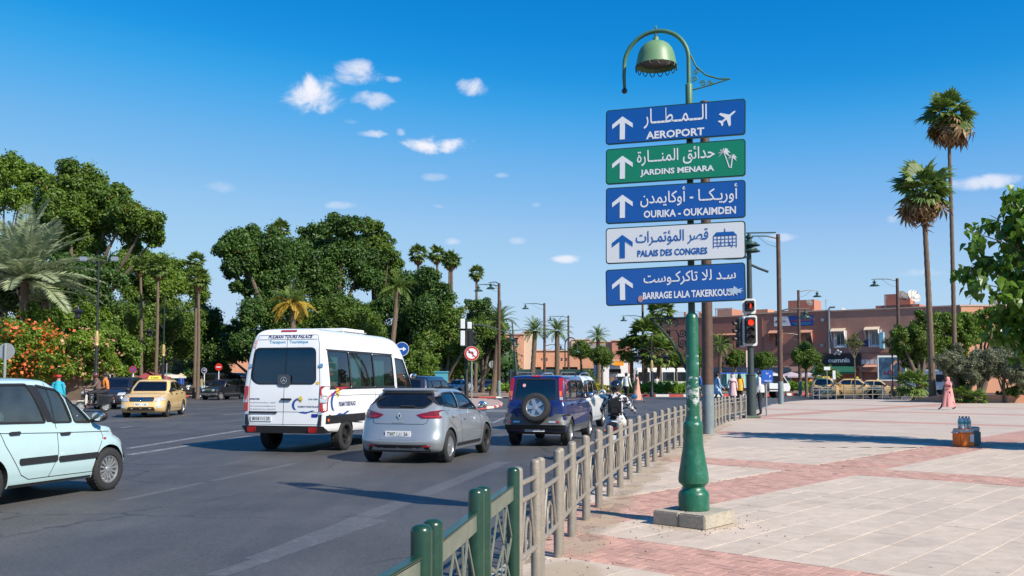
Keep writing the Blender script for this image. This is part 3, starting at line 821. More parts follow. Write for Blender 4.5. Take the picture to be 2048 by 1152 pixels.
def car_layers(L,W,H,nose=.42,hood_f=.72,cowl=(.95,.98),ws=(.25,),roof_r=-1.35,deck=None,rg=(-1.75,1.02),wr=.74,tail_top=.9,gc=.2,cr=.03,tail_in=.06,bump_r=.03,box=0.0,rake=0.0,nosein=.05,dr=.34,df=.5):
 h=L/2;w=W/2;wtop=w*wr
 ly=[(-h+.45,gc+.02,h-.45,gc,w-.16,.2,.3,0),(-h+.10,gc+.03,h-.14,gc+.01,w-.05,dr,df,0),(-h+.01,gc+.17,h-.02,gc+.14,w-.012,dr,df,0),(-h,.47,h,nose,w,dr,df,0),(-h+bump_r,.62,h-nosein,nose+.14,w,dr,df,0)]
 if deck:
  dx,dz=deck
  ly+=[(-h+bump_r+tail_in*.6,(tail_top+.62)/2+.02,h-nosein-.05,hood_f-.07,w-.01,dr,df,.0),(-h+bump_r+tail_in,dz-.05,h-nosein-.16,hood_f,w-.03,dr,df,cr),(-h+.22,dz,cowl[0]+.58*(h-nosein-.16-cowl[0]),hood_f+.58*(cowl[1]-hood_f)+.03,w-.05,.2,.3,cr),(rg[0],rg[1],cowl[0],cowl[1],w-.075,.12,.22,cr)]
 else:
  ly+=[(-h+bump_r+tail_in*.5,(tail_top+.62)/2,h-nosein-.05,hood_f-.07,w-.01,dr,df,.0),(-h+bump_r+tail_in,tail_top,h-nosein-.16,hood_f,w-.025,dr,df,cr*.5),((rg[0]*.65+(-h+bump_r+tail_in)*.35),(tail_top+rg[1])/2+.01,cowl[0]+.58*(h-nosein-.16-cowl[0]),hood_f+.58*(cowl[1]-hood_f)+.03,w-.045,dr*.8,.3,cr),(rg[0],rg[1],cowl[0],cowl[1],w-.07,dr*.7,.22,cr)]
 a=ly[-1];zt=H-.075
 for t in(.35,.7):
  x=t;bulge=math.sin(math.pi*t)*.035
  ly.append((rg[0]+(roof_r-rg[0])*t-bulge*.4,rg[1]+(zt-rg[1])*t,cowl[0]+(ws[0]-cowl[0])*t+bulge,cowl[1]+(zt-cowl[1])*t,(w-.07)+(wtop+.03-(w-.07))*t+bulge*.6,dr*.6,.22,cr*.6))
 ly.append((roof_r,zt,ws[0],zt,wtop,dr*.5,.18,.0))
 ly.append((roof_r+.07,H-.032,ws[0]-.12,H-.032,wtop-.07,.2,.2,.0))
 ly.append((roof_r+.22,H-.008,ws[0]-.34,H-.008,wtop-.22,.2,.2,.0))
 ly.append((roof_r+.5,H,ws[0]-.6,H,.12,.05,.05,.0))
 return ly
def hullfit(bm):
 bm.normal_update();return BVHTree.FromBMesh(bm)
def hit(bvh,axis,sign,a,b,far=9.0):
 """axis 'y': a=x, b=z ; axis 'x': a=y, b=z ; axis 'z': a=x,b=y"""
 if axis=='y':o,d=Vector((a,sign*far,b)),Vector((0,-sign,0))
 elif axis=='x':o,d=Vector((sign*far,a,b)),Vector((-sign,0,0))
 else:o,d=Vector((a,b,far)),Vector((0,0,-1))
 loc,nor,idx,dist=bvh.ray_cast(o,d)
 if loc is None:
  loc,nor,idx,dist=bvh.find_nearest(o+d*(far-1.0 if axis!='x' else far-2.0))
 return loc,nor
def patch(bvh,poly,axis,sign,off=.004,thick=0.0,grid=.11,mb=None):
 """2D outline laid onto the body surface; returns/extends a mesh builder"""
 bm=bmesh.new()
 vs=[bm.verts.new((p[0],p[1],0))for p in poly]
 bm.faces.new(vs)
 xs=[p[0]for p in poly];ys=[p[1]for p in poly]
 for ax,lo,hi in((0,min(xs),max(xs)),(1,min(ys),max(ys))):
  k=lo+grid
  while k<hi-grid*.3:
   co=(k,0,0)if ax==0 else(0,k,0);no=(1,0,0)if ax==0 else(0,1,0)
   bmesh.ops.bisect_plane(bm,geom=bm.verts[:]+bm.edges[:]+bm.faces[:],plane_co=co,plane_no=no)
   k+=grid
 bmesh.ops.triangulate(bm,faces=[f for f in bm.faces if len(f.verts)>4])
 edge=set(v for e in bm.edges if e.is_boundary for v in e.verts)
 bes=[(e.verts[0].index,e.verts[1].index)for e in bm.edges if e.is_boundary]
 bm.verts.index_update()
 bes=[(e.verts[0].index,e.verts[1].index)for e in bm.edges if e.is_boundary]
 top=[];bot=[]
 for v in bm.verts:
  loc,nor=hit(bvh,axis,sign,v.co.x,v.co.y)
  top.append(loc+nor*off);bot.append(loc+nor*(off-max(thick,.0)))
 fs=[]
 want=Vector((0,sign,0))if axis=='y' else Vector((sign,0,0))if axis=='x' else Vector((0,0,1))
 for f in bm.faces:
  idx=[v.index for v in f.verts]
  n=(top[idx[1]]-top[idx[0]]).cross(top[idx[2]]-top[idx[0]])
  fs.append(tuple(idx)if n.dot(want)>0 else tuple(idx[::-1]))
 mb=mb or MB();nv=len(top)
 if thick:
  for a,b in bes:fs.append((a,b,b+nv,a+nv))
  mb.add(top+bot,fs)
 else:mb.add(top,fs)
 bm.free();return mb
def strip(bvh,pts,axis,sign,w=.012,off=.003,mb=None,closed=False,step=.08):
 P2=[Vector(p)for p in pts]
 if closed:P2.append(P2[0])
 out=[]
 for a,b in zip(P2,P2[1:]):
  n=max(1,int((b-a).length/step))
  for i in range(n):out.append(a.lerp(b,i/n))
 out.append(P2[-1])
 mb=mb or MB();vs=[];fs=[]
 for i,p in enumerate(out):
  d=out[min(i+1,len(out)-1)]-out[max(i-1,0)]
  if closed and i in(0,len(out)-1):d=out[1]-out[-2]
  d=d.normalized()if d.length>1e-9 else Vector((1,0));nn=Vector((-d.y,d.x))*w/2
  for q in(p+nn,p-nn):
   loc,nor=hit(bvh,axis,sign,q.x,q.y);vs.append(loc+nor*off)
 for i in range(len(out)-1):fs.append((2*i,2*i+1,2*i+3,2*i+2))
 mb.add(vs,fs);return mb
def rrect(x0,y0,x1,y1,r=.05,n=4):
 pts=[]
 for cx,cy,a0 in((x1-r,y1-r,0),(x0+r,y1-r,90),(x0+r,y0+r,180),(x1-r,y0+r,270)):
  for k in range(n+1):
   a=R(a0+90*k/n);pts.append((cx+r*math.cos(a),cy+r*math.sin(a)))
 return pts
def round_poly(pts,r=.05,n=4):
 out=[];N_=len(pts)
 for i in range(N_):
  a,p,b=Vector(pts[i-1]),Vector(pts[i]),Vector(pts[(i+1)%N_])
  rr=min(r,(a-p).length*.45,(b-p).length*.45)
  q0=p+(a-p).normalized()*rr;q1=p+(b-p).normalized()*rr
  for k in range(n+1):
   t=k/n;out.append(tuple((q0*(1-t)+p*t)*(1-t)+(p*(1-t)+q1*t)*t))
 return out
def grow(poly,d):
 c=Vector((sum(p[0]for p in poly)/len(poly),sum(p[1]for p in poly)/len(poly)))
 xs=max(p[0]for p in poly)-min(p[0]for p in poly);ys=max(p[1]for p in poly)-min(p[1]for p in poly)
 return[(c.x+(p[0]-c.x)*(1+2*d/xs),c.y+(p[1]-c.y)*(1+2*d/ys))for p in poly]
WHEELS={}
def wheel_meshes(r,w,style):
 k=(round(r,3),round(w,3),style)
 if k in WHEELS:return WHEELS[k]
 ri=r*.64;hw=w/2
 prof=[(ri,-hw*.8),(ri+.01,-hw),(r*.80,-hw*1.06),(r*.93,-hw*.98),(r*.985,-hw*.8),(r,-hw*.5),(r,hw*.5),(r*.985,hw*.8),(r*.93,hw*.98),(r*.80,hw*1.06),(ri+.01,hw),(ri,hw*.8)]
 tb=MB().lathe(prof,36,axis='y',caps=False)
 for i in range(30):
  a=2*math.pi*i/30
  for sy in(-1,1):
   tb.box((0,0,0),(.001,.001,.001))
   base=len(tb.v)-8
   Mx=Matrix.Rotation(-a,4,'Y')@Matrix.Translation((r,sy*hw*.42,0))@Matrix.Rotation(.3*sy,4,'X')
   for q,(x,y,z)in enumerate(((-1,-1,-1),(1,-1,-1),(1,1,-1),(-1,1,-1),(-1,-1,1),(1,-1,1),(1,1,1),(-1,1,1))):
    tb.v[base+q]=tuple(Mx@Vector((x*.006,y*hw*.34,z*r*.07)))
 tyre=tb.mesh('tyre',M_TYRE,angle=40)
 m=M_RIMD if style=='steel' else M_RIMS
 rb=MB();rb.lathe([(ri*1.01,-hw*.7),(ri*1.02,hw*.82),(ri*.95,hw*.86),(ri*.9,hw*.70),(ri*.88,hw*.1)],32,axis='y',caps=False)
 rb.lathe([(ri*.9,hw*.12),(.001,hw*.16)],32,axis='y',caps=False)
 ns={'alloy5':5,'cap':14,'cap9':9,'steel':8,'alloy6':6,'moto':3}.get(style,7)
 for i in range(ns):
  a=2*math.pi*i/ns;wd={'alloy5':.30,'alloy6':.24,'cap':.10,'cap9':.17,'steel':.2}.get(style,.2)*ri
  dep=.62 if style!='steel' else .3
  pts=[]
  for(rr,ww,yy)in((ri*.14,wd*.55,hw*(dep+.08)),(ri*.93,wd*(.75 if style!='cap' else .9),hw*(dep+.1))):
   pts+=[(rr,-ww,yy),(rr,ww,yy),(rr,ww,yy-.03),(rr,-ww,yy-.03)]
  Mx=Matrix.Rotation(a,3,'Y')
  V8=[Mx@Vector((p[0],p[2],p[1]))for p in pts]
  rb.add(V8,[(0,1,2,3),(7,6,5,4),(0,4,5,1),(1,5,6,2),(2,6,7,3),(3,7,4,0)])
  rb.f[-6:]=[f[::-1]for f in rb.f[-6:]]
 rb.lathe([(ri*.25,hw*.5),(ri*.24,hw*.78),(ri*.16,hw*.84),(.001,hw*.85)],16,axis='y',caps=False)
 bm=bmesh.new();me=rb.mesh('rim',m,angle=35);bm.from_mesh(me);bmesh.ops.recalc_face_normals(bm,faces=bm.faces[:]);bm.to_mesh(me);bm.free()
 db=MB().lathe([(ri*.88,hw*.09),(.001,hw*.09)],24,axis='y',caps=False).mesh('brake_disc',M_UNDER)
 WHEELS[k]=(tyre,me,db);return WHEELS[k]
def add_wheel(root,x,y,r,w,style,side):
 ty,ri,db=wheel_meshes(r,w,style)
 o=link('wheel',ty,root,(x,y,r));o.rotation_euler=(0,rnd.uniform(0,6),0 if side>0 else math.pi)
 link('rim',ri,o);link('brake_disc',db,o);return o
def apply_bools(bm,cutters,mats_,angle=38):
 """cutters: list of (mesh, material index) subtracted from the body"""
 me=bpy.data.meshes.new('body');bm.to_mesh(me);bm.free()
 for m in mats_:me.materials.append(m)
 ob=bpy.data.objects.new('body',me);COL.objects.link(ob);tmp=[]
 for cm in cutters:
  co=bpy.data.objects.new('cut',cm);COL.objects.link(co);tmp.append(co)
  md=ob.modifiers.new('b','BOOLEAN');md.operation='DIFFERENCE';md.solver='EXACT';md.object=co;md.use_hole_tolerant=False
  md.material_mode='INDEX'
 bpy.context.view_layer.update()
 ev=ob.evaluated_get(bpy.context.evaluated_depsgraph_get())
 res=bpy.data.meshes.new_from_object(ev)
 ob.modifiers.clear()
 for co in tmp:bpy.data.objects.remove(co)
 bpy.data.objects.remove(ob)
 res.polygons.foreach_set('use_smooth',[True]*len(res.polygons));res.set_sharp_from_angle(angle=R(angle))
 return res
def make_car(name,label,cat,loc,head,S,group=None):
 """S: dictionary of the car's shape. head: angle of the driving direction from +X"""
 root=thing(name,label,cat,(loc[0],loc[1],ROADZ),head,group)
 body_m=S['paint'];trim=S.get('cladding',M_TRIM)
 ly=car_layers(**S['lay']);Lc=S['lay'];L,W,H=Lc['L'],Lc['W'],Lc['H'];h=L/2;w=W/2
 ex=S.get('ex',3.2)
 bm=hull(ly,ex=ex,bow=S.get('bow',.03));bvh=hullfit(bm)
 r=S['r'];xf,xr=S['axles'];tw=S.get('tw',.2)
 cut=[]
 for x in(xf,xr):
  for s in(1,-1):
   cb=MB().lathe([(r*S.get('arch',1.14),w*.50),(r*S.get('arch',1.14),w*1.3)],36,(x,0,r+.005),'y')
   if s<0:cb.v=[(a,-b,c)for a,b,c in cb.v];cb.f=[f[::-1]for f in cb.f]
   me=bpy.data.meshes.new('c');me.from_pydata(cb.v,[],cb.f);b2=bmesh.new();b2.from_mesh(me);bmesh.ops.recalc_face_normals(b2,faces=b2.faces[:])
   b2.to_mesh(me);b2.free()
   for m in(body_m,M_INT,M_UNDER):me.materials.append(m)
   me.polygons.foreach_set('material_index',[2]*len(me.polygons));cut.append(me)
 side=[round_poly(p,.045)for p in S['side']]
 wsp=round_poly(S['ws'],.07);rwp=round_poly(S['rw'],S.get('rwr',.08))
 see=S.get('see',False)
 if see:
  inl=[]
  for(a,b,c,d,e,f,g_,k)in ly[3:]:
   inl.append([a+.16,b,c-.14,d,e-.085,f,g_,k])
  zin=[.35]+[q[1]for q in inl[1:]]
  inl[0][1]=inl[0][3]=.36
  for q in inl[-4:]:q[1]-=.045;q[3]-=.045
  for q in inl[-4:]:q[4]=max(.06,q[4])
  ib=hull([tuple(q)for q in inl],sub=1,K=4,S=5,ex=ex)
  me=bpy.data.meshes.new('c');bmesh.ops.recalc_face_normals(ib,faces=ib.faces[:]);ib.to_mesh(me);ib.free()
  for m in(body_m,M_INT,M_UNDER):me.materials.append(m)
  me.polygons.foreach_set('material_index',[1]*len(me.polygons));cut.append(me)
  def prism_cut(poly,axis,a,b):
   pb=MB()
   if axis=='y':pb.prism(poly,(0,a,0),(1,0,0),(0,0,1),-(b-a))if False else pb.prism(poly,(0,b,0),(1,0,0),(0,0,1),(b-a))
   else:pb.prism(poly,(a,0,0),(0,1,0),(0,0,1),(b-a))
   m_=bpy.data.meshes.new('c');m_.from_pydata(pb.v,[],pb.f);b_=bmesh.new();b_.from_mesh(m_);bmesh.ops.remove_doubles(b_,verts=b_.verts[:],dist=1e-5);bmesh.ops.recalc_face_normals(b_,faces=b_.faces[:])
   b_.to_mesh(m_);b_.free()
   for mm in(body_m,M_INT,M_UNDER):m_.materials.append(mm)
   m_.polygons.foreach_set('material_index',[1]*len(m_.polygons));cut.append(m_)
  for p in side:prism_cut(p,'y',-1.6,1.6)
  prism_cut(wsp,'x',.15,h+.5)
  if not S.get('norw'):prism_cut(rwp,'x',-h-.5,S['lay'].get('roof_r',-1.3)+.25)
 res=apply_bools(bm,cut,[body_m,M_INT,M_UNDER])
 body=link('body',res,root)
 gl=S.get('glass',M_GLS)
 k=-.008 if see else .004
 for p in side:
  for s in(1,-1):
   patch(bvh,grow(p,.006)if see else p,'y',s,k).build('side_window',gl if see else S.get('gl2',M_GLX),root,angle=60)
   strip(bvh,p,'y',s,.03,.005,closed=True).build('window_seal',M_TRIM,root,angle=60)
 patch(bvh,grow(wsp,.006)if see else wsp,'x',1,k).build('windscreen',gl if see else S.get('gl2',M_GLX),root,angle=60)
 strip(bvh,wsp,'x',1,.03,.005,closed=True).build('window_seal',M_TRIM,root,angle=60)
 patch(bvh,grow(rwp,.006)if see else rwp,'x',-1,k).build('rear_window',S.get('rgl',gl)if see else S.get('gl2',M_GLX),root,angle=60)
 strip(bvh,rwp,'x',-1,.035,.005,closed=True).build('window_seal',M_TRIM,root,angle=60)
 if see:
  z0=.36
  ib=MB();ib.bevbox((Lc['cowl'][0]-.25,0,Lc['cowl'][1]-.12),(.42,W*.78,.22),.06);ib.build('dashboard',M_INT,root)
  for sx,sy in S.get('seats',((.05,.36),(.05,-.36),(-.85,.36),(-.85,-.36))):
   sb=MB();sb.bevbox((sx,sy,.50),(.5,.46,.16),.05);sb.bevbox((sx-.27,sy,.78),(.15,.44,.54),.06);sb.bevbox((sx-.3,sy,1.14),(.07,.22,.15),.03)
   sb.build('seat',S.get('seatm',M_INT),root)
  MB().lathe([(.17,-.012),(.19,0),(.17,.012),(.155,0),(.17,-.012)],20,(Lc['cowl'][0]-.52,.36,Lc['cowl'][1]-.1),'x',caps=False).build('steering_wheel',M_TRIM,root)
  MB().bevbox((Lc['ws'][0]+.12,0,H-.2),(.03,.2,.07),.01).build('rear_view_mirror',M_TRIM,root)
 sm=MB()
 for ln in S.get('seams',[]):
  for s in(1,-1):strip(bvh,ln,'y',s,.010,.0025,mb=sm)
 if sm.v:sm.build('door_seam',M_TRIM,root,angle=60)
 sm=MB()
 for ln in S.get('rseams',[]):strip(bvh,ln,'x',-1,.010,.0025,mb=sm)
 if sm.v:sm.build('tailgate_seam',M_TRIM,root,angle=60)
 sm=MB()
 for ln in S.get('fseams',[]):strip(bvh,ln,'x',1,.010,.0025,mb=sm)
 if sm.v:sm.build('bonnet_seam',M_TRIM,root,angle=60)
 for x,z in S.get('handles',[]):
  for s in(1,-1):
   patch(bvh,rrect(x-.09,z-.018,x+.09,z+.018,.017),'y',s,.028,.026,grid=.2).build('door_handle',S.get('handlem',body_m),root)
 if S.get('mirrors',True):
  mx,mz=S.get('mirror',(Lc['cowl'][0]-.28,Lc['cowl'][1]+.08))
  for s in(1,-1):
   loc_,nor_=hit(bvh,'y',s,mx,mz-.04)
   mb=MB();mb.ball((mx+.03,loc_.y+s*.14,mz+.03),.1,12,8,(.75,1.15,.82));mb.box((mx+.03,loc_.y+s*.03,mz-.04),(.1,.14,.04));o=mb.build('wing_mirror',S.get('mirrorm',body_m),root)
   MB().ball((mx-.035,loc_.y+s*.14,mz+.03),.085,12,8,(.22,1.1,.8)).build('mirror_glass',M_CHROME,o)
 for(nm,axis,sg,poly,m,off,th)in S.get('patches',[]):
  sgs=(1,-1)if sg==0 else(sg,)
  for s in sgs:
   if axis=='y2':
    pass
   patch(bvh,poly,axis,s,off,th,grid=.12).build(nm,m,root,angle=50)
 for(nm,sg,poly,m,off,th)in S.get('pair',[]):
  for s in(1,-1):
   patch(bvh,[(s*a,b)for a,b in poly],'x',sg,off,th,grid=.10).build(nm,m,root,angle=50)
 for(sg,y,z,wd,ht,tx)in S.get('plates',[]):
  loc_,nor_=hit(bvh,'x',sg,y,z)
  x0=loc_.x+sg*.012
  o=MB().bevbox((x0,y,z),(.016,wd,ht),.004).build('number_plate',M_PLATE,root)
  tb=MB();U=Vector((0,-1,0))if sg<0 else Vector((0,1,0))
  O=Vector((x0+sg*.010,y,z))
  for(bd,a,b)in tx:
   if bd=='|':tb.prism([(a*wd-.003,-ht*.32),(a*wd+.003,-ht*.32),(a*wd+.003,ht*.32),(a*wd-.003,ht*.32)],O,U,Vector((0,0,1)),.001)
   else:text_in(tb,bd,O,U,(0,0,1),a*wd,-ht*.3,b*wd,ht*.3,bold=.02)
  tb.build('lettering',M_INK,o,smooth=False)
 for x in(xf,xr):
  for s in(1,-1):
   add_wheel(root,x,s*(w-tw/2-.015),r,tw,S.get('wstyle','cap9')if not(S.get('fsteel')and x==xf)else 'steel',s)
 root['half']=h
 return root,bvh
# ================================================================== the vehicles on the road
RH=R(75)
D_=Vector((math.cos(RH),math.sin(RH)));Lf=Vector((-D_.y,D_.x))
def quadp(a,b,c,d):return[a,b,c,d]
# ---- pale blue people carrier, cut by the left edge
P_SCE=paint('pale ice blue car paint',(.42,.565,.59),rough=.25,dirt=.15)
M_GLG=glass('greenish car glass','c4e4e0',dust=.09)
scenic=dict(lay=dict(L=3.96,W=1.74,H=1.68,nose=.46,hood_f=.80,cowl=(1.28,1.02),ws=(.38,),roof_r=-1.55,rg=(-1.75,1.08),wr=.76,tail_top=.92,gc=.22,df=.62),axles=(1.36,-.93),r=.315,tw=.2,see=True,glass=M_GLG,paint=P_SCE,wstyle='cap',arch=1.16,side=[[(.24,1.06),(.62,1.05),(.43,1.50),(.02,1.575)],[(.68,1.045),(1.02,1.03),(.50,1.47)],[(-.72,1.09),(.12,1.065),(-.12,1.585),(-.62,1.585)],[(-1.5,1.12),(-.80,1.09),(-.72,1.58),(-1.32,1.56)]],ws=[(-.62,1.10),(.62,1.10),(.54,1.52),(-.54,1.52)],rw=[(-.6,1.12),(.6,1.12),(.5,1.54),(-.5,1.54)],seams=[[(.20,1.6),(.30,1.0),(.29,.62),(.13,.33)],[(.13,.33),(.98,.32),(1.06,.55),(1.22,.82),(1.1,1.02)],[(-.72,1.05),(-.62,.8),(-.36,.40),(-.22,.33),(.13,.33)],[(-.70,.96),(.3,.915),(1.36,.88),(1.8,.82)]],handles=[(.44,.895),(-.46,.945)],handlem=M_TRIM,mirrorm=M_TRIM,mirror=(1.03,1.09),seats=((.0,.38),(.0,-.38),(-.95,.38)),seatm=mat('grey seat cloth',(.13,.15,.16),.85,var=.2),patches=[('side_moulding','y',0,rrect(.30,.515,1.09,.595,.03),M_TRIM,.018,.02),('side_moulding','y',0,rrect(-.40,.53,.27,.615,.03),M_TRIM,.018,.02),('side_repeater','y',0,rrect(1.22,.765,1.28,.795,.014),M_RED,.01,.01),('bumper_corner','y',0,rrect(1.70,.46,1.95,.57,.03),M_TRIM,.016,.02),('door_pillar','y',0,[(.14,1.07),(.23,1.065),(.01,1.575),(-.10,1.58)],M_TRIM,.004,0),('sill','y',0,[(-.55,.21),(.98,.21),(.98,.245),(-.55,.245)],M_TRIM,.004,0)],pair=[('headlight',1,rrect(.42,.62,.74,.80,.05),M_CLEAR,.01,.01),('tail_light',-1,rrect(.52,.74,.66,1.05,.04),M_RED,.01,.01)])
make_car('people_carrier','pale ice-blue people carrier with black side mouldings, cut off by the left edge','car',(-7.19,12.62),RH,scenic)
# ---- silver hatchback
P_SIL=paint('silver grey car paint',(.33,.355,.385),.45,.3,.1)
clio=dict(lay=dict(L=3.98,W=1.80,H=1.47,nose=.44,hood_f=.74,cowl=(.98,.99),ws=(.20,),roof_r=-1.42,rg=(-1.82,1.05),wr=.70,tail_top=.94,gc=.2,dr=.42,df=.5,tail_in=.07,bump_r=.06),axles=(1.18,-1.33),r=.325,tw=.2,see=True,glass=M_GLD,rgl=M_GLD,paint=P_SIL,wstyle='cap',fsteel=True,side=[[(-.62,1.06),(.62,1.0),(.10,1.345),(-.50,1.385)],[(-1.62,1.14),(-.70,1.065),(-.60,1.385),(-1.15,1.375),(-1.5,1.30)]],ws=[(-.66,1.05),(.66,1.05),(.52,1.36),(-.52,1.36)],rw=[(-.48,1.09),(.48,1.09),(.60,1.19),(.53,1.385),(-.53,1.385),(-.60,1.19)],rwr=.05,seams=[[(-.60,1.39),(-.66,1.0),(-.66,.5),(-.56,.33)],[(.66,1.0),(.74,.8),(.72,.5),(.62,.32),(-.56,.33)],[(-1.25,1.38),(-1.52,1.1),(-1.32,.80),(-1.02,.66),(-.92,.4),(-.86,.33),(-.56,.33)]],rseams=[[(.62,1.0),(.56,.80),(.5,.775),(-.5,.775),(-.56,.80),(-.62,1.0)]],handles=[(-.42,.845),(-1.12,.91)],patches=[('side_moulding','y',0,rrect(-.92,.30,.68,.36,.025),M_TRIM,.014,.015),('bumper_valance','x',-1,round_poly([(-.66,.25),(.66,.25),(.60,.38),(.40,.375),(-.40,.375),(-.60,.38)],.03),M_TRIM,.012,.02),('high_brake_light','x',-1,rrect(-.16,1.405,.16,1.42,.007),M_RED,.012,.01),('rear_wiper','x',-1,rrect(-.28,1.095,.02,1.12,.012),M_TRIM,.03,.02),('roof_spoiler','x',-1,round_poly([(-.60,1.395),(.60,1.395),(.52,1.43),(-.52,1.43)],.02),P_SIL,.05,.05),('number_plate_recess','x',-1,round_poly([(-.40,.47),(.40,.47),(.34,.68),(-.34,.68)],.04),P_SIL,.004,.0)],pair=[('tail_light',-1,round_poly([(.34,.955),(.46,.885),(.80,.885),(.86,.99),(.80,1.045),(.60,1.02)],.02),M_REDD,.012,.014),('tail_lamp_strip',-1,round_poly([(.42,.945),(.50,.905),(.78,.905),(.80,.93),(.55,.93)],.01),M_RED,.018,.004),('reflector',-1,rrect(.50,.345,.66,.362,.008),M_RED,.02,.02),('headlight',1,round_poly([(.4,.66),(.8,.68),(.78,.8),(.5,.76)],.03),M_CLEAR,.01,.01)],plates=[(-1,-.0,.585,.54,.115,[('7307',-.42,-.10),('|',-.03,0),(arabic('د'),.02,.07),('|',.13,0),('26',.22,.38)])])
r_,bv=make_car('hatchback','silver hatchback behind the white minibus, one black steel front wheel','car',(-1.73,19.82),RH,clio)
def emblem(root,bv,y,z,build,name='badge',m=M_CHROME):
 loc_,nor_=hit(bv,'x',-1,y,z);mb=MB();build(mb,loc_+nor_*.006,Vector((0,-1,0)),Vector((0,0,1)));return mb.build(name,m,root,False)
def lozenge(mb,O,U,V):
 o=[(0,.075),(.052,0),(0,-.075),(-.052,0)];i=[(0,.04),(.026,0),(0,-.04),(-.026,0)]
 for k in range(4):mb.prism([o[k],i[k],i[(k+1)%4],o[(k+1)%4]][::-1],O,U,V,.02)
emblem(r_,bv,0,.935,lozenge)
emblem(r_,bv,0,.82,lambda mb,O,U,V:text_in(mb,'CLIO',O+Vector((-.012,0,0)),U,V,-.12,-.018,.12,.018,.03),'lettering')
MB().tube([(-1.25,0,1.46),(-1.36,0,1.62),(-1.42,0,1.72)],[.016,.009,.005],8).build('roof_aerial',M_TRIM,r_)
# ---- white tour minibus
P_VAN=paint('white van paint',(.80,.81,.83),rough=.3,dirt=.08)
VL=[(-2.85,.44,2.6,.38,.86,.1,.3,0),(-3.10,.47,2.96,.36,1.0,.12,.45,0),(-3.12,.62,3.06,.55,1.035,.10,.5,0),(-3.11,.9,3.05,.8,1.05,.1,.5,0),(-3.105,1.2,3.0,1.02,1.05,.1,.5,0),(-3.09,1.45,2.85,1.18,1.045,.1,.45,.02),(-3.075,1.62,2.42,1.36,1.035,.1,.35,.03),(-3.05,1.85,2.22,1.66,1.01,.1,.3,.02),(-3.02,2.15,2.02,2.02,.97,.1,.28,.01),(-2.98,2.42,1.80,2.36,.92,.1,.26,.01),(-2.94,2.62,1.58,2.58,.865,.1,.24,0),(-2.90,2.73,1.36,2.71,.78,.08,.2,0),(-2.8,2.80,1.05,2.79,.62,.08,.2,0),(-2.5,2.835,.6,2.83,.3,.05,.1,0),(-2.0,2.84,-.0,2.84,.08,.03,.05,0)]
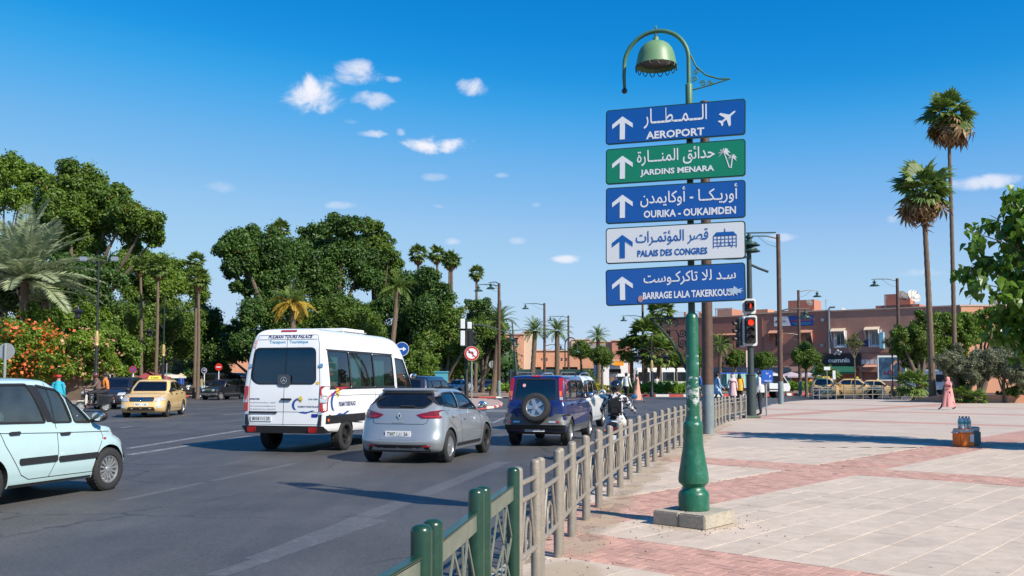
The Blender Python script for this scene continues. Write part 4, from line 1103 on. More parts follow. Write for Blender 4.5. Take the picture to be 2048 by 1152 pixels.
van=dict(layers=VL,lay=dict(L=6.24,W=2.10,H=2.84,cowl=(2.42,1.36),ws=(1.4,),roof_r=-2.9),ex=7,bow=.015,axles=(2.05,-2.0),r=.36,tw=.24,see=True,glass=glass('tinted minibus glass','7d9c9e'),rgl=glass('smoked rear glass','28353c',.6),paint=P_VAN,wstyle='steel',arch=1.12,side=[[(-2.85,1.47),(-1.78,1.47),(-1.78,2.30),(-2.85,2.30)],[(-1.74,1.47),(-.40,1.47),(-.40,2.29),(-1.74,2.29)],[(-.36,1.47),(.92,1.47),(.92,2.27),(-.36,2.27)],[(1.12,1.40),(2.12,1.40),(2.05,1.64),(1.72,2.18),(1.12,2.22)]],ws=[(-.82,1.48),(.82,1.48),(.72,2.28),(-.72,2.28)],rw=[(-.77,1.62),(-.70,1.55),(.70,1.55),(.86,1.68),(.80,2.36),(-.72,2.36)],rwr=.12,seams=[[(-.38,2.6),(-.38,.5)],[(1.02,2.5),(1.02,.5),(1.9,.5),(2.3,.9),(2.3,1.35)],[(-3.0,1.28),(-.5,1.28),(2.7,1.18)]],rseams=[[(.0,.62),(.0,2.62)],[(-.86,.64),(-.88,1.5),(-.80,2.45),(-.74,2.66),(.74,2.66),(.80,2.45),(.88,1.5),(.86,.64),(-.86,.64)],[(-.74,2.56),(.74,2.56)],[(-.86,.92),(.86,.92)]],mirror=(2.15,1.72),mirrorm=M_TRIM,seats=((1.2,.55),(1.2,-.55),(.1,.6),(.1,-.6),(-.9,.6),(-.9,-.6),(-1.9,.6),(-1.9,-.6)),patches=[('lower_cladding','y',0,[(-3.06,.66),(-1.0,.66),(-1.0,.84),(-3.06,.84)],M_TRIM,.014,.015),('lower_cladding','y',0,[(-.95,.66),(1.4,.66),(1.4,.80),(-.95,.80)],M_TRIM,.014,.015),('window_band','y',0,[(-2.90,1.42),(.97,1.42),(.97,1.465),(-2.90,1.465)],M_TRIM,.003,0),('window_band','y',0,[(-2.90,2.305),(.97,2.285),(.97,2.325),(-2.90,2.34)],M_TRIM,.003,0),('side_marker','y',0,rrect(-3.0,.70,-2.93,.77,.03),M_ORANGE,.025,.02),('rear_bumper','x',-1,round_poly([(-1.0,.47),(1.0,.47),(1.0,.60),(.86,.61),(-.86,.61),(-1.0,.60)],.02),M_TRIM,.05,.06),('high_brake_light','x',-1,rrect(-.20,2.735,.20,2.765,.012),M_RED,.02,.02),('door_handle','x',-1,rrect(-.20,1.18,.06,1.225,.02),M_TRIM,.035,.03),('plate_lamp_bar','x',-1,rrect(.16,.885,.86,.93,.01),M_TRIM,.025,.02),('licence_disc','x',-1,rrect(-.86,1.53,-.78,1.60,.03),mat('yellow sticker','d9b23a'),.006,0),('blue_sticker','x',-1,rrect(-.84,.80,-.70,.88,.01),mat('blue sticker','1b2f8f'),.006,0),('speed_limit_sticker','x',-1,rrect(.76,2.47,.84,2.55,.04),mat('pink white sticker','d9a6a6'),.006,0),('speed_limit_sticker','x',-1,rrect(.78,2.37,.86,2.45,.04),mat('pink white sticker','d9a6a6'),.006,0)],pair=[('bumper_corner',-1,[(.86,.62),(1.035,.62),(1.035,.86),(.90,.86)],M_TRIM,.02,.02),('tail_light',-1,rrect(.90,.93,1.035,1.50,.03),M_RED,.022,.024),('tail_light_segment',-1,rrect(.905,1.13,1.03,1.29,.01),M_CLEAR,.028,.004),('reflector',-1,rrect(.66,.50,.86,.58,.01),M_RED,.062,.02),('hinge',-1,rrect(.84,1.93,.93,2.0,.01),M_CHROME,.03,.03),('hinge',-1,rrect(.86,.86,.95,.92,.01),M_CHROME,.03,.03),('headlight',1,rrect(.6,.8,.95,1.1,.05),M_CLEAR,.01,.01)],plates=[(-1,.55,.765,.52,.125,[('8018',-.42,-.08),('|',-.02,0),(arabic('ب'),.04,.13),('|',.18,0),('33',.26,.42)])])
_cl=car_layers
def car_layers(**k):return k['_ly']if '_ly' in k else _cl(**k)
van['lay']['_ly']=VL
vr,vb=make_car('minibus','white tour minibus with dark rear windows and blue lettering, ahead of the silver hatchback','minibus',(-4.355,23.62),RH,van)
M_NAVY=mat('navy blue decal',(.018,.035,.14),.4,var=.05);M_SKYB=mat('sky blue decal',(.05,.30,.50),.4,var=.05);M_GOLD=mat('golden yellow decal',(.75,.55,.03),.4,var=.05)
M_ROYAL=mat('royal blue decal',(.02,.07,.32),.4,var=.05)
def wraptext(root,bv,axis,sign,body,x0,y0,x1,y1,m,bold=.01,off=.005,flipx=False,slant=0.0,name='lettering'):
 vs,fs,(a,b,c,d)=text2d(body,bold);out=[]
 for x,y in vs:
  X_=x0+((x-a)/(c-a))*(x1-x0);Y_=y0+(y-b)/(d-b)*(y1-y0)
  X_+=slant*(Y_-y0)*(1 if x1>x0 else-1)
  loc_,nor_=hit(bv,axis,sign,X_,Y_);out.append(loc_+nor_*off)
 mb=MB();mb.add(out,fs);return mb.build(name,m,root,False)
wraptext(vr,vb,'x',-1,'PULMAN TOURS PALACE',.50,2.585,-.60,2.655,M_NAVY,.035,slant=.25)
wraptext(vr,vb,'x',-1,'Transport',.46,2.45,.04,2.54,M_SKYB,.02)
wraptext(vr,vb,'x',-1,'Touristique',-.05,2.45,-.52,2.54,M_SKYB,.02)
wraptext(vr,vb,'x',-1,'SPRINTER',.86,1.19,.60,1.225,M_NAVY,.03)
wraptext(vr,vb,'x',-1,'316 CDI',-.62,1.19,-.84,1.225,M_NAVY,.03)
wraptext(vr,vb,'x',-1,'Rue 620 N°18 Hay El Massira - AGADIR',.84,1.105,.20,1.14,M_NAVY,.0)
wraptext(vr,vb,'x',-1,'Email : pulman.tours.palace@menara.ma',.84,1.03,.20,1.065,M_NAVY,.0)
wraptext(vr,vb,'x',-1,'Tél : 05 28 22 94 23 - Fax : 05 28 22 95 94',.84,.96,.20,.99,M_NAVY,.0)
def swoosh(axis,sign,cx,cz,s,fx):
 f=lambda x,z:(cx+fx*x*s,cz+z*s)
 arc=[f(-.55+.5*(1-math.cos(R(a))),.42*math.sin(R(a))+.02)for a in(80,60,40,20,0,-20,-40)];arc2=[f(-.50+.5*(1-math.cos(R(a)))+.10*math.cos(R(a)),.36*math.sin(R(a))+.0)for a in(-52,-40,-20,0,20,40,60,76)]
 patch(vb,arc+arc2,axis,sign,.005).build('logo_wave',M_ROYAL,vr,False)
 wv=[f(-.1,-.42),f(.15,-.36),f(.4,-.40),f(.75,-.30),(f(.95,-.31)),f(.7,-.39),f(.4,-.49),f(.1,-.47)]
 patch(vb,wv,axis,sign,.005).build('logo_wave',M_ROYAL,vr,False)
 patch(vb,[f(.0+.12*math.cos(R(a)),.36+.19*math.sin(R(a)))for a in range(0,360,30)],axis,sign,.006).build('logo_sun',M_GOLD,vr,False)
 patch(vb,[f(-.25,.26),f(-.05,.34),f(.05,.26),f(.2,.44),f(.04,.20),f(-.08,.29)],axis,sign,.008).build('logo_bird',M_NAVY,vr,False)
swoosh('x',-1,-.42,1.07,.38,-1)
wraptext(vr,vb,'x',-1,'PULMAN TOURS PALACE',-.36,1.02,-.86,1.06,M_NAVY,.02)
swoosh('y',-1,-2.5,1.12,.66,1)
wraptext(vr,vb,'y',-1,'PULMAN TOURS PALACE',-2.45,1.03,-1.55,1.14,M_NAVY,.03)
emblem(vr,vb,.0,1.62,lambda mb,O,U,V:mb.prism(rrect(-.16,-.13,.16,.14,.07),O+Vector((-.01,0,0)),U,V,.015),'badge_plate',mat('dark badge plate',(.03,.035,.05),.25,coat=1))
def star(mb,O,U,V):
 O=O+Vector((-.03,0,0))
 for k in range(24):
  a,b=R(15*k),R(15*k+15);mb.prism([(math.cos(a)*.078,math.sin(a)*.078),(math.cos(b)*.078,math.sin(b)*.078),(math.cos(b)*.068,math.sin(b)*.068),(math.cos(a)*.068,math.sin(a)*.068)],O,U,V,.008)
 for k in range(3):
  a=R(90+120*k);n=a+math.pi/2;mb.prism([(math.cos(n)*.013,math.sin(n)*.013),(-math.cos(n)*.013,-math.sin(n)*.013),(math.cos(a)*.07,math.sin(a)*.07)],O,U,V,.008)
emblem(vr,vb,.0,1.63,star)
mb=MB();mb.bevbox((-.35,0,2.85),(1.35,1.0,.15),.07);mb.build('air_conditioning_unit',mat('off-white plastic',(.66,.67,.66),.5),vr)
M_CURT=mat('pale teal curtain',(.42,.58,.56),.9,var=.15,scale=12)
for(a,b)in((-2.72,-2.05),(-1.6,-.75),(-.22,.7)):
 for s in(1,-1):
  vs=[];n=22
  for i in range(n+1):
   x=a+(b-a)*i/n;y=s*(.83+.018*math.sin(i*1.9));vs+=[(x,y,1.45),(x,y-s*.03,2.3)]
  MB().add(vs,[(2*i,2*i+2,2*i+3,2*i+1)for i in range(n)]).build('curtain',M_CURT,vr)
# ---- dark blue small off-roader with a spare wheel
P_BLU=paint('dark blue car paint',(.008,.016,.11),.1,.28,.05)
M_CLAD=mat('grey bumper plastic',(.10,.105,.11),.5,var=.15)
ter=dict(lay=dict(L=4.08,W=1.58,H=1.76,nose=.55,hood_f=.94,cowl=(1.18,1.12),ws=(.62,),roof_r=-1.80,rg=(-1.93,1.14),wr=.85,tail_top=1.0,gc=.32,dr=.16,df=.32,tail_in=.03,bump_r=.04),ex=4.6,axles=(1.40,-1.32),r=.345,tw=.21,see=True,glass=M_GLD,rgl=glass('smoked rear glass','28353c',.6),paint=P_BLU,wstyle='alloy5',arch=1.18,side=[[(-.24,1.17),(1.0,1.15),(.62,1.60),(-.18,1.62)],[(-1.08,1.17),(-.32,1.17),(-.26,1.62),(-1.04,1.62)],[(-1.72,1.19),(-1.18,1.18),(-1.15,1.62),(-1.62,1.61)]],ws=[(-.62,1.19),(.62,1.19),(.56,1.64),(-.56,1.64)],rw=[(-.52,1.17),(.52,1.17),(.50,1.66),(-.50,1.66)],seams=[[(-.27,1.66),(-.28,.45)],[(1.05,1.16),(1.02,.8),(.86,.46),(-1.0,.46),(-1.0,.8),(-1.13,1.1),(-1.12,1.65)]],handles=[(-.12,1.02),(-.98,1.02)],patches=[('side_cladding','y',0,[(-.94,.34),(.98,.34),(.98,.50),(-.94,.50)],M_CLAD,.02,.022),('rear_bumper','x',-1,round_poly([(-.74,.52),(.74,.52),(.77,.60),(.77,.80),(.5,.80),(.44,.73),(-.44,.73),(-.5,.80),(-.77,.80),(-.77,.60)],.02),M_CLAD,.07,.08),('bumper_valance','x',-1,round_poly([(-.70,.34),(.70,.34),(.74,.52),(-.74,.52)],.02),M_TRIM,.04,.05),('rear_quarter_cladding','y',0,[(-2.0,.50),(-1.74,.50),(-1.70,.80),(-2.0,.80)],M_CLAD,.012,.014),('high_brake_light','x',-1,rrect(-.13,1.705,.13,1.73,.01),M_RED,.02,.02),('windscreen_sticker','x',-1,rrect(.26,1.46,.34,1.54,.035),mat('pink white sticker','d9a6a6'),.01,0)],pair=[('tail_light',-1,round_poly([(.60,1.13),(.765,1.13),(.68,1.68),(.56,1.68)],.03),M_RED,.012,.02),('tail_light_segment',-1,round_poly([(.61,1.15),(.755,1.15),(.74,1.22),(.605,1.22)],.01),M_CLEAR,.017,.005),('tail_light_segment',-1,round_poly([(.60,1.24),(.745,1.24),(.72,1.36),(.59,1.36)],.01),M_ORANGE,.017,.005),('reflector',-1,rrect(.54,.575,.62,.625,.01),M_RED,.085,.02),('reversing_lamp',-1,rrect(.36,.575,.53,.625,.01),M_CLEAR,.085,.02),('headlight',1,rrect(.4,.75,.7,.95,.05),M_CLEAR,.01,.01)],plates=[(-1,-.0,.43,.50,.125,[('23120',-.44,-.02),('|',.02,0),(arabic('أ'),.07,.10),('|',.15,0),('26',.25,.42)])])
tr,tb_=make_car('offroader','dark blue small off-roader with a spare wheel on its tailgate','car',(1.08,24.40),RH,ter)
ty,ri,db=wheel_meshes(.36,.2,'alloy5')
o=link('spare_wheel',ty,tr,(-2.12,-.05,.95));o.rotation_euler=(R(16),0,R(90));o2=link('rim',ri,o);o3=link('brake_disc',db,o)
for s in(1,-1):
 MB().tube([(-1.6,s*.55,1.76),(-1.5,s*.57,1.82),(.2,s*.57,1.83),(.45,s*.55,1.76)],.018,8).build('roof_rail',M_CLAD,tr)
MB().tube([(-.2,.3,1.76),(-.5,.3,2.1)],[.006,.003],6).build('roof_aerial',M_TRIM,tr)
# ---- white SUV ahead
P_WH=paint('white suv paint',(.78,.80,.80),rough=.3,dirt=.05)
SUVL=dict(L=4.5,W=1.84,H=1.78,nose=.55,hood_f=.92,cowl=(1.15,1.10),ws=(.35,),roof_r=-1.75,rg=(-2.02,1.15),wr=.78,tail_top=1.0,gc=.26,dr=.3,df=.45)
def suvspec(p,see=False,rear=True,**k):
 s=dict(lay=dict(SUVL),axles=(1.4,-1.35),r=.36,tw=.23,paint=p,wstyle='alloy5',see=see,glass=M_GLD,side=[[(-.30,1.16),(.92,1.13),(.35,1.58),(-.24,1.61)],[(-1.25,1.18),(-.38,1.16),(-.32,1.61),(-1.15,1.61)],[(-1.85,1.22),(-1.33,1.18),(-1.25,1.61),(-1.62,1.58)]],ws=[(-.70,1.17),(.70,1.17),(.60,1.66),(-.60,1.66)],rw=[(-.62,1.2),(.62,1.2),(.56,1.64),(-.56,1.64)],seams=[[(-.34,1.62),(-.34,.4)],[(.95,1.12),(.95,.8),(.85,.4),(-.9,.4),(-1.0,.7),(-1.3,.95)]],handles=[(-.15,.98),(-1.05,1.0)],pair=[('tail_light',-1,rrect(.70,.95,.86,1.35,.04),M_RED,.015,.02),('headlight',1,round_poly([(.48,.76),(.84,.78),(.84,.92),(.52,.90)],.03),M_CLEAR,.012,.014)],patches=[('radiator_grille','x',1,rrect(-.44,.70,.44,.90,.04),M_TRIM,.012,.02),('air_intake','x',1,rrect(-.55,.36,.55,.52,.04),M_TRIM,.012,.02)],plates=[(-1,0,.65,.5,.12,[('5521',-.4,-.05),('|',.02,0),('26',.2,.4)]),(1,0,.58,.5,.12,[('5521',-.4,-.05),('|',.02,0),('26',.2,.4)])])
 s.update(k);return s
wr_,wb_=make_car('white_suv','white SUV with roof rails just ahead of the dark blue off-roader','car',(1.98,31.0),RH,suvspec(P_WH,True))
for s in(1,-1):
 MB().tube([(-1.5,s*.62,1.78),(-1.35,s*.63,1.85),(.0,s*.63,1.86),(.2,s*.62,1.79)],.02,8).build('roof_rail',M_CHROME,wr_)
P_NVY=paint('dark navy car paint',(.012,.022,.055),.1,.28,.05)
make_car('navy_suv','dark navy car mostly hidden between the white minibus and the silver hatchback','car',(-3.3,34.2),RH,suvspec(P_NVY,True))
# ---- yellow taxis
P_TAX=paint('pale yellow taxi paint',(.66,.45,.19),rough=.35,dirt=.3)
log=dict(lay=dict(L=4.35,W=1.80,H=1.58,nose=.46,hood_f=.84,cowl=(1.02,1.02),ws=(.36,),roof_r=-1.0,rg=(-1.62,1.06),deck=(.1,1.05),wr=.74,tail_top=.95,gc=.2,dr=.3,df=.48),axles=(1.32,-1.32),r=.32,tw=.2,see=True,glass=M_GLD,paint=P_TAX,wstyle='cap9',fsteel=True,side=[[(-.24,1.10),(.80,1.06),(.30,1.42),(-.20,1.46)],[(-1.22,1.12),(-.33,1.10),(-.29,1.46),(-.92,1.43)]],ws=[(-.68,1.08),(.68,1.08),(.56,1.46),(-.56,1.46)],rw=[(-.58,1.12),(.58,1.12),(.50,1.44),(-.50,1.44)],seams=[[(-.28,1.48),(-.28,.34)],[(.92,1.04),(.90,.7),(.80,.36),(-.90,.34),(-1.0,.6),(-1.35,1.0)]],fseams=[[(-.72,.98),(-.60,.86),(-.45,.82),(.45,.82),(.60,.86),(.72,.98)]],handles=[(-.12,.95),(-1.08,.97)],handlem=M_TRIM,mirrorm=M_TRIM,patches=[('radiator_grille','x',1,round_poly([(-.46,.66),(.46,.66),(.50,.78),(.45,.83),(-.45,.83),(-.50,.78)],.03),M_TRIM,.012,.02),('air_intake','x',1,round_poly([(-.55,.30),(.55,.30),(.50,.44),(-.50,.44)],.03),M_TRIM,.014,.02),('grille_bar','x',1,rrect(-.44,.705,.44,.72,.006),M_CHROME,.03,.02),('grille_bar','x',1,rrect(-.44,.765,.44,.78,.006),M_CHROME,.03,.02),('badge','x',1,round_poly([(-.07,.80),(-.05,.70),(0,.68),(.05,.70),(.07,.80)],.01),M_CHROME,.045,.02),('sunstrip','x',1,[(-.57,1.42),(.57,1.42),(.55,1.47),(-.55,1.47)],M_TRIM,.008,0)],pair=[('headlight',1,round_poly([(.50,.66),(.84,.70),(.86,.84),(.58,.82)],.03),M_CLEAR,.014,.016),('fog_lamp',1,rrect(.62,.40,.78,.52,.05),M_CLEAR,.01,.01),('tail_light',-1,rrect(.62,.75,.84,1.0,.04),M_RED,.012,.016)],plates=[(1,0,.545,.54,.12,[('9830',-.42,-.1),('|',-.03,0),('|',.13,0),('26',.2,.4)]),(-1,0,.68,.5,.12,[('9830',-.42,-.1),('|',-.03,0),('26',.2,.4)])])
M_TSIGN=mat('yellow taxi sign plastic',(.72,.60,.08),.35,var=.05)
def roof_sign(root,x=.1,z=1.57):
 o=MB().add([(x-.09,-.28,z),(x+.09,-.28,z),(x+.09,.28,z),(x-.09,.28,z),(x-.03,-.22,z+.15),(x+.03,-.22,z+.15),(x+.03,.22,z+.15),(x-.03,.22,z+.15)],[(0,3,2,1),(4,5,6,7),(0,1,5,4),(1,2,6,5),(2,3,7,6),(3,0,4,7)]).build('taxi_roof_sign',M_TSIGN,root,False)
 V=Vector((-.06,0,.15)).normalized()
 for sg in(1,-1):
  V2=Vector((-sg*.06,0,.15)).normalized();mb=MB();text_in(mb,'TAXI',Vector((x+sg*.065,0,z+.06)),(0,sg,0),V2,-.16,-.035,.16,.045,.04,.004);mb.build('lettering',M_INK,o,False)
txr,_b=make_car('taxi','pale yellow saloon taxi facing the camera beside the scooter riders','taxi',(-16.15,41.3),R(-83),log);txr.scale=(1.05,)*3
roof_sign(txr);M_DROOF=mat('dark taxi roof film',(.012,.016,.03),.15,coat=1)
# ---- black cars behind it
P_BLK=paint('black car paint',(.012,.014,.02),.1,.25,.1)
make_car('black_suv','black SUV half hidden behind the yellow saloon taxi','car',(-22.3,52),R(-84),suvspec(P_BLK))
o_,b_=make_car('black_prado','large black off-roader facing the camera between the yellow taxi and the black van','car',(-32.3,90),R(-80),suvspec(P_BLK));o_.scale=(1.15,)*3
vanb=suvspec(P_BLK,lay=dict(L=5.0,W=1.95,H=1.95,nose=.6,hood_f=1.0,cowl=(1.75,1.22),ws=(.95,),roof_r=-2.2,rg=(-2.42,1.3),wr=.86,tail_top=1.1,gc=.24,dr=.2,df=.45),axles=(1.6,-1.5),side=[[(.2,1.25),(1.45,1.22),(.95,1.74),(.2,1.76)],[(-.9,1.25),(.1,1.25),(.1,1.76),(-.9,1.76)],[(-2.1,1.25),(-1.0,1.25),(-1.0,1.76),(-2.0,1.76)]],ws=[(-.76,1.3),(.76,1.3),(.68,1.8),(-.68,1.8)],rw=[(-.7,1.3),(.7,1.3),(.66,1.8),(-.66,1.8)],seams=[],handles=[])
o_,b_=make_car('black_van','long black passenger van parked behind the small old black hatchback','van',(-26.9,84),R(-112),vanb);o_.scale=(1.16,)*3
r4=dict(lay=dict(L=3.66,W=1.5,H=1.50,nose=.5,hood_f=.86,cowl=(.85,.98),ws=(.50,),roof_r=-1.35,rg=(-1.66,1.0),wr=.82,tail_top=.9,gc=.26,dr=.14,df=.16,tail_in=.03),ex=5,axles=(1.25,-1.2),r=.29,tw=.16,paint=P_BLK,wstyle='cap9',side=[[(-.05,1.03),(.70,1.02),(.45,1.38),(-.03,1.40)],[(-.85,1.03),(-.12,1.03),(-.10,1.40),(-.82,1.40)],[(-1.45,1.05),(-.93,1.03),(-.90,1.39),(-1.30,1.36)]],ws=[(-.58,1.03),(.58,1.03),(.52,1.40),(-.52,1.40)],rw=[(-.55,1.05),(.55,1.05),(.5,1.38),(-.5,1.38)],mirrorm=M_TRIM,patches=[('radiator_grille','x',1,rrect(-.58,.60,.58,.80,.02),M_CHROME,.012,.02),('front_bumper','x',1,rrect(-.72,.40,.72,.50,.03),M_CHROME,.06,.06),('side_strip','y',0,[(-.9,.42),(.9,.42),(.9,.50),(-.9,.50)],M_CHROME,.01,.01)],pair=[('headlight',1,rrect(.34,.63,.52,.77,.05),M_CLEAR,.03,.02)],plates=[(1,0,.36,.45,.1,[('2210',-.4,.1)])])
o_,b_=make_car('old_hatchback','small old black hatchback with a chrome grille, left of the minibus','car',(-23.2,73.5),R(-110),r4);o_.scale=(1.1,)*3
P_SLV=paint('light silver car paint',(.46,.50,.54),.4,.3,.1)
sedan=dict(log);sedan['paint']=P_SLV;sedan['see']=False;sedan['plates']=log['plates'][:1]
make_car('silver_saloon','silver saloon waiting far off, right of the blue utility cabinet','car',(-6.3,108),R(-118),sedan)
s2=dict(sedan);s2['paint']=P_NVY
make_car('navy_saloon','dark navy saloon far off, beside the round sign seen from behind','car',(-2.9,110),R(-100),s2)
hb=suvspec(P_TAX,lay=dict(L=4.0,W=1.7,H=1.55,nose=.44,hood_f=.8,cowl=(1.0,1.0),ws=(.25,),roof_r=-1.4,rg=(-1.82,1.02),wr=.72,tail_top=.92,gc=.2),axles=(1.25,-1.25),r=.3,tw=.19,side=[[(-.4,1.05),(.75,1.02),(.2,1.40),(-.3,1.43)],[(-1.45,1.1),(-.5,1.06),(-.4,1.43),(-1.1,1.40)]],ws=[(-.62,1.06),(.62,1.06),(.5,1.44),(-.5,1.44)],rw=[(-.58,1.06),(.58,1.06),(.50,1.42),(-.50,1.42)],seams=[],handles=[(-.2,.9),(-1.1,.92)],pair=[('tail_light',-1,rrect(.58,.80,.80,1.02,.05),M_RED,.012,.016),('headlight',1,rrect(.42,.66,.78,.8,.05),M_CLEAR,.012,.016)],patches=[('air_intake','x',1,rrect(-.5,.36,.5,.5,.04),M_TRIM,.012,.02)],plates=[(-1,0,.62,.5,.12,[('7714',-.4,0),('26',.2,.4)])])
o_,b_=make_car('taxi','yellow hatchback taxi seen from behind beyond the far railing, beside the litter bin','taxi',(27.4,79.5),R(62),hb);o_.scale=(1.12,)*3;roof_sign(o_,.0,1.53)
s3=dict(log);s3['see']=False
o_,b_=make_car('taxi','yellow saloon taxi with a dark roof, between the two young trees','taxi',(30.2,80),R(-28),s3);o_.scale=(1.08,)*3;roof_sign(o_)
MB().bevbox((-.3,0,1.572),(1.1,1.1,.02),.009).build('dark_roof_panel',M_DROOF,o_)
o_,b_=make_car('taxi','yellow taxi farthest back, in front of the shop with the green awning','taxi',(33.6,84),R(-20),s3);roof_sign(o_)
# ---- lorry, delivery vans, coaches
M_WHV=mat('white vehicle panel',(.72,.73,.74),.4,var=.05,coat=.4);M_MINT=mat('mint green cargo slat',(.36,.62,.55),.5,var=.12)
M_BLUEB=mat('bright blue board',(.02,.12,.55),.45,var=.08);M_DKGL=mat('dark bus glass',(.015,.02,.028),.06,var=.3,scale=1.0,coat=1)
def simple_wheels(root,xs,w,r):
 for x in xs:
  for s in(1,-1):add_wheel(root,x,s*(w/2-.14),r,.24,'steel',s)
t=thing('lorry','white light lorry with a mint green slatted cargo bed, on the far roadway','lorry',(21.3,80,ROADZ),R(2))
MB().bevbox((-.4,0,.75),(4.6,1.9,.18),.03).build('chassis',M_TRIM,t)
cabm=[(.0,.6),(1.75,.6),(1.85,.95),(1.72,1.25),(1.25,1.95),(.9,2.1),(.0,2.12)]
MB().prism(round_poly([(x+1.0,z)for x,z in cabm],.08),(0,.95,0),(1,0,0),(0,0,1),1.9).build('cab',M_WHV,t,angle=50)
for s in(-1,1):
 mb=MB();mb.prism(round_poly([(1.25,1.3),(2.62,1.3),(2.2,1.9),(1.25,1.95)],.06),(0,.955 if s>0 else-.95,0),(1,0,0),(0,0,1),.006);mb.build('side_window',M_DKGL,t,False)
bd=MB().bevbox((-1.1,0,.95),(3.3,1.95,.12),.02).build('cargo_bed',M_WHV,t)
for s in(-1,1):
 for i in range(16):MB().bevbox((-2.65+i*.205,s*.96,1.55),(.18,.03,1.1),.008).build('cargo_slat',M_MINT,t,angle=50)
 MB().bevbox((-1.1,s*.96,2.16),(3.4,.06,.1),.02).build('cargo_rail',M_BLUEB,t)
MB().bevbox((-1.1,0,2.1),(3.2,1.85,.1),.03).build('cargo_cover',M_WHV,t)
simple_wheels(t,(1.9,-1.7),1.9,.38)
def coach(label,loc,rz,L,H=3.1,W=2.4,body=M_WHV,glass_m=M_DKGL,cat='coach',zb=.35,win=(1.35,2.55)):
 t=thing('coach' if cat=='coach' else 'van',label,cat,(loc[0],loc[1],ROADZ),rz)
 mb=MB().bevbox((0,0,(H+zb)/2),(L,W,H-zb),.18);mb.build('body',body,t,angle=40)
 n=max(3,int(L/1.5));ww=(L-.5)/n
 for s in(-1,1):
  for i in range(n):
   MB().prism(rrect(-L/2+.25+i*ww+.03,win[0],-L/2+.25+(i+1)*ww-.03,win[1],.06),(0,s*(W/2+(.006 if s>0 else 0)),0),(1,0,0),(0,0,1),.006).build('side_window',glass_m,t,False)
 for s in(-1,1):
  mb=MB();mb.prism(rrect(-W/2+.15,win[0]-.1,W/2-.15,win[1]+.1,.1),(s*L/2 if s>0 else-L/2-.006,0,0),(0,1,0),(0,0,1),.006)
  mb.build('windscreen' if s>0 else 'rear_window',glass_m,t,False)
  for y in(-.75,.75):MB().bevbox((s*(L/2+.01),y*W/2,.8),(.04,.28,.2),.01).build('headlight' if s>0 else 'tail_light',M_CLEAR if s>0 else M_RED,t)
 simple_wheels(t,(L/2-1.3,-L/2+1.5),W,.45);return t
M_NAVB=mat('midnight blue coach paint',(.02,.03,.06),.25,var=.1,coat=.8)
coach('long white coach with a dark window band, parked beyond the hedge',(21.5,118),R(4),11.5)
coach('midnight blue coach with a white skirt, parked beyond the people crossing the road',(28.5,112),R(-3),11.0,body=M_NAVB)
coach('white minibus parked beyond the far railing, right of the advertising hoarding',(45.0,98),R(-40),5.2,H=2.7,W=2.0,cat='van',win=(1.35,2.15))
coach('dark green coach roof showing above the white SUV',(4.6,118),R(8),10.5,H=2.9,body=mat('dark green coach paint',(.02,.05,.045),.3,coat=.6))
coach('small white delivery van in front of the white shopfront',(13.3,112),R(-85),4.6,H=2.3,W=1.9,cat='van',win=(1.25,1.85))
# ================================================================== vegetation
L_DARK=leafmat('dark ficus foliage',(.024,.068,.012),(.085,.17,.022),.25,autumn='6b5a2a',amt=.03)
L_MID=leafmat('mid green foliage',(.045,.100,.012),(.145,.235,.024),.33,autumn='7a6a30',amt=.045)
L_LIME=leafmat('lime green foliage',(.08,.16,.014),(.20,.31,.035),.38)
L_BOUG=leafmat('bright hedge foliage',(.09,.17,.014),(.25,.36,.035),.38)
L_OLIVE=leafmat('grey olive foliage',(.095,.115,.060),(.23,.25,.145),.25)
L_HEDGE=leafmat('clipped hedge foliage',(.12,.26,.015),(.28,.46,.04),.4)
L_YOUNG=leafmat('young tree foliage',(.10,.12,.03),(.20,.20,.06),.35)
L_FLOW=leafmat('orange-red blossom',(.62,.09,.02),(.75,.24,.07),.3)
L_PINK=leafmat('pale pink blossom',(.50,.20,.16),(.62,.42,.22),.3)
L_PALM=leafmat('fan palm leaf',(.075,.14,.025),(.21,.29,.055),.35)
L_DATE=leafmat('silvery date palm leaf',(.21,.27,.14),(.42,.48,.29),.35)
L_DEAD=leafmat('dead palm leaf',(.16,.085,.03),(.34,.21,.09),.15)
L_YELL=leafmat('yellowing palm leaf',(.38,.24,.02),(.60,.42,.06),.3)
L_CAN=leafmat('feather palm leaf',(.09,.16,.03),(.21,.30,.06),.3)
L_BIG=leafmat('broad tree leaf',(.045,.12,.015),(.16,.29,.03),.45,.38)
M_BARK=mat('grey-brown bark',(.13,.10,.075),.9,scale=8,var=.35,bump=.8,bscale=18)
M_PALMB=mat('ringed palm bark',(.14,.10,.07),.9,scale=5,var=.3,bump=.8,bscale=12)
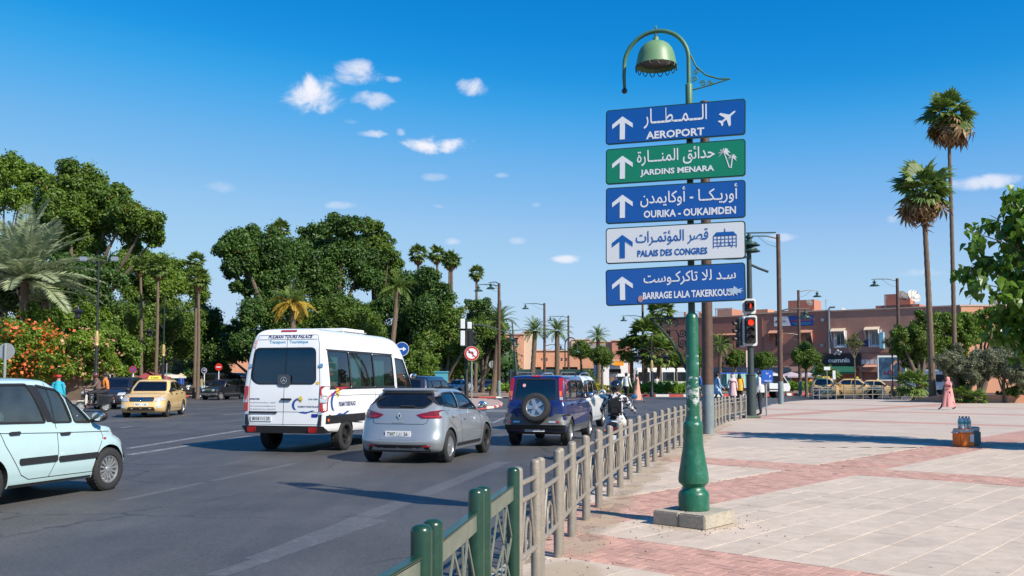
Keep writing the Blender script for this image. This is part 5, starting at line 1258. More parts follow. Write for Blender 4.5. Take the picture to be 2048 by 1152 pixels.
def leaves_np(C,Rr,S,n,size,rng,up=.15,shell=(.62,1.22),jit=.8,slim=.5):
 """n leaf quads on ellipsoids: C centres (k,3), Rr radii (k,), S axis scales (k,3)"""
 k=len(C);w=Rr**2*(S[:,0]*S[:,2]);w=w/w.sum()
 idx=rng.choice(k,n,p=w)
 d=rng.normal(size=(n,3));d[:,2]+=up;d/=np.linalg.norm(d,axis=1)[:,None]
 rad=rng.uniform(shell[0],shell[1],n)*(1+(rng.random(n)<.10)*rng.uniform(.05,.45,n))
 p=C[idx]+d*(Rr[idx]*rad)[:,None]*S[idx]
 nr=d+rng.normal(size=(n,3))*jit;nr[:,2]+=.35;nr/=np.linalg.norm(nr,axis=1)[:,None]
 a=rng.normal(size=(n,3));t=np.cross(nr,a);t/=np.linalg.norm(t,axis=1)[:,None];b=np.cross(nr,t)
 sz=size*rng.uniform(.6,1.35,n)[:,None]*.5
 v=np.stack([p-t*sz,p+b*sz*slim,p+t*sz,p-b*sz*slim],1).reshape(-1,3)
 return v,idx
def crown(name,blobs,n,size,m,seed,sub=13,parent=None,core=True,subr=.38,dist=.80,**kw):
 rng=np.random.default_rng(seed);C=[];Rr=[];S=[]
 for(c,r,s)in blobs:
  for i in range(sub):
   d=rng.normal(size=3);d[2]+=.25;d/=np.linalg.norm(d);rr=r*subr*rng.uniform(.45,1.35)
   C.append(np.array(c)+d*r*dist*rng.uniform(.7,1.28)*np.array(s));Rr.append(rr);S.append(s)
  C.append(np.array(c));Rr.append(r*.72);S.append(s)
 C,Rr,S=np.array(C),np.array(Rr),np.array(S)
 v,idx=leaves_np(C,Rr,S,n,size,rng,**kw)
 tone=np.clip(rng.random(len(C))[idx]*.45+rng.random(n)*.6,0,1)
 f=np.arange(len(v),dtype=np.int32)
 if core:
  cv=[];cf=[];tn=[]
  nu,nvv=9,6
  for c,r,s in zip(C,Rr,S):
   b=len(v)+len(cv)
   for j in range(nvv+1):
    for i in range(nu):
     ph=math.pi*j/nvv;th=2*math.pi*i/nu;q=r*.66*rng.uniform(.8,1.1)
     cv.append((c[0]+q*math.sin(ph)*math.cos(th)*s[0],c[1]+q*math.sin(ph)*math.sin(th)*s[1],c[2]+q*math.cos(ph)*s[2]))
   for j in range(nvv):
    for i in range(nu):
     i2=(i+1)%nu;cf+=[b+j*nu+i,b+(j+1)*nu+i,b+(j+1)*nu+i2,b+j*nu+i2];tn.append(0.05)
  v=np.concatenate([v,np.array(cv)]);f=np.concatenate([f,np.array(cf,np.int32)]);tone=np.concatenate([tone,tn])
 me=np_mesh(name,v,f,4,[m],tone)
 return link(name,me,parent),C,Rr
def limbs(base,targets,r0,parent,m=M_BARK,name='trunk',fork=.35,wob=.25,seed=1):
 rr=random.Random(seed);mb=MB();base=Vector(base)
 cx=sum(t[0]for t in targets)/len(targets);cy=sum(t[1]for t in targets)/len(targets);zl=min(t[2]for t in targets)
 f=Vector((base.x+(cx-base.x)*.3,base.y+(cy-base.y)*.3,base.z+(zl-base.z)*fork))
 mb.tube([base,base.lerp(f,.1),base.lerp(f,.5)+Vector((rr.uniform(-1,1),rr.uniform(-1,1),0))*r0*.5,f],[r0*1.35,r0,r0*.85,r0*.75],10)
 for t in targets:
  t=Vector(t);p1=f.lerp(t,.35)+Vector((rr.uniform(-1,1),rr.uniform(-1,1),rr.uniform(0,1)))*wob;p2=f.lerp(t,.7)+Vector((rr.uniform(-1,1),rr.uniform(-1,1),rr.uniform(-.3,.6)))*wob
  mb.tube([f,p1,p2,t],[r0*.6,r0*.4,r0*.26,r0*.08],7)
 return mb.build(name,m,parent)
def tree(name,label,pixblobs,Y,m,n,size,trunk_px,seed,group=None,base_z=0.0,r0=.35,cat='tree',dy=2.2,sy=.8,fork=.35,**kw):
 rr=random.Random(seed);bl=[];n=int(n*2.0);size*=.70
 for(px,py,rp)in pixblobs:
  y=Y+rr.uniform(-dy,dy);c=P(px,py,y);bl.append(((c.x,c.y,c.z),rp*.94/FPX*y,(1,sy,.92)))
 bx=(trunk_px-1024)/FPX*Y
 t=thing(name,label,cat,(bx,Y,base_z),0,group)
 o,C,Rr=crown('crown',bl,n,size,m,seed,parent=t,**kw)
 o.matrix_parent_inverse=Matrix.Translation((-bx,-Y,-base_z))
 tr_=limbs((bx,Y,base_z-.1),[b[0]for b in bl][:9],r0,t,seed=seed,fork=fork);tr_.matrix_parent_inverse=Matrix.Translation((-bx,-Y,-base_z))
 return t
GP='trees behind the road on the left'
tree('broadleaf_tree','pale green tree at the far left edge, behind the date palm',[(10,345,42),(50,350,36),(-30,400,60),(35,400,45),(-40,330,50),(85,362,26)],92,L_LIME,9000,.48,0,11,GP,shell=(.6,1.1))
tree('broadleaf_tree','tallest dark tree at the left with a sloping right shoulder',[(135,362,40),(180,378,44),(225,395,40),(255,425,42),(290,448,36),(305,480,22),(140,430,60),(200,450,55),(95,400,45),(260,475,32),(90,470,60),(160,500,45)],84,L_MID,25000,.46,130,12,GP,r0=.6,shell=(.6,1.1))
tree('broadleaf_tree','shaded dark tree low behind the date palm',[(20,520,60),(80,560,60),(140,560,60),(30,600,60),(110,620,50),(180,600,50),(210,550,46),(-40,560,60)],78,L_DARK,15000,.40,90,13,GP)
tree('broadleaf_tree','lime green feathery tree with a flat top, behind the left fan palms',[(300,545,42),(350,545,36),(250,530,32),(390,575,30),(330,590,42),(270,590,45),(400,600,22)],96,L_LIME,15000,.40,320,14,GP,shell=(.6,1.1))
tree('broadleaf_tree','dark tree between the tall lamp post and the fan palms',[(230,640,42),(280,650,42),(330,650,46),(370,640,40),(240,690,36),(310,700,44),(365,700,40)],82,L_MID,15000,.34,300,15,GP)
tree('broadleaf_tree','thin dark tree with bare twigs, left of the gap in the trees',[(405,645,36),(430,660,28),(410,700,42),(450,700,32),(440,740,30),(385,745,26)],90,L_DARK,9000,.36,415,16,GP)
GM='trees behind the white minibus'
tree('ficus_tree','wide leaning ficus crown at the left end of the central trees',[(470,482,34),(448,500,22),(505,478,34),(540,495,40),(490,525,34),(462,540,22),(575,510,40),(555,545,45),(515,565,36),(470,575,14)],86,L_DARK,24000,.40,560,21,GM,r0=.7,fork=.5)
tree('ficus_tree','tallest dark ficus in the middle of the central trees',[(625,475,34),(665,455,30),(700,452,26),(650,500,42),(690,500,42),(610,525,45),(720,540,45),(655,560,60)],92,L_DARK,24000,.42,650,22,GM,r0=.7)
tree('ficus_tree','open-crowned tree at the top right of the central trees',[(745,455,24),(765,480,26),(738,490,30),(778,505,22),(750,530,36),(790,540,26),(770,570,36)],95,L_MID,11500,.40,745,23,GM,shell=(.5,1.15),core=False)
tree('ficus_tree','deep green tree directly behind the minibus roof',[(590,625,46),(640,640,50),(690,640,48),(560,670,40),(620,690,50),(680,700,50),(730,660,44)],80,L_MID,26000,.34,640,24,GM,r0=.6)
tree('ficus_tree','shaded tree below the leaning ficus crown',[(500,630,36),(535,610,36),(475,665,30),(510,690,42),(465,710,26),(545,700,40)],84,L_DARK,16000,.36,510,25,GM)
tree('ficus_tree','dark tree right of the leaning feather palm',[(830,575,34),(860,560,26),(880,590,30),(810,620,40),(850,640,46),(800,680,46),(760,630,36)],88,L_DARK,19000,.38,830,26,GM)
tree('ficus_tree','lower tree reaching down behind the traffic lights',[(900,640,36),(870,690,42),(920,690,40),(840,720,40),(950,665,32),(900,730,36),(780,735,40)],82,L_MID,18000,.34,890,27,GM)
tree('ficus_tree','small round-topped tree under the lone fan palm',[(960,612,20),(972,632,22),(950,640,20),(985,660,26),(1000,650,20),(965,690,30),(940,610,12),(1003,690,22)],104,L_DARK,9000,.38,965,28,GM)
rw=random.Random(4);fb=[]
for px in range(-700,1010,34):
 c=P(px,rw.uniform(700,722),140+rw.uniform(-4,4));fb.append(((c.x,c.y,c.z-1),rw.uniform(3.0,4.6),(1,.6,1.15)))
 fb.append(((c.x,c.y,1.5),3.6,(1,.6,1.1)))
o,*_=crown('far_wood',fb,36000,.62,L_DARK,40,sub=6);o['kind']='stuff'
# ---- palms
def fan_leaf_faces(r=1.0,pet=.9,nb=15,droop=.5,seed=0):
 rr=random.Random(seed);mb=MB()
 mb.add([(0,-.02,0),(0,.02,0),(pet,.015,0),(pet,-.015,0)],[(0,1,2,3)])
 for i in range(nb):
  a=R(-88+176*i/(nb-1))+rr.uniform(-.04,.04);L=r*(1-.25*abs(a)/R(88))*rr.uniform(.9,1.08);w=.095*r
  d=Vector((math.cos(a),math.sin(a),0));s=Vector((-d.y,d.x,0))*w;o=Vector((pet,0,0))
  p0=o;p1=o+d*L*.55+Vector((0,0,-.02));p2=o+d*L*.92-Vector((0,0,droop*L*rr.uniform(.25,.75)))
  mb.add([p0,p1+s,p2,p1-s],[(0,1,2,3)])
 return mb
def feather_faces(L=4.5,nl=26,arch=1.0,width=.55,seed=0):
 rr=random.Random(seed);mb=MB()
 def rach(t):return Vector((L*t*(1-.13*arch*t),0,L*(.10*arch*math.sin(t*math.pi*.5)*1.2-.42*arch*t*t)))
 mb.add([rach(0)+Vector((0,.05,0)),rach(0)-Vector((0,.05,0)),rach(.5)-Vector((0,.02,0)),rach(1),rach(.5)+Vector((0,.02,0))],[(0,1,2,4),(2,3,4)])
 for i in range(nl):
  t=.10+.89*i/nl;p=rach(t);d=(rach(t+.02)-rach(t-.02)).normalized()
  for s in(-1,1):
   q=width*L*.28*math.sin(math.pi*(.12+.80*t))*rr.uniform(.85,1.1);dirn=(d*.75+Vector((0,s,0))*1.0+Vector((0,0,rr.uniform(.05,.35)))).normalized()
   w=d*L*.012;e=p+dirn*q-Vector((0,0,q*.12));mid=p+dirn*q*.5
   mb.add([p-w*.5,mid-w,e,mid+w],[(0,1,2,3)])
 return mb
def with_tone(mb,name,m,seed=0,base=None):
 rr=random.Random(seed);me=mb.mesh(name,m,False)
 at=me.attributes.new('tone','FLOAT','FACE');at.data.foreach_set('value',[rr.random()if base is None else min(1,max(0,base+rr.uniform(-.3,.3)))for _ in me.polygons]);return me
def frond_dirs(n,lo,hi,rr,k=1.0):
 out=[]
 for i in range(n):
  t=(i+.5)/n;el=hi-(hi-lo)*t**k;out.append((i*2.39996+rr.uniform(-.2,.2),R(el+rr.uniform(-7,7))))
 return out
def frot(az,el,roll=0):return Matrix.Rotation(az,4,'Z')@Matrix.Rotation(-el,4,'Y')@Matrix.Rotation(roll,4,'X')
def merged(name,src,dirs,scale,m,seed,org=(0,0,0),r_off=.15):
 rr=random.Random(seed);mb=MB()
 for az,el in dirs:
  Mx=Matrix.Translation(org)@frot(az,el,rr.uniform(-.4,.4))@Matrix.Translation((r_off,0,0))@Matrix.Scale(scale*rr.uniform(.88,1.1),4)
  mb.add([Mx@Vector(v)for v in src.v],src.f)
 return with_tone(mb,name,m,seed)
FAN=[fan_leaf_faces(1.12,.65,15,.5,s)for s in(1,2)]
FEA=[feather_faces(1.0,34,1.0,.62,s)for s in(1,2)]
PM={}
def palm_trunk(h,r0,r1,lean,parent,m=M_PALMB,rings=True):
 mb=MB();n=max(6,int(h/.35))if rings else 8;pts=[];rad=[]
 for i in range(n+1):
  t=i/n;bend=math.sin(t*math.pi)*.15
  pts.append((lean[0]*t+bend*.4,lean[1]*t,h*t-.1));rad.append((r0*(1-t)+r1*t)*(1.25-.25*min(1,t*14))*(1+(.07 if i%2 else-.04)))
 mb.tube(pts,rad,10);return mb.build('trunk',m,parent)
def fan_palm(label,base,top,rc,near=False,skirt=True,group=None,r0=.26,cat='palm tree',name='fan_palm',seed=1,leafm=None,nl=34,dead=24):
 leafm=leafm or L_PALM;rr=random.Random(seed)
 t=thing(name,label,cat,base,0,group);h=top[2]-base[2];lean=(top[0]-base[0],top[1]-base[1])
 palm_trunk(h,r0,r0*.62,lean,t)
 tp=(lean[0],lean[1],h-.1)
 sc=rc/1.75
 if near:
  if('fan',leafm.name)not in PM:
   PM[('fan',leafm.name)]=[with_tone(f,'palm_leaf',leafm,i,.35)for i,f in enumerate(FAN)];PM['fandead']=[with_tone(f,'dead_leaf',L_DEAD,i)for i,f in enumerate([fan_leaf_faces(.8,.8,9,.8,5),fan_leaf_faces(.6,1.0,6,1.0,6)])]
  for k,(az,el)in enumerate(frond_dirs(nl-2,-48,80,rr,.75)):
   o=link('palm_leaf',PM[('fan',leafm.name)][k%2],t);o.matrix_local=Matrix.Translation((tp[0],tp[1],tp[2]+rr.uniform(-.35,.15)))@frot(az,el,rr.uniform(-.7,.7))@Matrix.Scale(sc*rr.uniform(.75,1.28),4)
  for k,(az,el)in enumerate(frond_dirs(dead+22,-87,-30,rr)):
   o=link('dead_leaf',PM['fandead'][k%2],t);o.matrix_local=Matrix.Translation((tp[0],tp[1],tp[2]-.05-.7*rr.random()))@frot(az,el,rr.uniform(-.9,.9))@Matrix.Scale(sc*rr.uniform(.9,1.5),4)
 else:
  k=('m',leafm.name,nl,seed%3)
  if k not in PM:PM[k]=merged('crown',FAN[0],frond_dirs(nl,-45,80,rr,.85),1.0,leafm,seed%3)
  if 'skirt' not in PM:PM['skirt']=merged('dead_skirt',fan_leaf_faces(.8,.7,8,1.1,5),frond_dirs(dead,-86,-50,rr),1.0,L_DEAD,3)
  o=link('crown',PM[k],t,tp);o.scale=(sc,)*3;o.rotation_euler=(0,0,rr.uniform(0,6))
  if skirt:o=link('dead_skirt',PM['skirt'],t,(tp[0],tp[1],tp[2]-.1));o.scale=(sc*.9,sc*.9,sc);o.rotation_euler=(0,0,rr.uniform(0,6))
 return t
def feather_palm(label,base,top,L,near=False,group=None,r0=.3,name='feather_palm',seed=1,leafm=None,nl=38,lo=-35,hi=82,yellow=False,arch=1.0):
 leafm=leafm or L_CAN;rr=random.Random(seed)
 t=thing(name,label,'palm tree',base,0,group);h=top[2]-base[2];lean=(top[0]-base[0],top[1]-base[1])
 palm_trunk(h,r0,r0*.85,lean,t);tp=(lean[0],lean[1],h-.1)
 if near:
  key=('fea',leafm.name)
  if key not in PM:PM[key]=[with_tone(feather_faces(1.0,44,arch,.62,s),'frond',leafm,s)for s in(1,2,3)]
  if 'yfrond' not in PM:PM['yfrond']=[with_tone(feather_faces(1.0,40,1.2,.62,s),'yellow_frond',L_YELL,s)for s in(1,2)]
  for k,(az,el)in enumerate(frond_dirs(nl,lo,hi,rr,.8)):
   ye=yellow and math.degrees(el)<22
   o=link('yellow_frond' if ye else 'frond',PM['yfrond'][k%2]if ye else PM[key][k%3],t);o.matrix_local=Matrix.Translation(tp)@frot(az,el,rr.uniform(-.5,.5))@Matrix.Scale(L*rr.uniform(.85,1.1),4)
 else:
  k=('fm',leafm.name,nl,seed%2)
  if k not in PM:PM[k]=merged('crown',FEA[seed%2],frond_dirs(nl,lo,hi,rr,.8),1.0,leafm,seed)
  o=link('crown',PM[k],t,tp);o.scale=(L,)*3;o.rotation_euler=(0,0,rr.uniform(0,6))
 return t
def pp(bpx,Y,cpx,cpy,bz=0.0,yy=0.0):
 c=P(cpx,cpy,Y+yy);return((bpx-1024)/FPX*Y,Y,bz),(c.x,c.y,c.z)
b_,t_=pp(1863,63,1845,372,0);fan_palm('fan palm with a thick brown skirt, lower of the two tall plaza palms',b_,t_,2.15,True,r0=.23,seed=3)
b_,t_=pp(1908,71,1896,222,0);fan_palm('tallest fan palm on the plaza, with a slender dark trunk',b_,t_,2.25,True,r0=.19,seed=8)
fo='far fan palms above the central trees'
for i,(bp,Y,cx,cy,rc,lab)in enumerate([(838,118,836,508,1.5,'far fan palm rising left of the other far palms, above the central trees'),(874,122,874,508,1.5,'second far fan palm from the left above the central trees'),(903,116,903,520,1.45,'far fan palm with a double-looking trunk, above the central trees'),(896,128,899,524,1.2,'fan palm half hidden behind the double-looking one'),(951,120,953,545,1.25,'lone far fan palm, first left of the lamp with two heads'),(562,112,562,458,1.5,'fan palm whose crown just clears the top of the ficus trees'),(397,76,397,556,1.15,'slim fan palm in front of the gap left of the central trees'),(390,78,392,520,.95,'fan palm crown just behind and above the slim one by the gap'),(312,74,316,532,1.15,'fan palm with a brown skirt beside the lime green tree'),(284,77,281,532,.85,'small fan palm left of the brown-skirted one')]):
 b_,t_=pp(bp,Y,cx,cy);fan_palm(lab,b_,t_,rc,False,group=fo,r0=.24 if Y>90 else .15,seed=i)
L_DATE.name;b_,t_=pp(44,70,50,556);feather_palm('big silvery date palm at the far left',b_,t_,6.4,True,r0=.34,seed=5,leafm=L_DATE,nl=48,lo=-14,hi=86,arch=.62)
b_,t_=pp(95,72,90,600);feather_palm('small grey date palm low behind the flowering hedge',b_,t_,2.6,False,r0=.3,seed=6,leafm=L_DATE,nl=26,lo=0)
b_,t_=pp(583,70,586,604);feather_palm('feather palm with bright yellow lower fronds, above the minibus roof',b_,t_,2.15,True,r0=.24,seed=7,nl=34,lo=-38,hi=80,yellow=True)
b_,t_=pp(772,74,796,572);feather_palm('leaning feather palm behind the minibus',b_,t_,1.85,True,r0=.22,seed=9,nl=30)
gp='feather palms around the roundabout'
for i,(bp,Y,cx,cy,L,lab)in enumerate([(985,86,998,640,1.9,'feather palm behind the two-headed street lamp'),(1061,100,1070,660,1.75,'leaning feather palm left of the single lamp by the peach buildings'),(1112,100,1114,660,1.75,'upright feather palm right of the single lamp by the peach buildings'),(1196,118,1196,672,1.7,'feather palm in front of the grey roof'),(1178,108,1180,752,1.2,'short palm beside the round clipped trees'),(1437,90,1440,688,1.5,'palm with yellowish fronds left of the traffic light')]):
 b_,t_=pp(bp,Y,cx,cy);feather_palm(lab,b_,t_,L,False,gp,seed=i,r0=.3 if i<4 else .2)
for i,(bp,Y,cx,cy,rc,lab)in enumerate([(1288,98,1292,668,2.3,'bushy fan palm on the roundabout behind the sign post bracket'),(1312,97,1318,706,2.4,'lower spreading fan palm on the roundabout'),(1316,104,1322,622,1.9,'taller fan palm crown showing just below the lowest sign'),(1262,99,1262,700,1.9,'fan palm at the left edge of the roundabout planting')]):
 b_,t_=pp(bp,Y,cx,cy);fan_palm(lab,b_,t_,rc,False,group='fan palms on the roundabout',r0=.26,seed=20+i,nl=36,skirt=(i%2==0))
for i,(bp,Y,cy,rc,lab)in enumerate([(1824,69,768,1.5,'low bright green fan plant beside the far railing'),(1920,60,792,1.0,'low dark palm shoot at the foot of the olive trees'),(1955,59,797,.8,'small palm shoot spilling over the planter wall'),(1650,88,752,1.5,'low spiky shrub in front of the green awning')]):
 b_,t_=pp(bp,Y,bp,cy);fan_palm(lab,b_,t_,rc,False,skirt=False,name='palmetto',r0=.12,seed=30+i,nl=26,leafm=L_CAN)
# ---- flowering hedge, shrubs
def shrub(name,label,pixblobs,Y,m,n,size,seed,flowers=None,cat='shrub',dy=.8,group=None,fn=700,**kw):
 rr=random.Random(seed);bl=[]
 for(px,py,rp)in pixblobs:
  y=Y+rr.uniform(-dy,dy);c=P(px,py,y);bl.append(((c.x,c.y,c.z),rp/FPX*y,(1.1,.8,.95)))
 cx=sum(b[0][0]for b in bl)/len(bl)
 t=thing(name,label,cat,(cx,Y,0),0,group);inv=Matrix.Translation((-cx,-Y,0))
 o,C,Rr=crown('foliage',bl,n,size,m,seed,parent=t,**kw);o.matrix_parent_inverse=inv
 if flowers:
  rng=np.random.default_rng(seed+5);fb=[b for b in bl if rng.random()<.99]
  Cc=np.array([b[0]for b in fb]);v,idx=leaves_np(Cc,np.array([b[1]*1.12 for b in fb]),np.array([b[2]for b in fb]),fn,size*1.1,rng,shell=(.9,1.12),slim=.9)
  nk=26;nu=rng.integers(0,len(v)//4,nk);ctr=v.reshape(-1,4,3).mean(1);who=rng.integers(0,nk,fn);sh=ctr[nu[who]]-ctr+rng.normal(size=(fn,3))*.42;sh[rng.random(fn)<.3]=0;v=(v.reshape(-1,4,3)+sh[:,None,:]).reshape(-1,3)
  me=np_mesh('blossom',v,np.arange(len(v),dtype=np.int32),4,[flowers],rng.random(fn));o=link('blossom',me,t);o.matrix_parent_inverse=inv
 return t
shrub('flowering_hedge','hedge covered in orange-red blossom at the left edge',[(-40,690,40),(0,680,38),(40,670,32),(75,675,30),(10,710,36),(60,705,34),(95,690,28),(100,720,28),(30,735,26),(80,738,24),(-30,730,36)],64,L_BOUG,22000,.21,51,L_FLOW,fn=1500)
shrub('flowering_hedge','yellow-green hedge with a few pale blossoms, right of the orange one',[(130,700,30),(160,690,26),(185,680,26),(150,725,28),(190,715,28),(210,700,22),(215,730,24),(130,738,22),(180,740,22)],65,L_BOUG,17000,.21,52,L_PINK,fn=420)
shrub('climbing_shrub','tall green climber on the garden wall behind the tall lamp post',[(160,655,28),(200,645,30),(130,640,28),(215,670,24),(175,620,26),(100,640,30),(60,640,26)],70,L_LIME,14000,.24,53)
shrub('weeping_shrub','light green weeping shrub right of the tall lamp post',[(240,700,22),(262,700,20),(250,680,16),(235,725,20),(262,728,20),(248,748,18)],68,L_LIME,6000,.24,54)
shrub('leafy_shrub','mid green shrub behind the taxi roof',[(290,712,18),(310,705,16),(305,730,18),(330,730,16)],86,L_MID,3500,.28,55)
shrub('olive_shrub','grey-green olive shrub behind the parked black cars',[(350,735,14),(372,730,14),(390,736,14),(362,745,14)],96,L_OLIVE,2500,.26,56)
shrub('leafy_shrub','bright round shrub left of the red no-entry sign',[(420,718,13),(408,728,12),(436,724,12)],98,L_BOUG,2200,.26,57)
shrub('reed_clump','tall pale reed clump beside the blue utility cabinet',[(858,725,14),(850,745,12),(866,745,12)],56,L_LIME,1500,.34,58,slim=.16)
shrub('hedge','long bright green clipped hedge on the roundabout',[(1250+14*i,772+(i%2),10)for i in range(14)]+[(1250+14*i,781,9)for i in range(14)],91,L_HEDGE,20000,.13,59,cat='hedge',dy=.4)
shrub('hedge','clipped hedge on the roundabout right of the brown pole',[(1570+11*i,771,8)for i in range(7)]+[(1570+11*i,776,8)for i in range(7)],92,L_HEDGE,10000,.13,60,cat='hedge',dy=.4)
shrub('hedge','clipped hedge on the roundabout behind the sign post',[(1460+11*i,774,8)for i in range(9)],93,L_HEDGE,9000,.13,61,cat='hedge',dy=.4)
shrub('hedge','low green hedge round the foot of the two-headed street lamp',[(985,776,8),(998,775,9),(1012,776,9),(1024,778,7)],88,L_HEDGE,2600,.17,62,cat='hedge',dy=.4)
shrub('yellow_shrub','yellow-green shrub bed between the white SUV and the walking man',[(1180,776,9),(1192,774,10),(1206,777,9),(1225,779,9),(1240,781,8)],96,leafmat('yellow bed foliage',(.22,.24,.01),(.42,.42,.03),.3),3000,.2,63,dy=.4)
shrub('potted_shrub','bushy plant in the round black planter',[(1035,771,9),(1048,770,9),(1058,774,8),(1026,775,7)],78,L_LIME,1800,.18,64,dy=.3)
t=thing('planter','round black concrete planter on the traffic island','planter',(P(1042,780,78).x,78,-.05));MB().lathe([(.6,0),(.95,.5),(1.05,.62),(.95,.62),(.85,.55),(.001,.5)],24).build('bowl',M_UNDER,t)
GR='round clipped trees in front of the brick-red building'
def clipped(label,cx,cy,rp,Y,seed,m=L_MID,group=GR):
 tree('clipped_tree',label,[(cx,cy,rp*.8),(cx-rp*.45,cy+rp*.1,rp*.6),(cx+rp*.45,cy+rp*.1,rp*.6),(cx,cy-rp*.35,rp*.6)],Y,m,5500,.22,cx,seed,group,r0=.16,dy=.3,fork=.8)
clipped('round clipped tree left of the green awning, behind a brown pole',1612,712,33,84,71);clipped('round clipped tree just right of the traffic light',1528,722,25,86,72)
clipped('round clipped tree beyond the man in white',1470,718,22,90,73);clipped('left one of the two round trees before the white shopfront',1162,704,24,94,74);clipped('right one of the two round trees before the white shopfront',1204,712,24,92,75)
clipped('round clipped tree behind the grey-footed brown pole',1400,716,24,99,76);clipped('round clipped tree right of the spreading fan palm',1352,722,22,99,77)
GT='trees behind the planter wall'
tree('broadleaf_tree','bright green tree between the brown lamp pole and the lower tall palm',[(1830,665,26),(1850,645,26),(1812,690,24),(1845,690,30),(1825,720,24),(1800,668,18),(1870,660,26),(1865,700,26),(1805,700,20)],72,L_MID,12000,.26,1838,81,GT,dy=1,shell=(.6,1.1))
tree('broadleaf_tree','bright green tree between the two tall palms',[(1885,645,26),(1910,660,26),(1880,690,30),(1930,650,24),(1905,710,26)],73,L_LIME,11000,.26,1890,82,GT,dy=1,shell=(.6,1.1))
tree('broadleaf_tree','loose green tree right of the tallest palm',[(1955,640,26),(1975,665,26),(1945,675,24),(2010,700,30),(1985,630,20),(2030,690,28)],73,L_LIME,10000,.26,1960,83,GT,dy=1,shell=(.6,1.1))
for i,(cx,cy,rp,lab)in enumerate([(1905,725,28,'grey olive tree nearest the woman in pink'),(1950,735,32,'grey olive tree, second from the woman in pink'),(2000,725,34,'grey olive tree under the overhanging broad leaves'),(2045,740,34,'grey olive tree at the right edge')]):
 tree('olive_tree',lab,[(cx,cy-8,rp*.8),(cx-rp*.7,cy,rp*.7),(cx+rp*.7,cy+2,rp*.7),(cx-rp*.2,cy+16,rp*.7),(cx+rp*.3,cy-20,rp*.6),(cx+rp*.4,cy+20,rp*.5)],61-i*.7,L_OLIVE,9000,.19,cx+8,90+i,'olive trees behind the planter wall',r0=.13,dy=.6,fork=.25,slim=.35,shell=(.5,1.15))
for i,(cx,lab)in enumerate([(1710,'thin young tree left of the advertising hoarding'),(1786,'thin young tree in front of the advertising hoarding')]):
 tree('young_tree',lab,[(cx,690,14),(cx-12,684,9),(cx+11,686,9),(cx,674,9)],72+i,L_YOUNG,700,.17,cx-2,95+i,'thin young trees by the far railing',r0=.06,dy=.4,fork=.75,core=False,shell=(.4,1.2))
shrub('dark_shrub','dark green shrub at the right edge behind the planter wall',[(2020,785,14),(2045,780,16),(2070,785,16),(2000,792,9)],60.5,L_MID,3500,.17,66)
shrub('dark_shrub','dark shrub in front of the tallest palm trunk',[(1925,770,12),(1918,755,12),(1935,785,9)],62,L_DARK,2600,.17,67)
# ---- broad-leaved tree that reaches in from the right
def broad_tree():
 rr=random.Random(17);b=UVW(4.7,23.9);t=thing('broad_leaved_tree','near tree with large drooping leaves that reaches in from the right edge','tree',(b.x,b.y,0))
 mb=MB();mb.tube([(0,0,-.05),(.03,0,1.0),(-.03,.05,2.4)],[.13,.10,.09],10);tips=[]
 for i in range(44):
  az=i*2.4;h=2.35+3.6*(i/43);r=1.5*math.sqrt(max(.06,1-((h-4.1)/2.15)**2))*rr.uniform(.7,1.15)
  e=Vector((r*math.cos(az),r*math.sin(az),h+rr.uniform(-.1,.3)));s=Vector((0,0,min(5.2,2.0+(h-2.3)*.72)))
  mid=s.lerp(e,.5)+Vector((rr.uniform(-.15,.15),rr.uniform(-.15,.15),.15));mb.tube([s,mid,e],[.035,.022,.008],6)
  for q in range(5):
   a=s.lerp(e,rr.uniform(.35,1));tips.append((a,a+Vector((rr.gauss(0,.33),rr.gauss(0,.33),rr.gauss(0,.28)))))
  tips.append((mid,e))
 mb.tube([(-.03,.05,2.4),(0,0,4.0),(.05,0,5.8)],[.08,.05,.01],8)
 for e in((-2.1,-.3,4.95),(-2.0,.2,4.2),(-1.95,-.2,3.8)):
  e=Vector(e);mb.tube([(-.3,0,e.z-.6),e*.6+Vector((0,0,.0+e.z*.35)),e],[.03,.014,.006],6)
  for q in range(2):tips.append((e*.93,e+Vector((rr.gauss(0,.08),rr.gauss(0,.08),rr.gauss(0,.08)))))
 mb.build('trunk',M_BARK,t)
 out=[(0,0),(.05,.42),(.20,.50),(.42,.42),(.70,.20),(1.0,0),(.70,-.20),(.42,-.42),(.20,-.50),(.05,-.42)]
 lm=[]
 for k in range(3):
  m_=MB();vs=[(x,y*.82,-.18*x*x+.12*abs(y)-.05)for x,y in out]+[(.4,0,-.06)]
  m_.add(vs,[(i,(i+1)%10,10)for i in range(10)]);lm.append(with_tone(m_,'leaf',L_BIG,k,.2+.3*k))
 near=[];allp=[]
 for(a,e)in tips:
  n=rr.randint(13,19)
  for i in range(n):
   p=a.lerp(e,rr.random())+Vector((rr.gauss(0,.11),rr.gauss(0,.11),rr.gauss(0,.11)));allp.append(p)
 allp.sort(key=lambda p:(p.x+.9*p.y));rest=MB();tones=[]
 for i,p in enumerate(allp):
  s=.25*rr.uniform(.6,1.2)
  Mx=Matrix.Translation(p)@Matrix.Rotation(rr.uniform(0,6.28),4,'Z')@Matrix.Rotation(R(rr.uniform(20,80)),4,'Y')@Matrix.Rotation(rr.uniform(-.6,.6),4,'X')@Matrix.Scale(s,4)
  me=lm[rr.randrange(3)]
  if i<290:o=link('leaf',me,t);o.matrix_local=Mx
  else:rest.add([Mx@v.co for v in me.vertices],[tuple(f.vertices)for f in me.polygons])
 me=with_tone(rest,'leaves',L_BIG,3);o=link('leaves',me,t);o['kind']='stuff';print('big leaves',len(allp))
broad_tree()
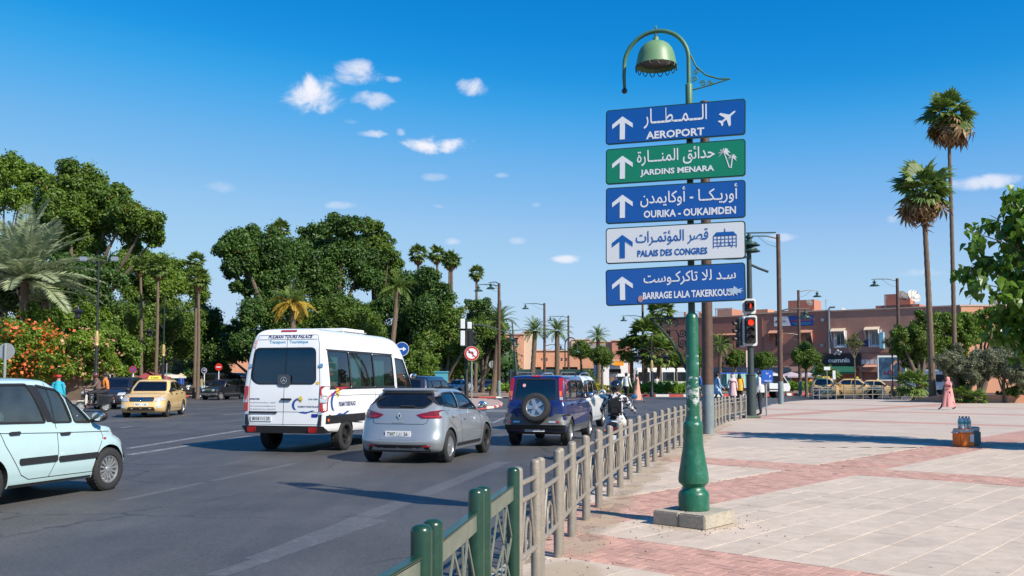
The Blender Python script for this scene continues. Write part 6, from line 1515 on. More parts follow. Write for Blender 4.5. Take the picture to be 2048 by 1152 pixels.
def offside():  # unseen tree added beyond the right edge to carry the plaza shadow outward
 b=UVW(.6,23.7);t=thing('broad_leaved_tree','unseen second broad-leaved tree outside the right edge, added to shade the plaza','tree',(b.x,b.y,0))
 crown('crown',[((0,0,4.2),1.5,(1,1,1.1)),((.3,-.3,5.4),1.1,(1,1,1)),((-.3,.3,3.2),1.1,(1,1,.8))],5000,.24,L_BIG,5,parent=t);limbs((0,0,-.05),[(0,0,4.5),(.5,-.4,5),(-.4,.4,4)],.13,t,fork=.5)
offside()
# ================================================================== buildings
M_WALL=mat('brick-red render',(.44,.19,.13),.9,scale=.7,var=.12,tint=(.36,.19,.15),tintamt=.45,tscale=.35,bump=.15,bscale=20)
M_WALL2=mat('pinkish brown render',(.47,.235,.17),.9,scale=.7,var=.12,tint=(.25,.13,.10),tintamt=.4,tscale=.4,bump=.15,bscale=20)
M_WALL0=mat('dark maroon render',(.32,.135,.10),.9,scale=.7,var=.12,tint=(.28,.13,.10),tintamt=.4,tscale=.4,bump=.15,bscale=20)
M_PEACH=mat('peach render',(.56,.27,.165),.9,scale=.5,var=.1,tint=(.62,.36,.25),tintamt=.4,tscale=.3)
M_CREAM=mat('cream render',(.62,.46,.35),.9,scale=.5,var=.08,tint=(.5,.35,.26),tintamt=.4,tscale=.3)
M_COP=mat('pale coping',(.50,.36,.28),.85,scale=2,var=.15)
M_WHITEW=mat('white painted masonry',(.68,.68,.68),.8,scale=2,var=.08)
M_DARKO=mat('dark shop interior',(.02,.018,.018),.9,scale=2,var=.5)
M_PANE=mat('dark window pane',(.02,.024,.03),.08,var=.2,coat=1)
M_ROOFG=mat('grey tiled roof',(.20,.18,.17),.9,scale=3,var=.3,bump=.4)
M_AWNG=mat('dark green awning cloth',(.008,.10,.06),.8,scale=3,var=.2)
M_AWNB=mat('brown awning cloth',(.18,.11,.09),.85,scale=3,var=.2)
M_DISH=mat('pale satellite dish',(.44,.42,.39),.5,var=.1);M_DISHD=mat('dark mesh satellite dish',(.10,.09,.09),.6,var=.2)
M_STEELG=mat('galvanised steel',(.40,.42,.44),.4,metal=.6,var=.12)
WD=Vector((.8131,-.5821,0));WN=Vector((-.5821,-.8131,0));W0=Vector((28,81,0))*1.42
def s_of(px):
 k=(px-1024)/FPX;return(k*W0.y-W0.x)/(WD.x-k*WD.y)
def z_of(py,px):
 q=W0+WD*s_of(px);return P(px,py,q.y).z
def wallbox(mb,s0,s1,z0,z1,proud=0.0,depth=.3):
 """box on the facade: from the wall plane minus depth to +proud"""
 a=W0+WD*s0+WN*proud;L=s1-s0;c=a+WD*L/2-WN*(depth+proud)/2+Vector((0,0,(z0+z1)/2))
 mb.box(c,(L,depth+proud,z1-z0),math.atan2(WD.y,WD.x));return mb
def facade(root,s0,s1,z0,z1,holes,m,name='wall',depth=.35):
 """a wall with real openings (s0,s1,z0,z1 each)"""
 mb=MB();ss=sorted({s0,s1}|{h[0]for h in holes}|{h[1]for h in holes});zz=sorted({z0,z1}|{h[2]for h in holes}|{h[3]for h in holes})
 for a,b in zip(ss,ss[1:]):
  run=None
  for c,d in zip(zz,zz[1:]):
   solid=not any(h[0]-1e-6<=a and b<=h[1]+1e-6 and h[2]-1e-6<=c and d<=h[3]+1e-6 for h in holes)
   if solid:run=(run[0],d)if run else(c,d)
   if(not solid or d==zz[-1])and run:wallbox(mb,a,b,run[0],run[1],0,depth);run=None
 bm=bmesh.new();me=mb.mesh(name,m,False);bm.from_mesh(me);bmesh.ops.remove_doubles(bm,verts=bm.verts[:],dist=1e-4)
 seen={}
 for f in list(bm.faces):
  k=tuple(sorted(v.index for v in f.verts));seen.setdefault(k,[]).append(f)
 bm.verts.index_update()
 bmesh.ops.delete(bm,geom=[f for L in seen.values()if len(L)>1 for f in L],context='FACES')
 bm.to_mesh(me);bm.free();return link(name,me,root)
def window(root,s0,s1,z0,z1,frame_m,pane=M_PANE,bars=2,deep=.22,fw=.09):
 o=MB()
 for(a,b,c,d)in((s0,s1,z0,z0+fw),(s0,s1,z1-fw,z1),(s0,s0+fw,z0+fw,z1-fw),(s1-fw,s1,z0+fw,z1-fw)):wallbox(o,a,b,c,d,-deep+.06,.06+deep*0+.0+deep)
 w=o.build('window',frame_m,root,False)
 pn=MB();wallbox(pn,s0+fw,s1-fw,z0+fw,z1-fw,-deep,deep+.03);pn.build('pane',pane,w,False)
 for i in range(1,bars):
  x=s0+(s1-s0)*i/bars;q=MB();wallbox(q,x-.025,x+.025,z0+fw,z1-fw,-deep+.04,deep);q.build('glazing_bar',frame_m,w,False)
 return w
def awning(root,s0,s1,z0,z1,out,m,name='awning',drop=0.15,sides=False):
 mb=MB();A=W0+WD*s0;B=W0+WD*s1;t=Vector((0,0,.04))
 p=[A+Vector((0,0,z1))+WN*.02,B+Vector((0,0,z1))+WN*.02,B+WN*out+Vector((0,0,z0)),A+WN*out+Vector((0,0,z0))]
 mb.add(p+[q-t for q in p],[(3,2,1,0),(4,5,6,7),(0,1,5,4),(1,2,6,5),(2,3,7,6),(3,0,4,7)])
 mb.add([p[3],p[2],p[2]-Vector((0,0,drop)),p[3]-Vector((0,0,drop))],[(0,3,2,1)])
 if sides:
  for q,r_ in((A,p[3]),(B,p[2])):mb.add([q+Vector((0,0,z1)),r_,q+Vector((0,0,z0))],[(0,1,2)])
 return mb.build(name,m,root,False)
def building_main():
 t=thing('shop_building','long two-storey brick-red building with awninged windows and dark shopfronts, behind the roundabout','building',tuple(W0),0)
 root=bpy.data.objects.new('wing',None)
 bpy.data.objects.remove(root)
 objs0=set(bpy.data.objects)
 e0,e1,e2=z_of(634,1450),z_of(626,1570),z_of(618,1790)
 sA,sB,sC,sD=s_of(1306),s_of(1499)+.0,s_of(1657),s_of(1921)
 def H(x0,x1,y0,y1):return(s_of(x0),s_of(x1),z_of(y1,(x0+x1)/2),z_of(y0,(x0+x1)/2))
 hl=[H(1332,1341,661,682),H(1446,1458,672,695),H(1470,1484,672,695)]
 hm=[H(1550,1562,667,693),H(1612,1626,666,692)]
 hr=[H(1671,1691,663,692),H(1741,1761,661,691),H(1838,1856,660,690)]
 gz=z_of(737,1600)
 gl=[(s_of(1320),s_of(1390),.0,3.0),(s_of(1400),s_of(1495),.0,3.0)];gm=[(s_of(1503),s_of(1568),.0,3.0),(s_of(1572),s_of(1640),.0,3.0)]
 gr=[(s_of(1665),s_of(1718),.0,2.9),(s_of(1722),s_of(1757),.0,2.4),(s_of(1815),s_of(1905),.0,2.9)]
 facade(t,sA,sB,-.1,e0,hl+gl,M_WALL0);facade(t,sB,sC,-.1,e1,hm+gm,M_WALL);facade(t,sC,sD,-.1,e2,hr+gr,M_WALL2)
 mb=MB();c=W0+WD*(sA+sD)/2-WN*8.4;mb.box((c.x,c.y,e0/2-.1),(sD-sA-.2,15.6,e0-.3),math.atan2(WD.y,WD.x));mb.build('rear_block',M_WALL,t,False)
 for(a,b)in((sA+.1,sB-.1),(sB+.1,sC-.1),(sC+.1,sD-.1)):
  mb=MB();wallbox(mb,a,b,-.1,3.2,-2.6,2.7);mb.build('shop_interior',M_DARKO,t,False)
 q=W0+WD*sD
 for x0,x1 in((0,2.6),(2.6,40)):
  mb=MB();dy=.35 if x0==0 else .0
  mb.box((q.x+(x0+x1)/2+.01,q.y+4,e2/2-.05),(x1-x0,8+(.8 if x0==0 else 0),e2));mb.build('side_wing',M_PEACH,t,False)
 mb=MB();mb.box((q.x+20,q.y-.03,e2+.06),(40.3,.9,.2));mb.build('coping',M_COP,t,False)
 for i,x in enumerate((4.2,6.2,8.4)):
  w=MB().box((q.x+x,q.y-.02,6.0),(1.3,.12,3.0)).build('window',M_WHITEW,t,False);MB().box((q.x+x,q.y-.1,6.0),(.9,.04,2.5)).build('pane',M_PANE,w,False)
 for a,b,e in((sA,sB,e0),(sB,sC,e1),(sC,sD,e2)):
  mb=MB();wallbox(mb,a-.02,b+.02,e,e+.16,.12,.5);mb.build('coping',M_COP,t,False)
 mb=MB();wallbox(mb,sB,sD,z_of(707,1700),z_of(705.5,1700),.06,.3);mb.build('string_course',M_WALL0,t,False)
 for h in hl:window(t,*h,M_WALL0)
 for h in hm:window(t,*h,M_WALL,bars=3)
 for h in hr:window(t,*h,M_WHITEW,fw=.16)
 mw=mat('peach awning slab',(.50,.25,.17),.8,var=.1);mc=mat('cream awning slab',(.60,.48,.36),.8,var=.1)
 awning(t,s_of(1437),s_of(1485),z_of(670,1460),z_of(667,1460),.7,mw,drop=.08)
 for(x0,x1,yb,yt,m_)in((1540,1567,666.5,661,mw),(1602,1627,665.5,660,mw),(1664,1693,663,657,mc),(1731,1761,660,654,mc)):
  awning(t,s_of(x0),s_of(x1),z_of(yb,x0),z_of(yt,x0),.75,m_,drop=.1)
  for s in(s_of(x0)+.08,s_of(x1)-.08):
   mb=MB();A=W0+WD*s;mb.prism([(0,z_of(yb,x0)+.1),(.8,z_of(yb,x0)),(.1,z_of(yb+20,x0)),(0,z_of(yb+22,x0))],A,WN,Vector((0,0,1)),.06);mb.build('awning_bracket',M_WHITEW if m_ is mc else M_WALL,t,False)
 for h in hr[:2]:
  for(a,b,c_,d)in((h[0]-.18,h[1]+.18,h[2]-.2,h[2]),(h[0]-.18,h[0],h[2],h[3]+.1),(h[1],h[1]+.18,h[2],h[3]+.1)):
   mb=MB();wallbox(mb,a,b,c_,d,.12,.1);mb.build('window_surround',M_WHITEW,t,False)
 mb=MB();wallbox(mb,s_of(1645),s_of(1722),z_of(731,1680),z_of(708,1680),.25,.2);mb.build('shop_fascia',mat('black fascia',(.015,.014,.016),.5,var=.1),t,False)
 A=W0+WD*s_of(1645)+WN*.27;tb=MB();text_in(tb,'oumnia',A,WD,(0,0,1),s_of(1657)-s_of(1645),z_of(725,1680),s_of(1701)-s_of(1645),z_of(716,1680),.03);tb.build('lettering',mat('silver letters',(.62,.64,.66),.4,var=.05),t,False)
 mb=MB();
 for k in range(5):
  mb.ball(tuple(W0+WD*(s_of(1677)+(k-2)*.16)+WN*.4+Vector((0,0,z_of(708-(k%3)*3,1677)))),.2,8,5)
 mb.build('shell_emblem',M_STEELG,t)
 awning(t,s_of(1630),s_of(1712),z_of(744,1660),z_of(731,1660),1.6,M_AWNG,sides=True,drop=.25)
 awning(t,s_of(1503),s_of(1566),z_of(743,1550),z_of(732,1550),1.8,M_AWNB,drop=.3);awning(t,s_of(1569),s_of(1628),z_of(743,1600),z_of(732,1600),1.8,M_AWNB,drop=.3)
 awning(t,s_of(1400),s_of(1495),z_of(745,1450),z_of(737,1450),1.6,M_AWNB,drop=.3)
 awning(t,s_of(1730),s_of(1757),z_of(734,1740),z_of(729,1740),1.2,mw,drop=.05)
 for i in range(4):
  mb=MB();wallbox(mb,s_of(1721+i*9.6),s_of(1729+i*9.6),z_of(728,1740),z_of(719,1740),.05,.02);mb.build('paper_notice',M_WHITEW,t,False)
 mb=MB();wallbox(mb,s_of(1695),s_of(1738),z_of(693,1715),z_of(680,1715),.08,.05);mb.build('blue_shop_board',mat('navy shop board',(.02,.03,.10),.5),t,False)
 x0,x1=s_of(1549),s_of(1628);zb,zt=z_of(652,1590),z_of(632,1590)
 A=W0+WN*.10
 mb=MB();wallbox(mb,x0,x1,zb,zt,.10,.08);bo=mb.build('agency_board',mat('royal blue board',(.015,.05,.26),.5,var=.1),t,False)
 mb=MB();mb.prism([(x0+.03,zb+.03),(s_of(1583),zb+.03),(s_of(1577),zt-.03),(x0+.03,zt-.03)],A,WD,(0,0,1),.012);mb.build('white_panel',M_WHITEW,bo,False)
 A2=W0+WN*.125
 for body,a,b,c_,d,m_ in(('TOC',s_of(1563),s_of(1574),zb+.52,zb+.78,M_NAVY),('TRANS AGENCY',s_of(1582),s_of(1625),zb+.58,zb+.8,M_RED)):
  tb=MB();text_in(tb,body,A2,WD,(0,0,1),a,c_,b,d,.03);tb.build('lettering',m_,bo,False)
 mb=MB();mb.prism([(s_of(1553),zb+.55),(s_of(1560),zb+.55),(s_of(1557),zb+.8),(s_of(1552),zb+.78)],A2,WD,(0,0,1),.005);mb.build('red_mark',M_RED,bo,False)
 for k,(a,b)in enumerate(((1585,1623),(1588,1625),(1590,1620))):
  mb=MB();mb.prism([(s_of(a),zb+.38-k*.14),(s_of(b),zb+.38-k*.14),(s_of(b),zb+.43-k*.14),(s_of(a),zb+.43-k*.14)],A2,WD,(0,0,1),.004);mb.build('small_print',M_SKYB,bo,False)
 mb=MB();wallbox(mb,s_of(1762),s_of(1770),z_of(697,1766),z_of(665,1766),.7,.0);mb.build('projecting_sign',mat('pale blue sign',(.25,.5,.62),.5,var=.3,scale=3),t,False)
 s=s_of(1660);A=W0+WD*s+WN*.14;mb=MB();mb.tube([A+WD*.8+Vector((0,0,e1+.45)),A+WD*.15+Vector((0,0,e1+.45)),A+Vector((0,0,e1+.25)),A+Vector((0,0,z_of(707,1660)))],.13,10);mb.build('drain_pipe',M_STEELG,t)
 for x,y in((1645,691),(1392,690),(1647,640)):
  mb=MB();wallbox(mb,s_of(x)-.2,s_of(x)+.2,z_of(y,x)-.18,z_of(y,x)+.18,.25,.1);mb.build('air_conditioner',M_STEELG,t,False)
 mb=MB();wallbox(mb,s_of(1524.5),s_of(1526.5),4.0,e1-.2,.08,.05);mb.build('conduit',M_WALL0,t,False)
 def rbox(x0,x1,yt,back,deep,m_,name='roof_room',yb=None):
  a,b=s_of(x0),s_of(x1);zt=z_of(yt,(x0+x1)/2)*1.0;mb=MB();c=W0+WD*(a+b)/2-WN*(back+deep/2);z0=e0-.3
  mb.box((c.x,c.y,(z0+zt)/2),(b-a,deep,zt-z0),math.atan2(WD.y,WD.x));return mb.build(name,m_,t,False)
 rbox(1544,1622,620,1.0,4,M_WALL);rbox(1565,1618,597.5,2.5,3,M_WALL);rbox(1747,1836,608,1.5,4,M_WALL);rbox(1759,1812,584,3,3,M_WALL)
 rbox(1496,1526,617,2,3,M_PEACH);rbox(1444,1500,615,8,5,M_PEACH);rbox(1395,1425,612,7,4,M_WALL);
 for x in(1338,1368,1398,1405):
  rbox(x-2,x+2,624,.4,.3,M_PEACH,'roof_pillar')
 for k in range(3):
  z=e0+.35+k*.3;mb=MB();mb.tube([W0+WD*s_of(1322)-WN*.5+Vector((0,0,z)),W0+WD*s_of(1412)-WN*.5+Vector((0,0,z))],.025,6);mb.build('roof_rail',M_STEELG,t)
 for k in range(9):
  x=1428+k*4;mb=MB();mb.box(tuple(W0+WD*s_of(x)-WN*.8+Vector((0,0,e0+.75))),(.12,.06,1.0),math.atan2(WD.y,WD.x));mb.build('baluster',M_COP,t,False)
 mb=MB();mb.tube([W0+WD*s_of(1426)-WN*.8+Vector((0,0,e0+1.25)),W0+WD*s_of(1462)-WN*.8+Vector((0,0,e0+1.25))],.06,6);mb.build('roof_rail',M_COP,t)
 for px,py,r_,m_,back,face in((1828,592,14,M_DISH,1.0,1),(1806,591,11,M_DISHD,1.6,1),(1990,601,13,M_DISHD,.5,1),(1619,605,7,M_DISHD,.5,1),(1688,620,5,M_DISH,.8,1)):
  s=s_of(px)if px<1921 else None
  c=P(px,py,(W0+WD*s-WN*back).y if s is not None else q.y+1.0);rr=r_/FPX*c.y
  d_=thing('satellite_dish',{1828:'large pale satellite dish on the roof, left of the lower tall palm',1806:'dark dish behind the brown lamp pole on the roof',1990:'dark satellite dish on the roof beside the broad leaves',1619:'small dark dish beside the left roof room',1688:'tiny pale dish on the parapet right of the drain pipe'}[px],'satellite dish',tuple(c),0)
  dirn=Vector((.25,-.85,.45)).normalized();Mx=dirn.to_track_quat('Z','Y').to_matrix().to_4x4();mb=MB().lathe([(.0001,-.22*rr),(rr*.5,-.16*rr),(rr*.85,-.02*rr),(rr,.06*rr),(rr*.97,.06*rr),(rr*.5,-.13*rr),(.0001,-.19*rr)],20);mb.v=[tuple(Mx@Vector(v))for v in mb.v];mb.build('reflector',m_,d_)
  mb=MB();tip=Mx@Vector((0,0,rr*.8));
  for a in(90,210,330):mb.tube([Mx@Vector((rr*.95*math.cos(R(a)),rr*.95*math.sin(R(a)),.04*rr)),tip],rr*.03,6)
  mb.ball(tuple(tip),rr*.12,8,6);mb.build('feed_arm',M_STEELG,d_);MB().tube([(0,0,-rr*.1),(0,.1,-rr*1.25-.1)],rr*.07,8).build('mast',M_STEELG,d_)
 for px,yt,yb in((1652,598,625),(1941,585,612),(1771,590,618)):
  s=s_of(min(px,1915));y=(W0+WD*s).y+1 if px<1921 else q.y+1;a=P(px,yt,y);b=P(px,yb,y)
  d_=thing('roof_aerial',{1652:'thin roof aerial left of the drain pipe',1941:'thin roof aerial right of the tallest palm trunk',1771:'thin aerial in front of the right roof room'}[px],'aerial',(b.x,b.y,b.z));MB().tube([(0,0,0),(0,0,a.z-b.z)],.03,6).build('mast',M_STEELG,d_)
  for k in range(3):MB().tube([(-.25+k*.05,0,a.z-b.z-.2-k*.2),(.25-k*.05,0,a.z-b.z-.2-k*.2)],.015,5).build('crossbar',M_STEELG,d_)
 inv=Matrix.Translation(-W0)
 for o in t.children:o.matrix_parent_inverse=inv
building_main()
def simple_building(name,label,x0px,x1px,ytop,Y,m,depth=12,windows=(),arcs=(),extra=None,zb=-.1,cat='building'):
 a=P(x0px,ytop,Y);b=P(x1px,ytop,Y);t=thing(name,label,cat,((a.x+b.x)/2,Y,0));w=b.x-a.x;h=a.z
 X0=-w/2
 lx=lambda px:P(px,ytop,Y).x-(a.x+b.x)/2
 lz=lambda py:ZP(py,Y,(x0px+x1px)/2)
 holes=[(lx(p),lx(q),lz(s),lz(r_))for(p,q,r_,s)in list(windows)+list(arcs)]
 mb=MB();ss=sorted({X0,w/2}|{v for h_ in holes for v in h_[:2]});zz=sorted({zb,h}|{v for h_ in holes for v in h_[2:]})
 for s0,s1 in zip(ss,ss[1:]):
  for c,d in zip(zz,zz[1:]):
   if not any(q[0]-1e-6<=s0 and s1<=q[1]+1e-6 and q[2]-1e-6<=c and d<=q[3]+1e-6 for q in holes):mb.box(((s0+s1)/2,.2,(c+d)/2),(s1-s0,.4,d-c))
 mb.build('wall',m,t,False)
 MB().box((0,.4+depth/2,(zb+h-.05)/2),(w-.01,depth,h-zb-.05)).build('rear_block',m,t,False)
 MB().box((0,.12,h+.1),(w+.3,.7,.2)).build('coping',M_COP,t,False)
 for i,(s0,s1,z0,z1)in enumerate(holes):
  win=i<len(windows)
  o=MB().box(((s0+s1)/2,.3,(z0+z1)/2),(s1-s0,.06,z1-z0)).build('window' if win else 'shop_opening',M_PANE if win else M_DARKO,t,False)
  if win:
   MB().box(((s0+s1)/2,.18,z0+.35),(s1-s0,.05,.05)).build('railing',M_WHITEW,o,False);MB().box(((s0+s1)/2,.22,(z0+z1)/2),(.07,.05,z1-z0)).build('glazing_bar',M_WHITEW,o,False)
 return t,lx,lz
t,lx,lz=simple_building('apartment_building','three-storey peach building left of the feather palms, with white ground floor arches',992,1047,669,160,M_PEACH,14,windows=[(999,1005,681,693),(999,1005,704,720),(1025,1035,678,695),(1025,1035,705,721)],arcs=[(997,1011,729,741),(1018,1038,729,741)])
for k,(a,b,c,d)in enumerate([(994,1014,727,760),(1015,1043,727,760)]):
 pass
MB().prism([(lx(1021),lz(676)),(lx(1038),lz(676)),(lx(1038),lz(672)),(lx(1021),lz(672))],(0,-.9,0),(1,0,0),(0,0,1),-.9).build('window_hood',M_WALL,t,False)
MB().tube([(lx(1001),-.1,lz(680)),(lx(1012),-.1,lz(680)),(lx(1012),-.1,lz(719))],.12,6).build('pipe',M_WALL0,t)
simple_building('side_building','tall cream side wall joined to the peach apartment building',1047.3,1066,664,161,M_CREAM,13)
simple_building('long_building','long low peach building with dark garage openings behind the feather palms',1066.5,1200,702,164,M_PEACH,12,windows=[(1082,1085,716,721),(1092,1095,716,722),(1121,1125,716,722),(1131,1134,716,722)],arcs=[(1052+18,1082,734,745),(1090,1118,734,745),(1125,1155,734,745)])
simple_building('distant_house','distant peach house with a chimney, above the left round clipped tree',1143,1180,680,178,M_CREAM,10,windows=[(1150,1154,688,694)])
simple_building('distant_house','distant house with a grey sloping roof behind the feather palm',1180,1232,684,176,M_PEACH,10,windows=[(1220,1225,690,699)])
simple_building('distant_house','brown walled house between the grey roof and the bushy fan palms',1224,1262,682,150,M_WALL,10,windows=[(1236,1240,692,700)])
simple_building('white_shop','white shopfront behind the round clipped trees with an orange sign',1196,1256,722,118,M_WHITEW,6,arcs=[(1218,1242,738,757)])
t=thing('grey_roof','grey tiled sloping roof beside the feather palm','roof',(P(1205,690,172).x,172,0));z0,z1=ZP(697,172),ZP(683,172)
MB().add([(-4,0,z0),(6,0,z0),(4.5,5,z1),(-4,5,z1)],[(0,1,2,3)]).build('slope',M_ROOFG,t,False)
t=thing('orange_sign','small orange shop sign on the white shopfront','sign',(P(1237,727,117.7).x,117.6,ZP(727,117.6)));MB().bevbox((0,0,0),(1.3,.1,.55),.02).build('board',mat('orange sign','e2911c',.5),t)
simple_building('far_wall_house','low brick-red wall glimpsed between the dark trees left of the minibus',404,486,712,128,M_PEACH,6,windows=[(412,420,722,730)])
mb=MB();a=P(-160,742,66);t=thing('garden_wall','low brown garden wall under the flowering hedge','wall',(-24,66,0))
MB().box((-29,0,.95),(44,.4,2.3)).build('wall',mat('brown rubble wall',(.13,.095,.07),.95,scale=3,var=.4,bump=.6),t,False)
MB().box((-29,0,2.13),(44.2,.5,.08)).build('coping',M_COP,t,False)
pw=[G(1815,803),G(1880,804.5),G(1960,805.5),G(2055,806),G(2300,809)]
t=thing('planter_wall','low peach planter wall behind the woman in pink','planter wall',(pw[0].x,pw[0].y,0));mb=MB()
hts=[.05,.5,.52,.52,.52]
for i in range(4):
 a,b=pw[i]-pw[0],pw[i+1]-pw[0];d=(b-a).normalized();n=Vector((-d.y,d.x,0))*.28
 mb.add([a,b,b+n,a+n,a+Vector((0,0,hts[i])),b+Vector((0,0,hts[i+1])),b+n+Vector((0,0,hts[i+1])),a+n+Vector((0,0,hts[i]))],[(0,1,5,4),(4,5,6,7),(2,3,7,6),(1,2,6,5),(3,0,4,7)])
mb.build('wall',M_PEACH,t,False)
o=poly_sheet('planting_bed',[(pw[0].x+1,pw[0].y+.4),(pw[3].x,pw[3].y+.3),(60,pw[3].y+.3),(60,66),(27,66)],.3,M_ISL)
M_AD=mat('dark blue printed poster',(.02,.05,.10),.35,var=.5,scale=1.2,tint=(.10,.22,.34),tintamt=.7,tscale=.9)
def hoarding():
 Y=90;a=P(1757,762,Y);b=P(1811,711,Y);w=b.x-a.x
 t=thing('advertising_hoarding','white-framed advertising hoarding with a dark blue poster, behind the thin young tree','hoarding',((a.x+b.x)/2,Y,0),R(-14))
 zc,h=(a.z+b.z)/2,b.z-a.z
 MB().bevbox((0,0,zc),(w,.25,h),.03).build('frame',M_WHITEW,t);MB().box((0,-.14,zc),(w-.35,.03,h-.35)).build('poster',M_AD,t,False)
 sk=mat('printed skin tone',(.45,.25,.16),.5,var=.2)
 MB().prism([(-.1,-.4),(.15,-.5),(.05,.1),(.5,.55),(.35,.7),(-.15,.2)],(0,-.165,zc+.1),(1,0,0),(0,0,1),.004).build('printed_figure',sk,t,False)
 tb=MB();text_in(tb,'LCi',(0,-.17,zc-.62),(1,0,0),(0,0,1),-.75,0,.15,.38,.03);tb.build('lettering',M_REDD,t,False)
 for x in(-w/2+.3,w/2-.3):MB().box((x,0,(zc-h/2)/2),(.15,.15,zc-h/2)).build('leg',M_STEELG,t,False)
hoarding()
M_CANV=mat('off-white canopy cloth',(.62,.58,.54),.85,var=.12,scale=3)
M_CANR=mat('dark red canopy cloth',(.30,.05,.06),.85,var=.2)
def canopy(label,px,py,Y,w,m,h=None):
 c=P(px,py,Y);t=thing('market_parasol',label,'parasol',(c.x,Y,.015),rnd.uniform(-.3,.3),'market parasols along the pavement');H_=c.z
 mb=MB();n=8
 mb.add([(0,0,H_)]+[(w/2*math.cos(2*math.pi*k/n+.39),w/2*.8*math.sin(2*math.pi*k/n+.39),H_-.45)for k in range(n)]+[(w/2*math.cos(2*math.pi*k/n+.39),w/2*.8*math.sin(2*math.pi*k/n+.39),H_-.62)for k in range(n)],[(0,1+k,1+(k+1)%n)for k in range(n)]+[(1+k,9+k,9+(k+1)%n,1+(k+1)%n)for k in range(n)])
 mb.build('canopy',m,t,False);MB().tube([(0,0,0),(0,0,H_)],.04,6).build('pole',M_STEELG,t);return t
for i,(px,py,Y,w,m,lab)in enumerate([(236,744,74,3.0,M_CANV,'off-white parasol left of the no-stopping sign'),(300,744,78,3.6,M_CANR,'dark red parasol behind the yellow taxi'),(322,743,84,4.6,M_CANV,'wide off-white parasol above the black off-roader'),(378,745,96,5.0,M_CANV,'long off-white parasol behind the large black off-roader'),(405,748,98,4.2,M_CANV,'off-white parasol left of the round blue arrow sign')]):
 canopy(lab,px,py,Y,w,m)
for i,(px,lab)in enumerate([(1543,'pinkish parasol left of the brown lamp pole at the cafe'),(1582,'pinkish parasol between the brown poles at the cafe'),(1613,'pinkish parasol right of the second brown pole at the cafe')]):
 canopy(lab,px,744,100,3.4,mat('pink-grey parasol cloth',(.42,.34,.38),.8,var=.15))
# ================================================================== street furniture
M_PGREEN=mat('glossy green lamp post paint',(.008,.10,.054),.36,scale=8,var=.22,bump=.2,bscale=30,tint=(.06,.22,.16),tintamt=.5,tscale=5,coat=.15)
M_PGREEN2=mat('faded green lamp paint',(.06,.155,.09),.5,scale=8,var=.2,tint=(.12,.22,.14),tintamt=.6,tscale=6)
M_BELL=mat('pale weathered green lamp shade',(.13,.25,.125),.45,scale=6,var=.15,tint=(.22,.34,.2),tintamt=.5,tscale=4)
M_IRON=mat('dark iron scrollwork',(.018,.035,.028),.45,scale=10,var=.25)
M_CONC=mat('sandy concrete block',(.36,.32,.26),.9,scale=12,var=.22,bump=.8,bscale=30,tint=(.48,.42,.33),tintamt=.6,tscale=4)
M_SCUFF=mat('white scuffed paint',(.55,.56,.54),.7,scale=25,var=.2)
M_BROWNP=mat('brown-painted steel pole',(.085,.045,.032),.6,scale=4,var=.3,tint=(.16,.09,.06),tintamt=.5,tscale=3,bump=.2)
M_GREYP=mat('grey-blue pole foot paint',(.17,.215,.235),.55,scale=6,var=.2,tint=(.3,.32,.32),tintamt=.5,tscale=4)
M_LAMPD=mat('dark green lamp shade paint',(.02,.055,.045),.4,scale=10,var=.2)
M_BLUESIGN=mat('blue sign face',(.004,.085,.36),.3,scale=3,var=.05,coat=.3);M_GREENSIGN=mat('green sign face',(.004,.21,.105),.3,scale=3,var=.05,coat=.3)
M_WHSIGN=mat('white sign face',(.70,.72,.75),.3,scale=3,var=.03,coat=.3);M_SIGNEDGE=mat('dark green sign frame',(.01,.05,.035),.45,var=.2)
M_SIGNWH=mat('white sign lettering',(.74,.76,.80),.4,var=.02);M_SIGNBL=mat('blue sign lettering',(.004,.10,.38),.4,var=.02)
def spiral(c,r,turns,a0,dirn=1,n=26,end=.12):
 return[(c[0]+r*(1-(1-end)*t)*math.cos(a0+dirn*turns*2*math.pi*t),c[1]+r*(1-(1-end)*t)*math.sin(a0+dirn*turns*2*math.pi*t))for t in[i/n for i in range(n+1)]]
